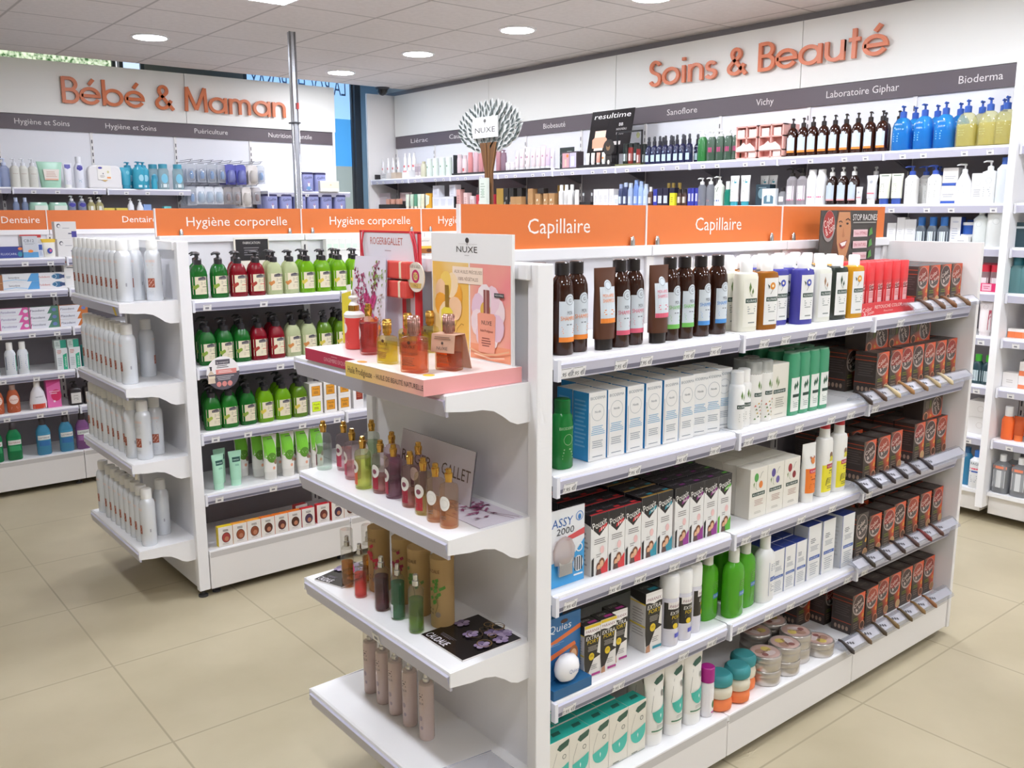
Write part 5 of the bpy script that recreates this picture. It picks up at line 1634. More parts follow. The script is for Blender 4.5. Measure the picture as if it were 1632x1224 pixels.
def mist(liq, level, h=.112, r=.0165, clearcap=False, paper=None, capm=None):
    p = Proto('body_mist', 'perfume bottle')
    sec = [(r * .94, r * .94, 0), (r, r, .003), (r, r, h - .010), (r * .75, r * .75, h - .002), (r * .45, r * .45, h)]
    mb = MB()
    mb.loft(sec, G('#f2f1ea', .05, .02), 24)
    p.part('bottle', mb)
    mb = MB()
    mb.loft([(r * .92, r * .92, .005), (r * .92, r * .92, h * level)], G(liq, .16, .03, .7), 24)
    p.part('perfume', mb)
    if paper:
        mb = MB()
        art(mb, onbody(sec), paper, .0005, curved=r * .25)
        p.part('label', mb)
    mb = MB()
    c = r * .45
    mb.loft([(c, c, h), (c, c, h + .012), (c * .75, c * .75, h + .014), (c * .75, c * .75, h + .026), (c * .5, c * .5, h + .028)], CHROME, 16)
    p.part('spray_cap', mb)
    if clearcap:
        mb = MB()
        mb.loft([(r, r, h - .006), (r, r, h + .044), (r * .95, r * .95, h + .046)], G('#f4f3f0', .08, .03), 24)
        p.part('clear_cap', mb)
    return p


q = [(-0.16, 0.58), (-0.167, 0.502), (-0.166, 0.398), (-0.162, 0.33), (-0.167, 0.242), (-0.1, 0.574)]
put(mist('#d79a2c', .62, .112, .0165, True), (*q[0], z), WW, 'amber mist bottle with tall clear cap, beside the dark booklet')
put(mist('#d79a2c', .62, .112, .0165, True), (*q[5], z), WW, 'amber mist bottle with tall clear cap, hidden behind the coral one')
put(mist('#ee5a50', .55, .115, .0165, False, [('c', -.006, .078, .008, .011, M('#d8307c', .5))]), (*q[1], z), WW, 'coral body mist with a pink round sticker')
put(mist('#8a2f52', .80, .112, .0185), (*q[2], z), WW, 'plum coloured body mist between the coral and green ones')
put(mist('#3fae7c', .84, .112, .0175, False, [('r', -.012, .006, .005, .040, M('#dfe4e6', .5)), ('l', -.009, .014, .003, .034, 2, M('#4a58a0', .5))]), (*q[3], z), WW, 'emerald green body mist with a paper sticker')
put(mist('#8fb63c', .72, .115, .0185), (*q[4], z), WW, 'lime green body mist closest to the shelf edge')
KR2 = M('#c2a06a', .6)
q = [(-0.103, 0.512), (-0.095, 0.408), (-0.103, 0.323), (-0.096, 0.235)]
for i, (qq, hx, lab) in enumerate(zip(q, ('#e0485c', '#a8324c', '#6a8a4a', '#5f9a3e'), ('behind the plum mist', 'behind the emerald mist', 'behind the lime mist', 'standing nearest the dark magazine'))):
    p = Proto('kraft_tube', 'gift tube')
    sec = [(.0285, .0285, 0), (.0285, .0285, .170)]
    mb = MB()
    mb.loft(sec, KR2, 28)
    mb.loft([(.029, .029, .156), (.029, .029, .1715), (.0275, .0275, .172)], KR2, 28)
    m_ = M(hx, .55)
    its = [('t', -.004, .138, .009, 'CAUDALIE', .036, 0, M('#6a4a2c', .5)), ('l', -.02, .03, -.002, .05, 2, M('#8a6a3c', .5))]
    rnd = random.Random(i)
    for k in range(16):
        cx, cy = rnd.gauss(.004, .009), rnd.gauss(.095, .016)
        its.append(('p', [(cx, cy), (cx + .007, cy + .004), (cx + .005, cy + .011), (cx - .003, cy + .007)], m_))
    its += [('k', [(.006, .085), (.010, .06), (.004, .04), (.012, .03)], .0014, M('#7a6a3a', .5)), ('c', .010, .036, .006, .007, M('#9a8a78', .5))]
    art(mb, onbody(sec), its, .0009, curved=.008)
    p.part('tube', mb)
    put(p, (*qq, z), WW + .25, 'kraft cardboard tube with printed flowers, ' + lab)
NIGHT = M('#191417', .25)


def booklet(lab, loc, rz, w, h, seed):
    mb = MB()
    mb.box(-w / 2, w / 2, -h / 2, h / 2, 0, .004, M('#e4e0dc', .5), top=NIGHT)
    rnd = random.Random(seed)
    its = [('R', -w * .22, -h * .40, .022, 'CAUDALIE', w * .46, 0, M('#eae6ea', .5)), ('l', -w * .36, -h * .30, w * .0, -h * .22, 3, M('#6a646a', .5))]
    for k in range(7):
        cx, cy = rnd.uniform(-w * .42, w * .42), rnd.uniform(-h * .12, h * .44)
        its += petals(cx, cy, .017, [M('#9a86b0', .5), M('#b8a6c8', .5), M('#7a6890', .5)], 5)
    for k in range(7):
        cx, cy = rnd.uniform(-w * .1, w * .46), rnd.uniform(-h * .1, h * .46)
        its.append(('g', cx, cy, rnd.uniform(.010, .02), .0022, M(('#8a6a3c', '#5a4630')[k % 2], .5)))
    art(mb, topside(.004), its, .0002)
    tag(mb.build('booklet', None, (loc[0], loc[1], loc[2] + .0006), rz), lab, 'magazine')


booklet('dark booklet with lilac flowers and white title, lying at the right of the mist shelf', (-.089, .1325, z), WW, .165, .168, 5)
booklet('dark booklet with lilac flowers at the far left of the mist shelf', (-.125, .645, z), WW + .3, .10, .15, 9)
# bottom shelf: five frosted pink mists and a clear card
z = .2812
p = Proto('frosted_mist', 'perfume bottle')
r, h = .0195, .150
sec = [(r * .94, r * .94, 0), (r, r, .004), (r, r, h - .006), (r * .9, r * .9, h)]
mb = MB()
mb.loft(sec, M('#d8c3bc', .2), 28)
rnd = random.Random(2)
art(mb, onbody(sec), [('l', -.008, .108, .004, .128, 3, M('#5a4a4a', .5)), ('t', -.002, .098, .006, 'FLEUR', .016, 0, M('#6a5a5a', .5)), ('c', -.003, .06, .005, .007, M('#a8969a', .5)), ('c', .0, .035, .004, .005, M('#a8969a', .5))], .0005, curved=.006)
p.part('bottle', mb)
mb = MB()
mb.loft([(r * .45, r * .45, h), (r * .45, r * .45, h + .012), (r * .32, r * .32, h + .014), (r * .32, r * .32, h + .026), (r * .2, r * .2, h + .028)], CHROME, 16)
p.part('spray_cap', mb)
mb = MB()
mb.loft([(r * .98, r * .98, h - .002), (r * .98, r * .98, h + .036), (r * .9, r * .9, h + .038)], G('#f4f2ee', .08, .03), 24)
p.part('clear_cap', mb)
q = [(-0.096, 0.587), (-0.099, 0.517), (-0.102, 0.449), (-0.103, 0.38), (-0.105, 0.3)]
row(p, [(*a, z) for a in q], WW + .3, 'frosted pink mist bottle on the lowest end shelf', 'from the aisle end', 'frosted pink mists')
mb = MB()
q = [(-0.056, 0.196), (-0.156, 0.174)]
mb.add([(-.17, .02, .001), (-.02, .02, .001), (-.02, .145, .001), (-.17, .145, .016)], [[0, 1, 2, 3]], G('#e4e4ea', .3, .05))
mb.tube([(-.17, .145, .017), (-.10, .147, .009), (-.02, .147, .003)], .0012, M('#b0b0bc', .3), 6)
tag(mb.build('plastic_sheet', None, (0, 0, z + .0016)), 'clear plastic sheet lying on the lowest end shelf near the pink mists', 'sheet')
# ------------------------------------------------------------------ middle gondola: liquid soaps
PUMPK = M('#2c2a2d', .35)
LABC = M('#e6dcc0', .5)


def soap(hx, motif, word='#7a7466'):
    p = Proto('soap_pump_bottle', 'bottle')
    sec = [(.033, .022, 0, 2.6), (.0355, .0245, .005, 2.6), (.0355, .0245, .090, 2.6), (.0335, .023, .108, 2.4), (.027, .0195, .124, 2.2), (.018, .0155, .133, 2.0), (.0145, .0145, .136, 2.0)]
    mb = MB()
    mb.loft(sec, G(hx, .80, .04), 28)
    p.part('body', mb)
    mb = MB()
    m_ = M(motif, .5)
    its = [('r', -.031, .018, .031, .088, LABC), ('r', -.010, .074, .029, .084, M('#4a4650', .5)), ('p', [(-.008, .084), (.009, .088), (.027, .084)], M('#4a4650', .5)), ('t', .0095, .0765, .005, 'le comptoir', .032, 0, M('#b8b2a8', .5)),
           ('p', [(-.022 + .010 * math.cos(2 * PI * k / 7), .048 + .012 * math.sin(2 * PI * k / 7) * (1 if k % 2 else .5)) for k in range(7)], m_), ('c', -.014, .052, .006, .007, m_),
           ('l', -.002, .054, .024, .068, 3, M('#a8a08c', .5)), ('l', .004, .044, .024, .050, 1, M(word, .5)), ('l', -.004, .026, .024, .040, 4, M('#c2b99f', .5))]
    art(mb, onbody(sec), its, .0005, curved=.009)
    p.part('label', mb)
    mb = MB()
    pump_head(mb, .134, PUMPK, .0155, .018, .034, (-.9, -.3), .020)
    p.part('pump', mb)
    return p


SO = {'green': soap('#1f7a2c', '#8aa63c'), 'red': soap('#9c1426', '#a83a2c', '#c9503c'), 'pale': soap('#d3dcae', '#d08a4a'), 'lime': soap('#86c21e', '#d8c44e'), 'dgreen': soap('#2c8a30', '#a8b84a'), 'olive': soap('#6f9a22', '#d6c04a')}
wd = {'green': 'deep green', 'red': 'ruby red', 'pale': 'pale clear', 'lime': 'lime green', 'dgreen': 'mid green', 'olive': 'olive green'}


def soaprow(us, kinds, y, z, where, dy):
    cnt = {}
    for k, u in zip(kinds, us):
        cnt[k] = cnt.get(k, 0) + 1
        n_ = kinds.count(k)
        put(SO[k], (u, y, z), random.uniform(-.05, .05), wd[k] + ' soap pump bottle, ' + (ORD[cnt[k] - 1] + ' of its colour, ' if n_ > 1 else '') + where)
    for i, (k, u) in enumerate(zip(kinds, us)):
        put(SO[k], (u + .028, y + dy, z), random.uniform(-.3, .3), wd[k] + ' soap pump bottle behind, ' + ORD[i] + ' in the second row, ' + where)
        if i % 2 == 0:
            put(SO[k], (u + .05, y + 2 * dy, z), random.uniform(-.3, .3), wd[k] + ' soap pump bottle at the back, ' + ORD[i // 2] + ' in the third row, ' + where)


x = [0.087, 0.172, 0.253, 0.332, 0.411, 0.486, 0.563, 0.639, 0.719, 0.799]
soaprow(x, ['green', 'green', 'red', 'red', 'pale', 'pale', 'lime', 'lime', 'lime', 'lime'], 2.18, BZ[0], 'top soap shelf', .075)
x = [0.105, 0.18, 0.253, 0.328, 0.408, 0.484, 0.559, 0.636, 0.721]
soaprow(x, ['green', 'green', 'green', 'red', 'red', 'pale', 'pale', 'olive', 'olive'], 2.18, BZ[1], 'second soap shelf', .08)
x = [0.109, 0.182, 0.262, 0.342, 0.423, 0.501]
soaprow(x, ['dgreen', 'dgreen', 'green', 'lime', 'lime', 'olive'], 2.18, BZ[2], 'third soap shelf', .08)
# honey soap cartons stacked two high
for hx, nm in (('#e09a2c', 'amber'), ('#d6ee2c', 'acid yellow')):
    PA['honey' + nm] = carton('soap_carton', .062, .055, .070, M('#ece8e2', .45), [('r', -.021, .013, .021, .058, M('#5a4a3a', .5)), ('r', -.020, .014, .020, .057, M(hx, .45)), ('t', 0, .042, .008, 'Propolia', .028, .1, M('#5a3a1c', .5)), ('l', -.012, .022, .012, .034, 2, M('#8a5a2a', .5))], leftm=M('#cfc9c2', .5))
x = [0.573, 0.644, 0.715]
for j in range(2):
    for i, q in enumerate(x):
        nm = 'acid yellow' if (i == 0 and j == 0) else 'amber'
        put(PA['honey' + nm], (q, 2.16, BZ[2] + .0705 * j), 0, 'white soap carton with ' + nm + ' square, ' + ('upper' if j else 'lower') + ' layer, ' + ORD[i] + ' from the soap bottles')
p = carton('tall_soap_carton', .052, .05, .125, M('#efeceb', .45), [('r', -.012, .04, .022, .112, M('#8a2f24', .45)), ('r', -.012, .092, .022, .100, M('#e0b04a', .45)), ('l', -.008, .05, .018, .085, 4, M('#c9704a', .5))])
put(p, ([0.786][0], 2.16, BZ[2]), 0, 'white carton with dark red panel at the end of the soap cartons')
z = BZ[3]
p = tube_up('mint_tube', .048, .034, .150, M('#aee0c4', .35), M('#b8e6cc', .35), .026, [('r', -.014, .104, .020, .124, M('#24544c', .45)), ('t', .003, .110, .006, 'DODIE', .022, 0, M('#cfe8dc', .5)), ('l', -.006, .086, .016, .094, 2, M('#5a9a80', .5))], topw=.056, capr=.88)
x = [0.116, 0.195, 0.157]
put(p, (x[0], 2.175, z), .15, 'pale mint tube beside the upright of the soap gondola')
put(p, (x[1], 2.185, z), -.1, 'pale mint tube, the front right one of three')
put(p, (x[2], 2.26, z), .1, 'pale mint tube standing behind the other two')
p = tube_up('almond_tube', .058, .042, .198, M('#eceae4', .35), M('#e4e2dc', .35), .036, [('p', [(-.026, .10), (-.030, .192), (.010, .192), (.020, .165), (.026, .130), (.024, .098), (.0, .085)], M('#7fd03a', .45)), ('c', .004, .098, .021, .022, M('#5b8f2c', .45)), ('c', .020, .078, .009, .011, M('#8a7360', .5)), ('l', -.008, .094, .016, .106, 2, M('#c9dca8', .5)), ('c', .010, .052, .006, .007, M('#e9a98a', .5)), ('l', -.012, .176, .016, .184, 1, M('#5a5a4a', .5))], topw=.066, capr=.9)
x = [0.348, 0.431, 0.504, 0.572]
row(p, [(q, 2.175, z) for q in x], -.08, 'white and apple green tube, front row', 'from the mint tubes', 'front apple green tubes')
row(p, [(q - .02, 2.25, z) for q in x], -.08, 'white and apple green tube, second row', 'from the mint tubes', 'rear apple green tubes')
put(p, (x[0] - .075, 2.30, z), -.08, 'white and apple green tube alone at the back left')
z = BB


def soapbox(top, ball):
    t_ = M(top, .45)
    return carton('bar_soap_carton', .061, .030, .086, M('#e8e2da', .45), [('c', .002, .038, .0185, .0225, M('#4a2620', .45)), ('c', .002, .038, .0165, .0205, M(ball, .45)), ('c', .004, .032, .009, .010, M('#b87a5c', .5)), ('l', -.012, .064, .014, .074, 2, M('#4a4440', .5)), ('l', -.018, .008, .02, .014, 2, M('#b8b0a6', .5))], top=t_, leftm=t_, rightm=t_)


tops = [('#e8cc2a', '#a03a38', 'yellow'), ('#f0a53a', '#9a5030', 'amber'), ('#f0a53a', '#8f4a2c', 'amber'), ('#f07f2a', '#5a2a1c', 'orange'), ('#f07f2a', '#5c2c2a', 'orange'), ('#f07f2a', '#4f2a18', 'orange'), ('#d32a34', '#4a3450', 'red'), ('#d32a34', '#6a2c22', 'red'), ('#d83a30', '#3f2c48', 'red'), ('#f0a03a', '#5c2a1c', 'amber'), ('#e8d8cc', '#8a6a5a', 'blush'), ('#c9803a', '#7a4a2c', 'copper')]
x = [0.121, 0.182, 0.242, 0.305, 0.367, 0.427, 0.498, 0.576, 0.653, 0.715, 0.761, 0.795]
cnt = {}
for i, (a, b_2, nm) in enumerate(tops):
    cnt[nm] = cnt.get(nm, 0) + 1
    nn = [q[2] for q in tops].count(nm)
    put(soapbox(a, b_2), (x[i], 2.135 + (.008 if i in (7,) else 0), z), -.04, 'small white bar soap carton with ' + nm + ' top' + (', ' + ORD[cnt[nm] - 1] + ' of ' + str(('zero', 'one', 'two', 'three')[nn]) if nn > 1 else ' on the bottom shelf'))
put(soapbox('#b02a30', '#4a3450'), (x[6] + .0, 2.20, z), .1, 'red topped bar soap carton tucked behind the front row')
# shelf cards
t = thing('round_shelf_card', 'round shelf card with a pump bottle picture, clipped below the soaps', 'shelf card', ([0.133][0], 2.098, .9455))
mb = MB()
n = 40
R_ = .0685
mb.prism([(R_ * math.cos(2 * PI * k / n), R_ * math.sin(2 * PI * k / n)) for k in range(n)], 0, .0012, M('#f0eded', .4), 'y')
GY = M('#5c5760', .45)
its = [('p', [(R_ * math.cos(a), R_ * math.sin(a)) for a in [PI + .05 + (PI - .0) * k / 20 for k in range(21)]], GY), ('r', -.030, .036, .030, .056, GY), ('t', 0, .041, .009, 'le comptoir', .05, 0, M('#d8d4d4', .5)), ('l', -.030, .020, .034, .034, 2, M('#5a565c', .5)), ('r', -.030, -.004, .056, .016, M('#dd8a84', .45)), ('l', -.026, 0, .052, .012, 2, M('#f2dcd8', .5)), ('l', -.030, -.03, .045, -.010, 3, M('#c9c4c8', .5))]
for k in range(3):
    its.append(('c', -.020 + .023 * k, -.044, .010, .011, M('#dd8f8a', .45)))
its += [('p', [(-.064, -.038), (-.062, .0), (-.050, .016), (-.038, .0), (-.034, -.038)], M('#dcc9b4', .45)), ('r', -.063, -.018, -.034, -.006, M('#e9dcc4', .45)), ('r', -.060, -.008, -.036, -.003, GY), ('r', -.053, .014, -.047, .028, PUMPK), ('r', -.056, .026, -.046, .030, PUMPK)]
art(mb, flat(0), its, .0004)
mb.build('card', t)
MB().box(-.012, .012, .0012, .014, .0, .030, G('#e8e8ee', .3)).build('clip', t)
t = thing('shelf_card', 'black card headed FABRICATION standing behind the top soap row', 'shelf card', ([0.437][0], 2.452, BZ[0] + .0006))
mb = MB()
mb.box(-.082, .082, 0, .002, .0, .232, M('#efe8da', .45))
art(mb, flat(0), [('r', -.074, .13, .078, .224, M('#2a272b', .4)), ('t', 0, .203, .011, 'FABRICATION', .08, 0, M('#d6d2cc', .5)), ('l', -.04, .15, .04, .19, 4, M('#7a767a', .5))], .0004)
mb.build('card', t)
p = carton('white_pack', .034, .03, .055, M('#f0f0ec', .45), [('r', -.012, .01, .012, .03, M('#dfeee2', .5))])
x = [0.817, 0.846, 0.876, 0.907, 0.937, 0.965]
shelf_riser = MB()
shelf_riser.box(x[0] - .03, x[-1] + .03, 2.415, 2.465, BZ[0] + .0006, BZ[0] + .165, WHITE2)
tag(shelf_riser.build('display_riser'), 'white riser box holding a row of small white packs', 'riser')
row(p, [(q, 2.42, BZ[0] + .1655) for q in x], 0, 'tiny white pack lined up behind the lime soaps', 'from the left', 'tiny white packs')
p = carton('wafer_carton', .09, .04, .075, M('#f1ede6', .45), [('t', -.005, .055, .010, 'Cattier', .06, .1, M('#a8a29a', .5)), ('r', -.045, .022, .045, .034, M('#ecc74a', .45)), ('r', -.045, 0, .045, .022, M('#a8662c', .45)), ('c', .02, .012, .014, .009, M('#5c3018', .5))], leftm=M('#ddd8d0', .5))
q = [1.236]
put(p, ([1.184][0], 2.18, BZ[0] + .15), 0, 'white carton with gold and brown base peeping over the white end panel')
sr = MB(); sr.box(q[0] - .06, q[0] + .12, 2.17, 2.24, BZ[0] + .0006, BZ[0] + .1495, WHITE2)
tag(sr.build('display_riser'), 'white riser box hidden behind the pink shopping bag display', 'riser')

# ------------------------------------------------------------------ middle gondola end unit: spray cans
p = Proto('water_spray_can', 'spray can')
sec = [(.029, .029, 0), (.031, .031, .004), (.031, .031, .172), (.028, .028, .186), (.021, .021, .196), (.019, .019, .199)]
mb = MB()
mb.loft(sec, M('#dfe2e6', .22, .15), 28)
p.part('can', mb)
mb = MB()
BRK = M('#a0553f', .45)
art(mb, onbody(sec), [('r', -.013, .052, .013, .088, BRK), ('k', [(-.009, .06), (.0, .072), (.010, .084)], .003, M('#d9b0a0', .5)), ('k', [(-.010, .074), (-.003, .084)], .002, M('#d9b0a0', .5)), ('k', [(.002, .056), (.010, .066)], .002, M('#d9b0a0', .5)), ('l', -.016, .105, .016, .128, 3, M('#c2c6cc', .5)), ('t', 0, .150, .010, 'EAU THERMALE', .036, 0, M('#e3b9a8', .5)), ('l', -.015, .135, .015, .142, 1, M('#d2b8b0', .5)), ('l', -.012, .02, .012, .040, 3, M('#c2c6cc', .5)), ('r', .044, .06, .049, .073, M('#9a9aa2', .5))], .0005, curved=.008)
p.part('label', mb)
mb = MB()
mb.loft([(.0215, .0215, .196), (.0215, .0215, .232), (.019, .019, .236)], CAPW, 24)
p.part('cap', mb)
x_ = -.185
B1 = [(-.192, 2.80 - .062 * i) for i in range(10)]
row(p, [(a + .001 * i, b, 1.244) for i, (a, b) in enumerate(B1)], WW, 'white spray can, front line of the top end shelf', 'from the far end', 'top front spray cans')
row(p, [(-.128, 2.79 - .064 * i, 1.244) for i in range(9)], WW + .6, 'white spray can, second line of the top end shelf', 'from the far end', 'top second spray cans')
row(p, [(-.074, 2.222, 1.244)], WW + .9, 'white spray can, alone at the inner corner of the top end shelf', 'nearest the panel')
row(p, [(-.186, 2.79 - .066 * i, .917) for i in range(8)], WW, 'white spray can, front line of the second end shelf', 'from the far end', 'second shelf spray cans')
put(p, (-.182, 2.262, .917), WW, 'white spray can at the near end of the second end shelf')
put(p, (-.07, 2.385, .917), WW + 2.6, 'white spray can turned backward in the shade of the second end shelf')
row(p, [(-.186, 2.80 - .066 * i, .6116) for i in range(4)], WW, 'white spray can, far block of the third end shelf', 'from the far end', 'third shelf far spray cans')
row(p, [(-.180 + .002 * i, 2.53 - .0645 * i, .6116) for i in range(5)], WW, 'white spray can, near block of the third end shelf', 'from the far end', 'third shelf near spray cans')
put(p, (-.095, 2.275, .6116), WW + 1.2, 'white spray can set back at the near end of the third end shelf')
put(p, (-.168, 2.238, .6116), WW + .5, 'white spray can nearest the shelf corner on the third end shelf')
put(p, (-.182, 2.77, .2561), WW, 'white spray can standing apart at the far end of the lowest end shelf')
row(p, [(-.179 + .001 * i, 2.672 - .066 * i, .2561) for i in range(8)], WW, 'white spray can, front line of the lowest end shelf', 'from the far end', 'lowest shelf spray cans')
put(p, (-.085, 2.305, .2561), WW, 'white spray can set behind the front line on the lowest end shelf')

# ------------------------------------------------------------------ dental gondola at the left
z0, z1, z2, z3, z4 = CZ_
z5 = .205
CY = 4.235


def pk(name, w, d, h, body, its, **k):
    return carton(name, w, d, h, M(body, .5), its, **k)


def cx(us, z, y=CY):
    return us


p = pk('toothpaste_carton', .115, .04, .062, '#3a4690', [('r', -.0575, .035, .0575, .062, M('#39458e', .5)), ('t', -.01, .016, .012, 'FLUOCARIL', .08, 0, M('#c9cfe8', .5)), ('c', .045, .02, .012, .014, M('#3a8aa0', .5)), ('c', .048, .05, .012, .008, M('#f08a4a', .5))])
put(p, ([-0.175][0], CY, z0), 0, 'navy toothpaste carton at the left edge of the top dental shelf')
p = pk('mouthwash_carton', .078, .05, .118, '#c9ccd4', [('t', -.005, .085, .016, 'CB12', .052, 0, M('#5a5f6c', .5)), ('l', -.03, .07, .03, .08, 2, M('#9a9ca8', .5)), ('r', -.039, 0, .039, .030, M('#5a9ac9', .45)), ('c', 0, .035, .013, .008, M('#f08a3a', .5))])
put(p, ([-0.089][0], CY - .005, z0), 0, 'silver mouthwash carton with blue base and orange price dot')
p = pk('red_topped_carton', .11, .04, .125, '#d4d2d2', [('r', -.055, .108, .055, .125, M('#c23a3c', .45))])
put(p, ([-0.071][0], 4.29, z0), 0, 'grey carton with red top edge behind the silver mouthwash carton')
p = pk('slim_blue_box', .024, .03, .075, '#d0d6e2', [('r', -.008, .04, .010, .07, M('#3a5aa8', .45)), ('l', -.008, .008, .010, .035, 4, M('#8a9ac0', .5))])
put(p, ([-0.025][0], CY, z0), 0, 'slim pale carton with blue panel beside the yellow topped pouch')
p = Proto('dental_pouch', 'pouch')
mb = MB()
mb.loft([(.028, .014, 0, 2.6), (.030, .016, .03, 2.6), (.034, .006, .08, 2.6), (.038, .0015, .098, 2.6)], M('#e6e4dc', .4), 20)
mb.loft([(.0345, .0062, .081, 2.6), (.0395, .0025, .101, 2.6)], M('#e2bb2c', .45), 20)
art(mb, lambda s, u, e: (s, -.020 - e, u), [('c', 0, .035, .014, .016, M('#3a4aa0', .5)), ('c', .004, .036, .006, .008, M('#c95a7a', .5))], .0004)
p.part('pouch', mb)
put(p, ([0.017][0], CY + .01, z0), 0, 'white pouch with yellow top on the top dental shelf')
p = pk('toothpaste_carton', .115, .06, .098, '#e0dedd', [('c', -.036, .075, .010, .012, M('#4a4a54', .5)), ('c', -.034, .073, .007, .008, M('#e0dedd', .5)), ('l', -.02, .058, .03, .064, 1, M('#8a8a94', .5)), ('r', .012, .028, .04, .034, M('#4a4a6a', .5)), ('r', .030, .010, .0565, .044, M('#4a4596', .45))])
xq = [0.1][0]
put(p, (xq, CY, z0), 0, 'white toothpaste carton with violet square, lower one of the pair')
put(p, (xq - .006, CY + .004, z0 + .0985), 0, 'white toothpaste carton with violet square, upper one of the pair')
p = pk('toothpaste_carton', .185, .04, .044, '#dfe1e4', [('p', [(.03, 0), (.0925, 0), (.0925, .044), (.055, .044)], M('#5a9fd6', .45)), ('t', -.035, .018, .012, 'Sensodyne', .055, 0, M('#4a4a58', .5)), ('k', [(-.09, .006), (-.03, .012), (.03, .006)], .003, M('#7ab4dc', .5))])
xq = [-0.156][0]
for j in range(2):
    put(p, (xq, CY, z1 + .0445 * j), 0, 'long white and blue toothpaste carton, ' + ('upper' if j else 'lower') + ' one of its pair')
p = pk('toothpaste_carton', .150, .04, .044, '#e2e0e2', [('t', -.035, .016, .012, 'Polident', .060, .1, M('#c9503f', .5)), ('c', .035, .022, .032, .016, M('#3f6f94', .45)), ('r', .045, .012, .072, .030, M('#3a4a74', .5)), ('g', .018, .022, .013, .002, M('#d9e4ec', .5))])
xq = [0.002][0]
for j in range(2):
    put(p, (xq, CY, z1 + .0445 * j), 0, 'white denture paste carton with red script, ' + ('upper' if j else 'lower') + ' one of its pair')
p = pk('denture_carton', .10, .05, .150, '#e6e5e4', [('c', -.006, .128, .034, .012, M('#f2f0ee', .4)), ('t', -.006, .124, .009, 'Polident', .05, .1, M('#c9503f', .5)), ('l', -.04, .108, .03, .116, 1, M('#4a5a64', .5)), ('p', [(-.002, .045), (.02, .075), (.042, .06), (.036, .03), (.028, .03), (.030, .055), (.018, .058), (.008, .03)], M('#5a8a92', .45)), ('l', -.042, .05, -.016, .064, 2, M('#9aa4a8', .5)), ('r', -.048, .141, .02, .149, M('#d88a7a', .45))])
put(p, ([0.115][0], CY, z1), 0, 'tall white denture carton with teal hexagon on the second dental shelf')
p = pk('orange_box', .06, .04, .085, '#a06a44', [('r', -.03, .038, .03, .042, M('#c99a6a', .5))])
put(p, ([-0.259][0], CY, z1), 0, 'brown carton cut by the left edge of the picture')
for us, hx, hx2, nm, k in (((26,), '#d966a8', '#e9e0ea', 'pink', 3), ((72,), '#5c8a74', '#e2e4e4', 'green', 3), ((115,), '#c97a3c', '#dcdce6', 'orange', 3)):
    pass
ux = [-0.199, -0.05, 0.096, -0.271]
for i, (hx, nm) in enumerate((('#d45fa0', 'pink'), ('#54836e', 'green'), ('#c4733a', 'orange'))):
    p = pk('toothpaste_carton', .158, .04, .040, '#dedfe6', [('p', [(.018, 0), (.079, 0), (.079, .04), (.040, .04)], M(hx, .45)), ('r', -.079, 0, -.074, .04, M(hx, .45)), ('t', -.032, .014, .013, 'Parodontax' if i == 0 else 'Fixodent', .075, .15, M('#3f4468' if i else '#6a5a98', .5)), ('c', .055, .02, .012, .010, M('#d9dce0', .5) if i == 0 else M('#6a7ab0', .5))], leftm=M(hx, .45), top=M(hx, .45))
    for j in range(3):
        put(p, (ux[i], CY, z2 + .0405 * j), 0, 'white and ' + nm + ' toothpaste carton, ' + ('lowest', 'middle', 'topmost')[j] + ' of its stack')
p = pk('toothpaste_carton', .05, .04, .11, '#3f9a5c', [])
put(p, (ux[3] - .02, CY, z2), 0, 'green carton at the left edge of the third dental shelf')
sec = [(.026, .020, 0, 2.8), (.028, .022, .005, 2.8), (.028, .022, .118, 2.6), (.022, .018, .134, 2.2), (.016, .016, .140, 2.)]
p = bottle('mouthwash_bottle', sec, M('#dfe2e8', .35), labels=[('l', -.018, .03, .018, .110, 7, M('#7a92c4', .5)), ('r', -.026, .03, -.023, .12, M('#4a5a7a', .5)), ('r', .022, .02, .026, .11, M('#4aa890', .5))], caps=[('cap', CAPW, capf(.0165, .139, .182))])
x = [-0.328, -0.243, -0.179]
row(p, [(q, CY + .005, z3) for q in x], 0, 'white mouthwash bottle with blue print', 'from the left edge', 'white mouthwash bottles')
p = pk('mouthwash_carton', .062, .05, .125, '#dfe3e4', [('p', [(.004, 0), (.026, 0), (.026, .095), (.004, .085)], M('#37ab86', .45)), ('R', .015, .045, .012, 'elmex', .06, PI / 2, M('#dff0e8', .5)), ('l', -.026, .09, .0, .115, 3, M('#c96a5a', .5)), ('l', -.026, .02, .0, .07, 5, M('#a8b4b8', .5))])
x = [0.024, 0.093]
row(p, [(q, CY, z3) for q in x], 0, 'white mouthwash carton with green band', 'from the gap', 'green banded mouthwash cartons')
p = pk('small_carton', .062, .045, .046, '#c9d6d2', [('r', .0, 0, .031, .046, M('#3aa088', .45)), ('l', -.026, .01, -.004, .036, 3, M('#8aa09a', .5))])
row(p, [(q - .004, CY + .003, z3 + .1255) for q in x], 0, 'flat green and white carton lying on the green banded cartons', 'from the gap', 'flat green cartons')
p = pk('teal_carton', .05, .05, .13, '#3f9f9a', [('l', -.02, .03, .02, .09, 4, M('#a8d8d0', .5))])
put(p, ([0.162][0], CY, z3), 0, 'teal carton half hidden by the spray cans')
sec = [(.030, .022, 0, 2.6), (.034, .025, .006, 2.4), (.034, .025, .085, 2.3), (.024, .02, .118, 2.2), (.015, .015, .130, 2.)]
p = bottle('red_mouthwash', sec, G('#e07a54', .75), labels=[('c', 0, .075, .024, .026, M('#e8cfc4', .5)), ('t', 0, .07, .009, 'Eludril', .036, 0, M('#b8604a', .5)), ('l', -.018, .02, .018, .035, 2, M('#f0b8a4', .5))], caps=[('cap', G('#d8b8ac', .6), capf(.0155, .128, .158))])
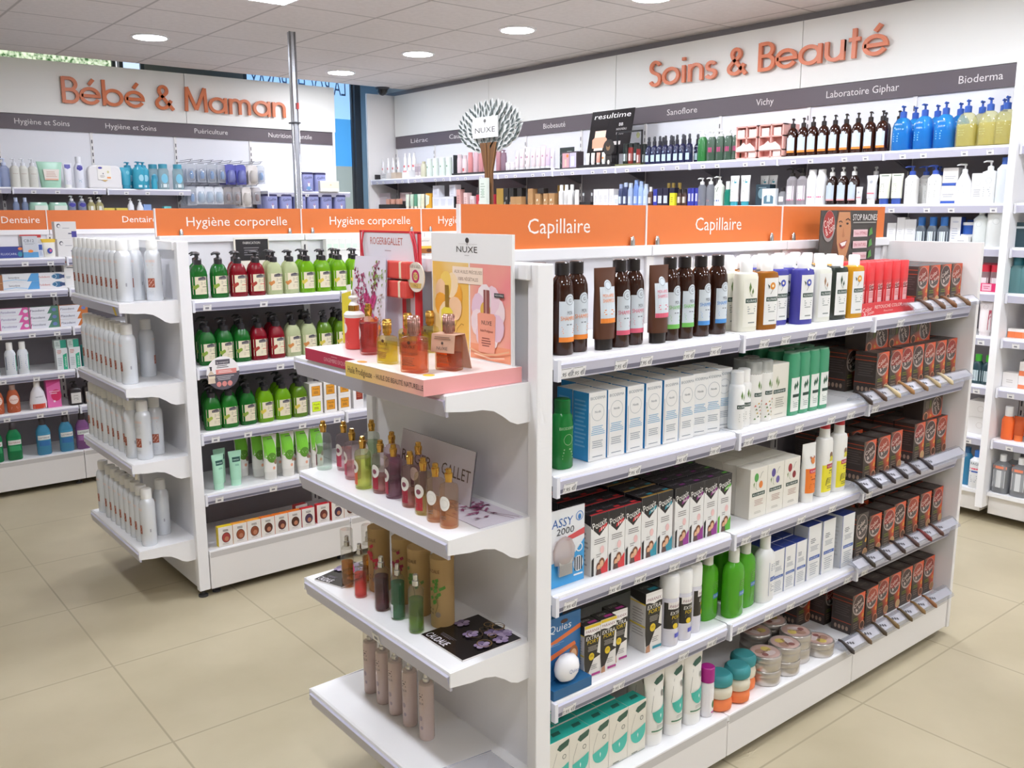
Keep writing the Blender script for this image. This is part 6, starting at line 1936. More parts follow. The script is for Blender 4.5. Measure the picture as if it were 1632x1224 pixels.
x = [-0.332, -0.25]
row(p, [(q, CY + .005, z4) for q in x], 0, 'coral red mouthwash bottle with oval label', 'from the left edge', 'coral mouthwash bottles')
sec = [(.034, .024, 0, 2.6), (.044, .030, .006, 2.4), (.046, .030, .04, 2.2), (.034, .026, .10, 2.1), (.016, .016, .132, 2.)]
p = bottle('white_flask', sec, M('#e3e1e6', .35), labels=[('r', -.043, .006, .043, .034, M('#d04a34', .45)), ('t', 0, .07, .010, 'meridol', .05, 0, M('#5a5468', .5)), ('l', -.02, .05, .02, .058, 1, M('#a8a4b0', .5))], caps=[('cap', CAPW, capf(.0165, .130, .165))], lcurve=.3)
put(p, ([-0.123][0], CY + .01, z4), 0, 'pear shaped white mouthwash flask with red base')
p = pk('pink_carton', .075, .05, .172, '#e56fae', [('c', .012, .07, .028, .034, M('#d42f62', .45)), ('l', -.025, .075, .03, .098, 2, M('#f0c0d4', .5)), ('p', [(-.0375, .12), (.0375, .15), (.0375, .172), (-.0375, .172)], M('#d84a90', .45)), ('c', .0, .035, .006, .006, M('#f4d8e4', .5))])
put(p, ([-0.038][0], CY, z4), 0, 'tall pink carton beside the pear shaped flask')
sec = [(.034, .028, 0, 4.), (.036, .03, .004, 4.), (.036, .03, .092, 4.), (.030, .026, .100, 3.), (.016, .016, .106, 2.)]
p = bottle('black_pump_bottle', sec, M('#2b2526', .3), labels=[('r', -.027, .012, .027, .074, M('#d9d6d2', .5)), ('l', -.016, .03, .016, .06, 4, M('#8a8684', .5))], caps=[('pump', M('#1f1b1c', .35), pumpf(.104, .016, .012, .034, (-.8, -.4), .016))])
x = [0.076, 0.156]
row(p, [(q, CY + .01, z4) for q in x], 0, 'square black pump bottle with white label', 'from the pink carton', 'black pump bottles')
sec = [(.034, .024, 0, 3.), (.038, .028, .006, 3.), (.038, .028, .130, 2.8), (.034, .025, .148, 2.6), (.02, .018, .172, 2.2), (.015, .015, .178, 2.)]
for nm, hx, us, lb in (('green', '#2f9a62', '#1', 0), ('light blue', '#58a8cc', '#2', 0), ('purple', '#a06aa4', '#3', 0)):
    p = bottle('antiseptic_bottle', sec, G(hx, .75), labels=[('r', -.033, .090, .033, .116, M('#d9dcd8', .5)), ('t', 0, .097, .010, 'LISTERINE', .056, 0, M('#3f4a58' if nm != 'green' else '#a84a3a', .5)), ('p', [(-.030, .055), (.030, .052), (.026, .082), (-.030, .085)], M('#2f6fa8', .5) if 'blue' in nm else M(hx, .4)), ('r', -.033, .118, .033, .128, G(hx, .95))], caps=[('cap', M('#3a3234', .35), lambda mb, m: mb.loft([(.019, .019, .176), (.017, .017, .212), (.014, .014, .216)], m, 18))])
    if nm == 'green':
        x = [-0.367, -0.271]
    elif nm == 'purple':
        x = [0.102, 0.173]
    else:
        x = [-0.114, 0.008]
    row(p, [(q, CY + (.01 if nm != 'green' else -.01), z5) for q in x], 0, nm + ' mouthwash bottle on the lowest dental shelf', 'from the left', nm + ' mouthwash bottles')
# cartons showing above the dental rail
for i, (u_, ww, mm) in enumerate([0.421, 0.535, 0.613, 0.696] and [(a, .10, None) for a in [0.421, 0.535, 0.613, 0.7]]):
    p = pk('store_carton', .095, .06, .15, ('#d9dad9', '#c9cbca', '#e0dedb', '#e2dfe2')[i], [('r', .02, 0, .047, .15, M('#c23a44', .45))] if i == 3 else [])
    put(p, (u_, 4.63, z0), 0, ('pale carton showing above the dental rail, ' + ORD[i] + ' of three' if i < 3 else 'white carton with red side above the dental rail'))
# ------------------------------------------------------------------ wall shelving, back wall (baby) and right wall (skin care)
BAND = M('#5f555a', .45)
BTXT = M('#dcd6d4', .5)
FASC = M('#ecebe6', .5)
LWALL = M('#e9e9ee', .45)


def wallbay(label, loc, rz, w, zs, zbase, zband, word=None, wx=None, ww=None, grey=None, depth=.30, tags=3, upto=None, th=.042, ux=0.):
    """one bay: local x along the wall, front toward -y, back panel at y = 0"""
    t = thing('wall_shelving', label, 'shelving', loc, rz, None)
    mb = MB()
    top = zband
    mb.box(.001, w - .001, 0, .02, zs[0] if zs else 1.9, top, LWALL)
    mb.box(.001, w - .001, 0, .02, zbase, zs[0] if zs else 1.9, GREYBACK)
    mb.build('back_panel', t)
    mb = MB()
    mb.box(0, w, -.012, .02, zband, zband + .114, BAND)
    if word:
        art(mb, flat(-.012), [('t', wx, zband + .040, th, word, ww, 0, BTXT)], .0005)
    mb.build('header_band', t)
    upright(t, ux, -.004, zbase, zband, 0, .022)
    for z in zs:
        shelf_part(t, w - .006, depth, (.003, -depth, z), 0, [w * (k + .5 + .2 * math.sin(z * 50 + k * 3)) / tags for k in range(tags)], slot=False)
        g = MB()
        for a in (.004, w - .010):
            g.prism([(0, z - .024), (-depth * .85, z - .026), (-depth * .5, z - .05), (0, z - .10)], a, a + .005, M('#6f6a70', .5))
        g.build('bracket', t)
    mb = MB()
    mb.box(.001, w - .001, -depth + .03, .02, .05, zbase - .02, WHITE2)
    mb.box(.001, w - .001, -depth, .02, zbase - .02, zbase, WHITE)
    mb.build('base_unit', t)
    return t


# right wall, from the back corner toward the viewer
WX, WY0 = 3.77, 6.49
WZ = (1.905, 1.626, 1.413, 1.190, .967, .716, .451)
wt = [6.217, 5.925, 5.577, 5.232, 9.0, 9.0, 4.269, 4.008, 9.0, 9.0, 2.96, 2.693, 2.217, 2.086, 1.718, 1.266, 0.936, 0.71]
words = [('Liérac', 655, 682), ('Caudalie', 716, 752), None, ('Biobeauté', 866, 901), None, ('Sanoflore', 1063, 1111), ('Vichy', 1205, 1233), ('Laboratoire Giphar', 1317, 1433), ('Bioderma', 1528, 1599)]
hd = {0: (wt[0], wt[1]), 1: (wt[2], wt[3]), 3: (wt[6], wt[7]), 5: (wt[10], wt[11]), 6: (wt[12], wt[13]), 7: (wt[14], wt[15]), 8: (wt[16], wt[17])}
for i in range(9):
    y0 = WY0 - .665 * i
    word = words[i][0] if words[i] else None
    wx = ww = None
    if word:
        a, b_ = hd[i]
        wx, ww = y0 - (a + b_) / 2, a - b_
    wallbay('skin care wall bay with dark header, ' + ORD[i] + ' from the back corner', (WX, y0, 0), WW, .665 if i < 8 else .656, WZ if i >= 6 else WZ[:3], .17, 2.211, word, wx, ww, tags=4)
mb = MB()
mb.box(3.43, 3.765, .476, .512, .09, 2.325, WHITE)
t = tag(mb.build('end_panel', bevel=.002), 'tall white panel closing the skin care wall near the right edge', 'shelving panel')
for i in range(2):
    wallbay('wall bay beyond the tall white panel, ' + ('nearest it' if i == 0 else 'second after it'), (WX, .4745 - .665 * i, 0), WW, .665, WZ, .17, 2.211, tags=3, ux=.013)
mb = MB()
for a, b_ in ((6.49, 4.98), (4.975, 3.46), (3.455, 1.90), (1.895, .60), (.595, -.9)):
    mb.box(3.752, 3.80, b_, a, 2.326, 2.715, FASC)
fw = tag(mb.build('fascia_board'), 'long white fascia board above the right wall shelves', 'fascia')

# back wall
BX0, BY = -1.77, 6.46
BZS = (1.775, 1.58, 1.33)
bt = [0.347, 0.735, 1.002, 1.403, 1.723, 2.015, 2.393, 2.82]
bw = {3: ('Hygiène et Soins', bt[0], bt[1]), 4: ('Hygiène et Soins', bt[2], bt[3]), 5: ('Puériculture', bt[4], bt[5]), 6: ('Nutrition Infantile', bt[6], bt[7])}
for i in range(7):
    x0 = BX0 + .665 * i
    w_ = .665 if i < 6 else .82
    word, wx, ww = None, None, None
    if i in bw:
        word = bw[i][0]
        wx, ww = (bw[i][1] + bw[i][2]) / 2 - x0, bw[i][2] - bw[i][1]
    nm = {6: 'baby wall bay at the glass end, holding milk tins', 5: 'baby wall bay hung with blister packs', 4: 'baby wall bay with teal bottles and a white seat', 3: 'baby wall bay with the green pouch'}.get(i, 'baby wall bay beyond the left edge, ' + ORD[i] + ' from its far end')
    zs = BZS[1:] if i == 5 else BZS
    wallbay(nm, (x0, BY, 0), 0, w_, zs, .17, 2.215, word, wx, ww, tags=3)
mb = MB()
mb.box(3.032, 3.055, 6.44, 6.48, .09, 2.34, WHITE)
tag(mb.build('end_panel'), 'slim white upright panel closing the baby wall beside the blue glass', 'shelving panel')
mb = MB()
mb.box(BX0, 1.655, 6.435, 6.48, 2.330, 2.733, FASC).box(1.660, 3.06, 6.435, 6.48, 2.330, 2.733, FASC)
tag(mb.build('fascia_board'), 'long white fascia board above the baby wall shelves', 'fascia')

# raised letters, drawn with even strokes
def arc(cx, cy, rx, ry, a0, a1, n=14):
    return [(cx + rx * math.cos(math.radians(a0 + (a1 - a0) * i / n)), cy + ry * math.sin(math.radians(a0 + (a1 - a0) * i / n))) for i in range(n + 1)]


X_ = .66   # x-height as a share of the capital height
r_ = .33
GL = {
    'B': (.56, [[(.06, 0), (.06, 1)], [(.06, .95), (.28, .95)] + arc(.28, .735, .21, .215, 90, -90) + [(.06, .52)], [(.06, .52), (.30, .52)] + arc(.30, .285, .235, .235, 90, -90) + [(.06, .05)]]),
    'M': (.92, [[(.06, 0), (.10, 1)], [(.10, 1), (.46, .08)], [(.46, .08), (.82, 1)], [(.82, 1), (.86, 0)]]),
    'S': (.52, [arc(.26, .74, .19, .21, 20, 250) + arc(.26, .27, .21, .22, 75, -160)]),
    'o': (.74, [arc(.37, r_, .31, r_ - .05, 0, 360, 28)]),
    'e': (.72, [arc(.36, r_, .31, r_ - .05, -28, -360, 26) + [(.05, r_)]]),
    'a': (.78, [arc(.37, r_, .31, r_ - .05, 0, 360, 28), [(.70, 0), (.70, X_)]]),
    'b': (.78, [arc(.41, r_, .31, r_ - .05, 0, 360, 28), [(.08, 0), (.08, 1.0)]]),
    'm': (1.0, [[(.08, 0), (.08, X_)], [(.08, .36)] + arc(.28, .40, .20, .215, 180, 0) + [(.48, 0)], [(.48, .36)] + arc(.68, .40, .20, .215, 180, 0) + [(.88, 0)]]),
    'n': (.66, [[(.08, 0), (.08, X_)], [(.08, .36)] + arc(.32, .38, .24, .235, 180, 0) + [(.56, 0)]]),
    'i': (.24, [[(.12, 0), (.12, X_)], [(.12, .84), (.12, .96)]]),
    's': (.46, [arc(.23, .47, .15, .14, 25, 250) + arc(.23, .185, .165, .14, 75, -160)]),
    'u': (.68, [[(.08, X_), (.08, .28)] + arc(.33, .28, .25, .235, 180, 360) + [(.58, X_)], [(.58, 0), (.58, X_)]]),
    't': (.40, [[(.19, 0), (.19, .96)], [(.03, X_ - .05), (.37, X_ - .05)]]),
    '&': (.74, [[(.70, .0), (.22, .60)] + arc(.32, .76, .15, .17, 200, -30) + [(.40, .62), (.20, .46)] + arc(.28, .24, .22, .19, 130, 330) + [(.62, .38)]]),
}


def ribbon3(mb, pts, w, mp, d, m):
    """flat stroke with thickness d"""
    L, R = [], []
    n = len(pts)
    closed = math.hypot(pts[0][0] - pts[-1][0], pts[0][1] - pts[-1][1]) < 1e-6
    for j, p in enumerate(pts):
        a = pts[j - 1] if j else (pts[-2] if closed else p)
        b = pts[j + 1] if j < n - 1 else (pts[1] if closed else p)
        d0 = Vector((p[0] - a[0], p[1] - a[1])); d1 = Vector((b[0] - p[0], b[1] - p[1]))
        if d0.length < 1e-9: d0 = d1
        if d1.length < 1e-9: d1 = d0
        d0.normalize(); d1.normalize()
        t_ = d0 + d1
        if t_.length < .4:
            t_ = d1
        t_.normalize()
        k = min(1.5, 1 / max(.5, t_.dot(d1)))
        L.append((p[0] - t_.y * w / 2 * k, p[1] + t_.x * w / 2 * k)); R.append((p[0] + t_.y * w / 2 * k, p[1] - t_.x * w / 2 * k))
    vs = [mp(*q, d) for q in R] + [mp(*q, d) for q in L] + [mp(*q, 0) for q in R] + [mp(*q, 0) for q in L]
    fs = []
    for j in range(n - 1):
        fs += [[j, j + 1, n + j + 1, n + j], [2 * n + j, 2 * n + j + 1, j + 1, j], [n + j, n + j + 1, 3 * n + j + 1, 3 * n + j]]
    if not closed:
        fs += [[0, n, 3 * n, 2 * n], [n - 1, 3 * n - 1, 4 * n - 1, 2 * n - 1]]
    mb.add(vs, fs, m)


def raised(label, text, x0, x1, zb, H, place, m, stroke=.125, gap=.055):
    t = thing('raised_lettering', label, 'lettering')
    adv = []
    pos = 0
    for ch in text:
        if ch == ' ':
            pos += .36
            continue
        base = {'é': 'e'}.get(ch, ch)
        adv.append((ch, base, pos))
        pos += GL[base][0] + gap
    kx = (x1 - x0) / (pos - gap)
    for ch, base, p in adv:
        mb = MB()
        strokes = list(GL[base][1])
        if ch == 'é':
            strokes.append([(.34, .76), (.50, .97)])
        mp = lambda a, b_, e, p=p: place(x0 + (p + a) * kx, zb + b_ * H, e)
        for j_, s_ in enumerate(strokes):
            ribbon3(mb, list(s_), stroke, mp, .018 + .0007 * j_, m)
        mb.build('letter', t)
    return t


TERRA = M('#d0703f', .4)
TERRA2 = M('#dc7f5a', .4)
raised('raised orange letters Bébé & Maman on the baby wall fascia', 'Bébé & Maman', .690, 2.560, 2.428, .195, lambda a, b_, e: (a, 6.435 - .012 - e, b_), TERRA)
raised('raised orange letters Soins & Beauté on the right wall fascia', 'Soins & Beauté', -3.105, -1.335, 2.452, .170, lambda a, b_, e: (3.752 - .012 - e, -a, b_), TERRA2)

# ------------------------------------------------------------------ goods on the right wall, top shelf
z = WZ[0]
XF = 3.52


def W(us, x=XF, zz=None):
    return us


def wp(p, y, z, lab, x=XF, g=None, drz=0., clear=None):
    if clear:
        y = max(y, .515 + clear)          # stay on this side of the tall panel
    put(p, (x, y, z), WW + drz, lab, g)


def wrow(p, ys, z, desc, tail, g=None, x=XF, jitter=.15):
    row(p, [(x, y, z) for y in ys], WW, desc, tail, g, jitter)


def simple(name, r, h, col, cap, capr=None, caph=.03, lab=(), ry=None, p_=2.3, shoulder=.02, pump=False, parts=False, cat='bottle', rough=.3):
    ry = ry or r * .8
    m = col if not isinstance(col, str) else M(col, rough)
    cr = capr or r * .5
    sec = [(r * .94, ry * .94, 0, p_), (r, ry, .004, p_), (r, ry, h - shoulder, p_), (cr * 1.05, cr * 1.05, h, 2.)]
    cm = cap if not isinstance(cap, str) else M(cap, .35)
    fn = pumpf(h - .002, cr, caph * .5, r * 1.1, (-.7, -.7), caph * .5) if pump else capf(cr, h - .002, h + caph)
    return bottle(name, sec, m, labels=lab, caps=[('pump' if pump else 'cap', cm, fn)], parts=parts, n=18, cat=cat, lcurve=.4)


def bx(w, d, h, col, its=(), name='skincare_carton', **k):
    return carton(name, w, d, h, M(col, .5), its, **k)


yw = [6.508, 6.343, 6.161, 5.963, 6.413, 6.32, 6.229, 6.139, 6.017, 5.941, 5.866, 5.76, 5.647, 5.555, 5.456, 5.348, 5.252, 5.186, 5.111, 5.038, 4.956, 4.876, 4.806, 4.737, 4.567, 4.501, 4.436, 4.372]
t_b = bx(.04, .05, .05, '#2f2b2c', name='tester_box')
wp(t_b, yw[0], z, 'small black tester box at the corner end of the top wall shelf')
tr = bx(.10, .10, .06, '#d8d4d0', [('l', -.04, .01, .04, .05, 2, M('#b0aaa6', .5))], name='product_tray', cat='tray')
wp(tr, yw[1], z, 'pale grey tray of red and white tubes near the corner')
tr = bx(.10, .10, .06, '#cdb9a4', name='product_tray', cat='tray')
wp(tr, yw[2], z, 'beige tray of white bottles near the corner')
tr = bx(.11, .10, .07, '#f0efee', [('r', -.03 + .02 * i, .055, -.018 + .02 * i, .07, RED) for i in range(3)], name='product_tray', cat='tray')
wp(tr, yw[3], z, 'white tray with red marks near the corner')
rw = simple('serum_bottle', .016, .11, '#efeceb', '#e9e6e4', lab=[('r', -.012, .03, .012, .05, RED)])
wrow(rw, yw[4:6], z + .0605, 'small white and red serum bottle in the pale grey tray', 'from the corner', 'serums in the grey tray', 3.50 + .06)
wrow(rw, yw[6:8], z + .0605, 'small white and red serum bottle in the beige tray', 'from the corner', 'serums in the beige tray', 3.50 + .06)
rw2 = simple('serum_bottle', .020, .13, '#f1efee', '#eceae8', lab=[('r', -.016, .03, .016, .05, RED)])
wrow(rw2, yw[8:11], z + .0705, 'white serum bottle with red base in the white tray', 'from the corner', 'serums in the white tray', 3.50 + .06)
sv = tube_up('silver_tube', .042, .03, .125, M('#cfc4c6', .3, .3), CAPW, .02, [('r', -.016, .05, .016, .10, M('#a898a0', .5))])
wrow(sv, [yw[11], yw[11] - .05], z, 'silver pink tube leaning beside the white tray', 'from the corner', 'silver pink tubes', jitter=.4)
pb = simple('beige_flask', .034, .12, '#c9c6ae', '#bfb89a', caph=.02)
wp(pb, yw[12], z, 'round beige flask between silver tubes and pale green bottles')
gb_ = simple('pale_green_bottle', .032, .13, '#dfe9e0', '#e4ece6', .026, .03, [('l', -.018, .03, .018, .1, 5, M('#a8c0ac', .5)), ('c', .0, .085, .008, .008, M('#4a8a5a', .5))])
wrow(gb_, yw[13:17], z, 'pale green bottle', 'from the corner side', 'pale green bottles')
bk = bx(.012, .11, .175, '#26292a', name='divider_board', cat='divider')
wp(bk, yw[17], z, 'black divider board between green and pink products')
yq = [5.154, 3.918]
tr = bx(abs(yq[0] - yq[1]), .16, .016, '#2e2b2d', name='product_tray', cat='tray')
put(tr, (3.478, (yq[0] + yq[1]) / 2, z), WW, 'long low black tray under the pink products')
pinks = [('#e6cfd2', .13, 'clear topped blush'), ('#ecd9da', .12, 'red based blush'), ('#d98f8f', .14, 'salmon'), ('#d9b4bd', .165, 'dusty pink'), ('#cf8f92', .15, 'coral pink'), ('#dcb9c2', .15, 'rose'), ('#b9848c', .15, 'deep rose'), ('#8f7382', .13, 'mauve pump')]
for i, (hx, h, nm) in enumerate(pinks):
    lab = [('r', -.022, .016, .022, .04, M('#df3f48', .45))] if i == 1 else [('l', -.014, .04, .014, .09, 4, M('#b890a0', .5))]
    p = simple('pink_bottle', .026, h, hx, '#d9c9cc' if i < 2 else hx, .02, .03, lab, pump=(i == 7))
    wp(p, yw[18 + i], z + .0165, nm + ' bottle on the black tray left of the tree sign' if i < 6 else nm + ' bottle on the black tray right of the tree sign', 3.535)
pj2 = simple('cream_jar', .028, .05, '#ece6e6', '#e6dfe2', .026, .014)
wrow(pj2, [yw[26], yw[27]], z + .0165, 'low white cream jar on the black tray', 'from the corner', 'cream jars', 3.535)
yw = [4.332, 4.261, 4.191, 4.123, 4.062, 4.003, 3.951, 3.901, 3.772, 3.668, 3.337, 3.23, 3.175, 3.114, 3.066, 3.001, 2.96, 2.902, 2.85, 2.805, 2.761, 2.717, 2.662, 2.608, 2.55]
pt_cols = ['#e8dade', '#ecdcdc', '#eee2e0', '#ead9dc', '#ecd9da', '#ecd5dc', '#d9c6dc', '#dcd6de']
for i, hx in enumerate(pt_cols):
    p = tube_up('hand_cream_tube', .042, .034, .15 + .012 * (i % 3), M(hx, .35), M('#f0ecec', .35), .02, [('l', -.012, .05, .012, .11, 5, M('#c9a9b4', .5)), ('c', 0, .095, .008, .008, M('#b88a9c', .5))], topw=.05)
    wp(p, yw[i], z + (.0165 if yw[i] > yq[1] else 0), 'pale pink tube, ' + ORD[i] + ' in the run right of the tree sign' if i != 6 else 'lilac tube near the end of the pale pink run', 3.53, drz=random.uniform(-.2, .2))
p = bx(.16, .004, .165, '#2b3331', [('c', -.05, .08, .03, .04, M('#59655f', .5)), ('c', -.05, .08, .02, .03, M('#2b3331', .5)), ('l', 0, .11, .06, .14, 2, M('#8a948e', .5))], name='counter_card', cat='card')
wp(p, yw[8] , z, 'black card with leaf wreath behind the pink gift box', 3.56)
p = bx(.165, .07, .125, '#4a3f44', [('r', -.075, .01, .0, .115, M('#cfa0a8', .4)), ('r', .005, .01, .075, .115, M('#c4bcd8', .4)), ('c', -.02, .095, .012, .012, M('#f08a3a', .5)), ('r', -.05, .02, -.03, .07, M('#e8bfae', .4)), ('r', .02, .02, .055, .09, M('#e4e2f0', .3))], name='gift_box')
wp(p, yw[9], z, 'open pink and lilac gift box left of the resultime board', 3.49)
t = thing('counter_display', 'black resultime display board with peach jar, over small tubes', 'display', (3.47, yw[10], z + .0006), WW)
w_ = .42
lean = lambda s, u, e: (s + .10 * (u - .1), .07 - e + .10 * u, u)
mb = MB()
for e in (0, -.004):
    mb.add([lean(-w_ / 2, .09, e), lean(w_ / 2, .09, e), lean(w_ / 2, .40, e), lean(-w_ / 2, .40, e)], [[0, 1, 2, 3] if e == 0 else [3, 2, 1, 0]], M('#262325', .12))
art(mb, lean, [('t', .0, .345, .038, 'resultime', .36, .15, M('#e8e4e2', .4)), ('p', [(-.16, .14), (-.17, .20), (-.15, .215), (-.04, .215), (-.02, .20), (-.03, .14)], M('#e0a183', .4)), ('r', -.15, .215, -.04, .262, M('#edc9b6', .4)), ('r', -.14, .122, -.05, .14, M('#f0dccd', .4)), ('t', .10, .285, .022, 'BB', .04, 0, M('#dcd8d6', .5)), ('t', .11, .255, .016, 'NOUVEAU', .10, 0, M('#c9c5c4', .5)), ('t', .10, .225, .018, 'PLUS', .07, 0, M('#c9c5c4', .5)), ('r', .05, .155, .12, .18, M('#d4ccc8', .5))], .0006)
mb.build('board', t)
mb = MB()
mb.box(-w_ / 2, w_ / 2 - .1, .0, .09, 0, .02, M('#2b282a', .4)).box(-w_ / 2, w_ / 2 - .1, .088, .093, .02, .10, M('#2b282a', .4))
mb.build('tray', t)
for i, hx in enumerate(('#ecebe6', '#e9e4de', '#e8a08c', '#eff0e8', '#f0ede8')):
    p = tube_up('sample_tube', .034, .026, .085, M(hx, .4), CAPW, .015, [('c', .0, .045, .009, .008, M('#f08a3a', .5))] if i == 3 else [('l', -.01, .03, .01, .06, 3, M('#b0a8a4', .5))])
    put(p, (3.47 + .045, yw[10] + .16 - .055 * i, z + .0205), WW, 'little tube in the resultime display tray, ' + ORD[i] + ' from the left')
p = Proto('round_card', 'card')
mb = MB()
mb.prism([(.055 * math.cos(2 * PI * k / 28), .13 + .055 * math.sin(2 * PI * k / 28)) for k in range(28)], 0, .003, M('#34302e', .3), 'y')
mb.box(-.02, .02, .0, .003, 0, .08, M('#34302e', .4))
art(mb, flat(0), [('c', -.006, .135, .020, .026, M('#8a6a4a', .5)), ('c', -.006, .15, .018, .016, M('#3a2a20', .5)), ('c', .0, .03, .012, .016, M('#d9d4cc', .5))], .0005)
p.part('card', mb)
wp(p, yw[11], z, 'round dark portrait card beside the resultime board', 3.46)
t = thing('bottle_display', 'black open display frame holding dark and red bottles', 'display', (3.475, yw[14] - .005, z + .0006), WW)
mb = MB()
mb.box(-.12, .12, 0, .10, 0, .012, M('#6f7048', .5)).box(-.12, -.112, .012, .022, 0, .235, BLACK).box(.112, .12, .012, .022, 0, .235, BLACK).box(-.12, .12, .012, .022, .225, .235, BLACK)
art(mb, flat(.012), [('c', .085, .20, .016, .02, M('#6f7048', .5))], .0008)
mb.build('frame', t)
dk = simple('dark_bottle', .024, .11, '#26302c', '#1f2522', .02, .03, [('r', -.018, .02, .018, .07, M('#c9d0d0', .5))])
rd = simple('dark_bottle', .024, .11, '#8a2a26', '#1f2522', .02, .03, [('r', -.018, .02, .018, .07, M('#d8c4c0', .5))])
wp(dk, yw[14] + .055, z + .0132, 'dark bottle with pale label, left one in the black frame', 3.525)
wp(rd, yw[14], z + .0132, 'red bottle with pale label in the middle of the black frame', 3.525)
wp(dk, yw[14] - .055, z + .0132, 'dark bottle with pale label, right one in the black frame', 3.525)
wp(rd, yw[15], z, 'red bottle with pale label just right of the black frame', 3.525)
wp(dk, yw[16], z, 'dark bottle with pale label before the navy sprays', 3.525)
nv = bottle('navy_spray_bottle', [(.024, .024, 0), (.025, .025, .003), (.025, .025, .095), (.019, .019, .115), (.010, .010, .125)], M('#1f2144', .12), labels=[('r', -.018, .018, .018, .062, M('#bcd0da', .5)), ('c', .0, .078, .006, .006, M('#9aa8c0', .5))], caps=[('spray_cap', M('#2b2a33', .35), sprayf(.124, .012, .060))], parts=False, n=18)
wrow(nv, yw[17:25], z, 'navy blue spray bottle with pale label', 'from the left', 'navy sprays')
wrow(nv, [q - .012 for q in yw[18:25:2]], z, 'navy blue spray bottle in the back row', 'from the left', 'navy sprays behind', 3.59)
yw = [2.441, 2.365, 2.295, 2.232, 2.174, 2.061, 1.885, 1.768, 1.692, 1.643, 1.581, 1.49, 1.423, 1.362, 1.295, 1.225, 1.164, 1.09, 0.973, 0.864, 0.747, 0.633, 0.539]
p = simple('green_pump_bottle', .032, .155, '#2c7438', '#eef0ee', .018, .035, [('l', -.02, .03, .02, .075, 4, M('#8ab890', .5)), ('k', [(-.014, .14), (-.008, .115), (.004, .145)], .004, M('#dfe9df', .5))], pump=True)
wp(p, yw[0], z, 'bright green pump bottle with white head')
p = simple('green_pump_bottle', .030, .150, '#3f5746', '#eceeea', .018, .03, [('r', -.028, .055, .028, .085, M('#c23a78', .45)), ('r', -.026, .01, -.006, .052, M('#d9cfd4', .5)), ('k', [(-.014, .135), (-.008, .112), (.004, .14)], .004, M('#dfe9df', .5))], pump=True)
wrow(p, yw[1:5], z, 'dark green pump bottle with magenta band', 'from the bright green one', 'magenta banded bottles')
PKS = M('#e9b0a6', .45)
WHR = M('#f0dcd6', .5)
for i in range(2):
    t = thing('pink_shelf_display', 'pink cardboard shelf display with white cloud, ' + ('left' if i == 0 else 'right') + ' one of the pair', 'display', (3.48, yw[5 + i] + .012, z + .0006), WW)
    mb = MB()
    w_ = .155 if i == 0 else .172
    mb.box(-w_ / 2, w_ / 2, .05, .16, 0, .195, PKS)
    for a in (-w_ / 2, -.004, w_ / 2 - .008):
        mb.box(a, a + .008, 0, .05, 0, .195, PKS)
    for b_ in (0, .04, .12, .187):
        mb.box(-w_ / 2, w_ / 2, 0, .05, b_, b_ + .008, PKS)
    mb.build('stand', t)
    mb = MB()
    art(mb, flat(-.004), [('p', [(-w_ * .46, .045), (w_ * .44, .045), (w_ * .40, .065), (w_ * .20, .092), (.0, .082), (-w_ * .1, .098), (-w_ * .25, .078), (-w_ * .42, .07)], WHR)], .001)
    art(mb, lambda s, u, e: (s, -.003 + e * 0, u), [('p', [(-w_ * .46, .045), (-w_ * .42, .07), (-w_ * .25, .078), (-w_ * .1, .098), (.0, .082), (w_ * .20, .092), (w_ * .40, .065), (w_ * .44, .045)], WHR)], 0)
    mb.build('cloud', t)
    for k, (a, b_) in enumerate(((-.045, .1285), (.04, .1285), (.04, .0085))):
        MB().box(a - .025, a + .025, .006, .045, b_, b_ + .045, WHR).build('mini_carton', t)
am = bottle('amber_pump_bottle', [(.031, .027, 0), (.033, .029, .004), (.033, .029, .130), (.026, .023, .152), (.014, .014, .163), (.013, .013, .168)], M('#33160d', .1), labels=[('r', -.026, .022, .026, .108, M('#c9d6e2', .5)), ('c', 0, .110, .013, .013, M('#c9d6e2', .5)), ('r', -.026, .022, .026, .034, M('#f08a32', .5)), ('l', -.016, .06, .016, .095, 4, M('#dfa08a', .5))], caps=[('pump', M('#231a18', .35), pumpf(.165, .014, .022, .036, (-.3, .95), .022))], parts=False, n=18)
wrow(am, yw[7:11], z, 'amber pump bottle, left group of four', 'from the left', 'amber pumps left')
wrow(am, yw[11:16], z, 'amber pump bottle, right group', 'from the left', 'amber pumps right')
wp(am, yw[16], z, 'amber pump bottle set back beside the blue bottles', 3.60)
wp(am, yw[15] + .03, z, 'amber pump bottle hidden in the second row of the right group', 3.62)
sec = [(.046, .034, 0, 2.6), (.050, .038, .006, 2.6), (.050, .038, .10, 2.5), (.045, .034, .135, 2.3), (.032, .026, .158, 2.1), (.016, .016, .168, 2.)]
BP = M('#2c56ae', .35)
bl = bottle('blue_gel_bottle', sec, G('#3aaaf0', .45), labels=[('t', -.008, .130, .007, 'BIODERMA', .04, 0, M('#bfe0f4', .5)), ('t', -.006, .105, .010, 'Atoderm', .03, 0, M('#a9d4f0', .5)), ('l', -.034, .04, .004, .09, 4, M('#8cc6ee', .5))], caps=[('pump', BP, pumpf(.167, .017, .022, .042, (.2, -.97), .030))], liquid=([(.044, .033, .004, 2.6), (.045, .034, .10, 2.5)], G('#1f90e6', .6)), n=24)
wrow(bl, yw[17:20], z, 'large blue gel bottle with blue pump', 'from the left', 'blue gel bottles', 3.50)
yb = [1.076, 0.956, 0.837]
wrow(bl, yb, z, 'large blue gel bottle in the back row', 'from the left', 'blue gel bottles behind', 3.60)
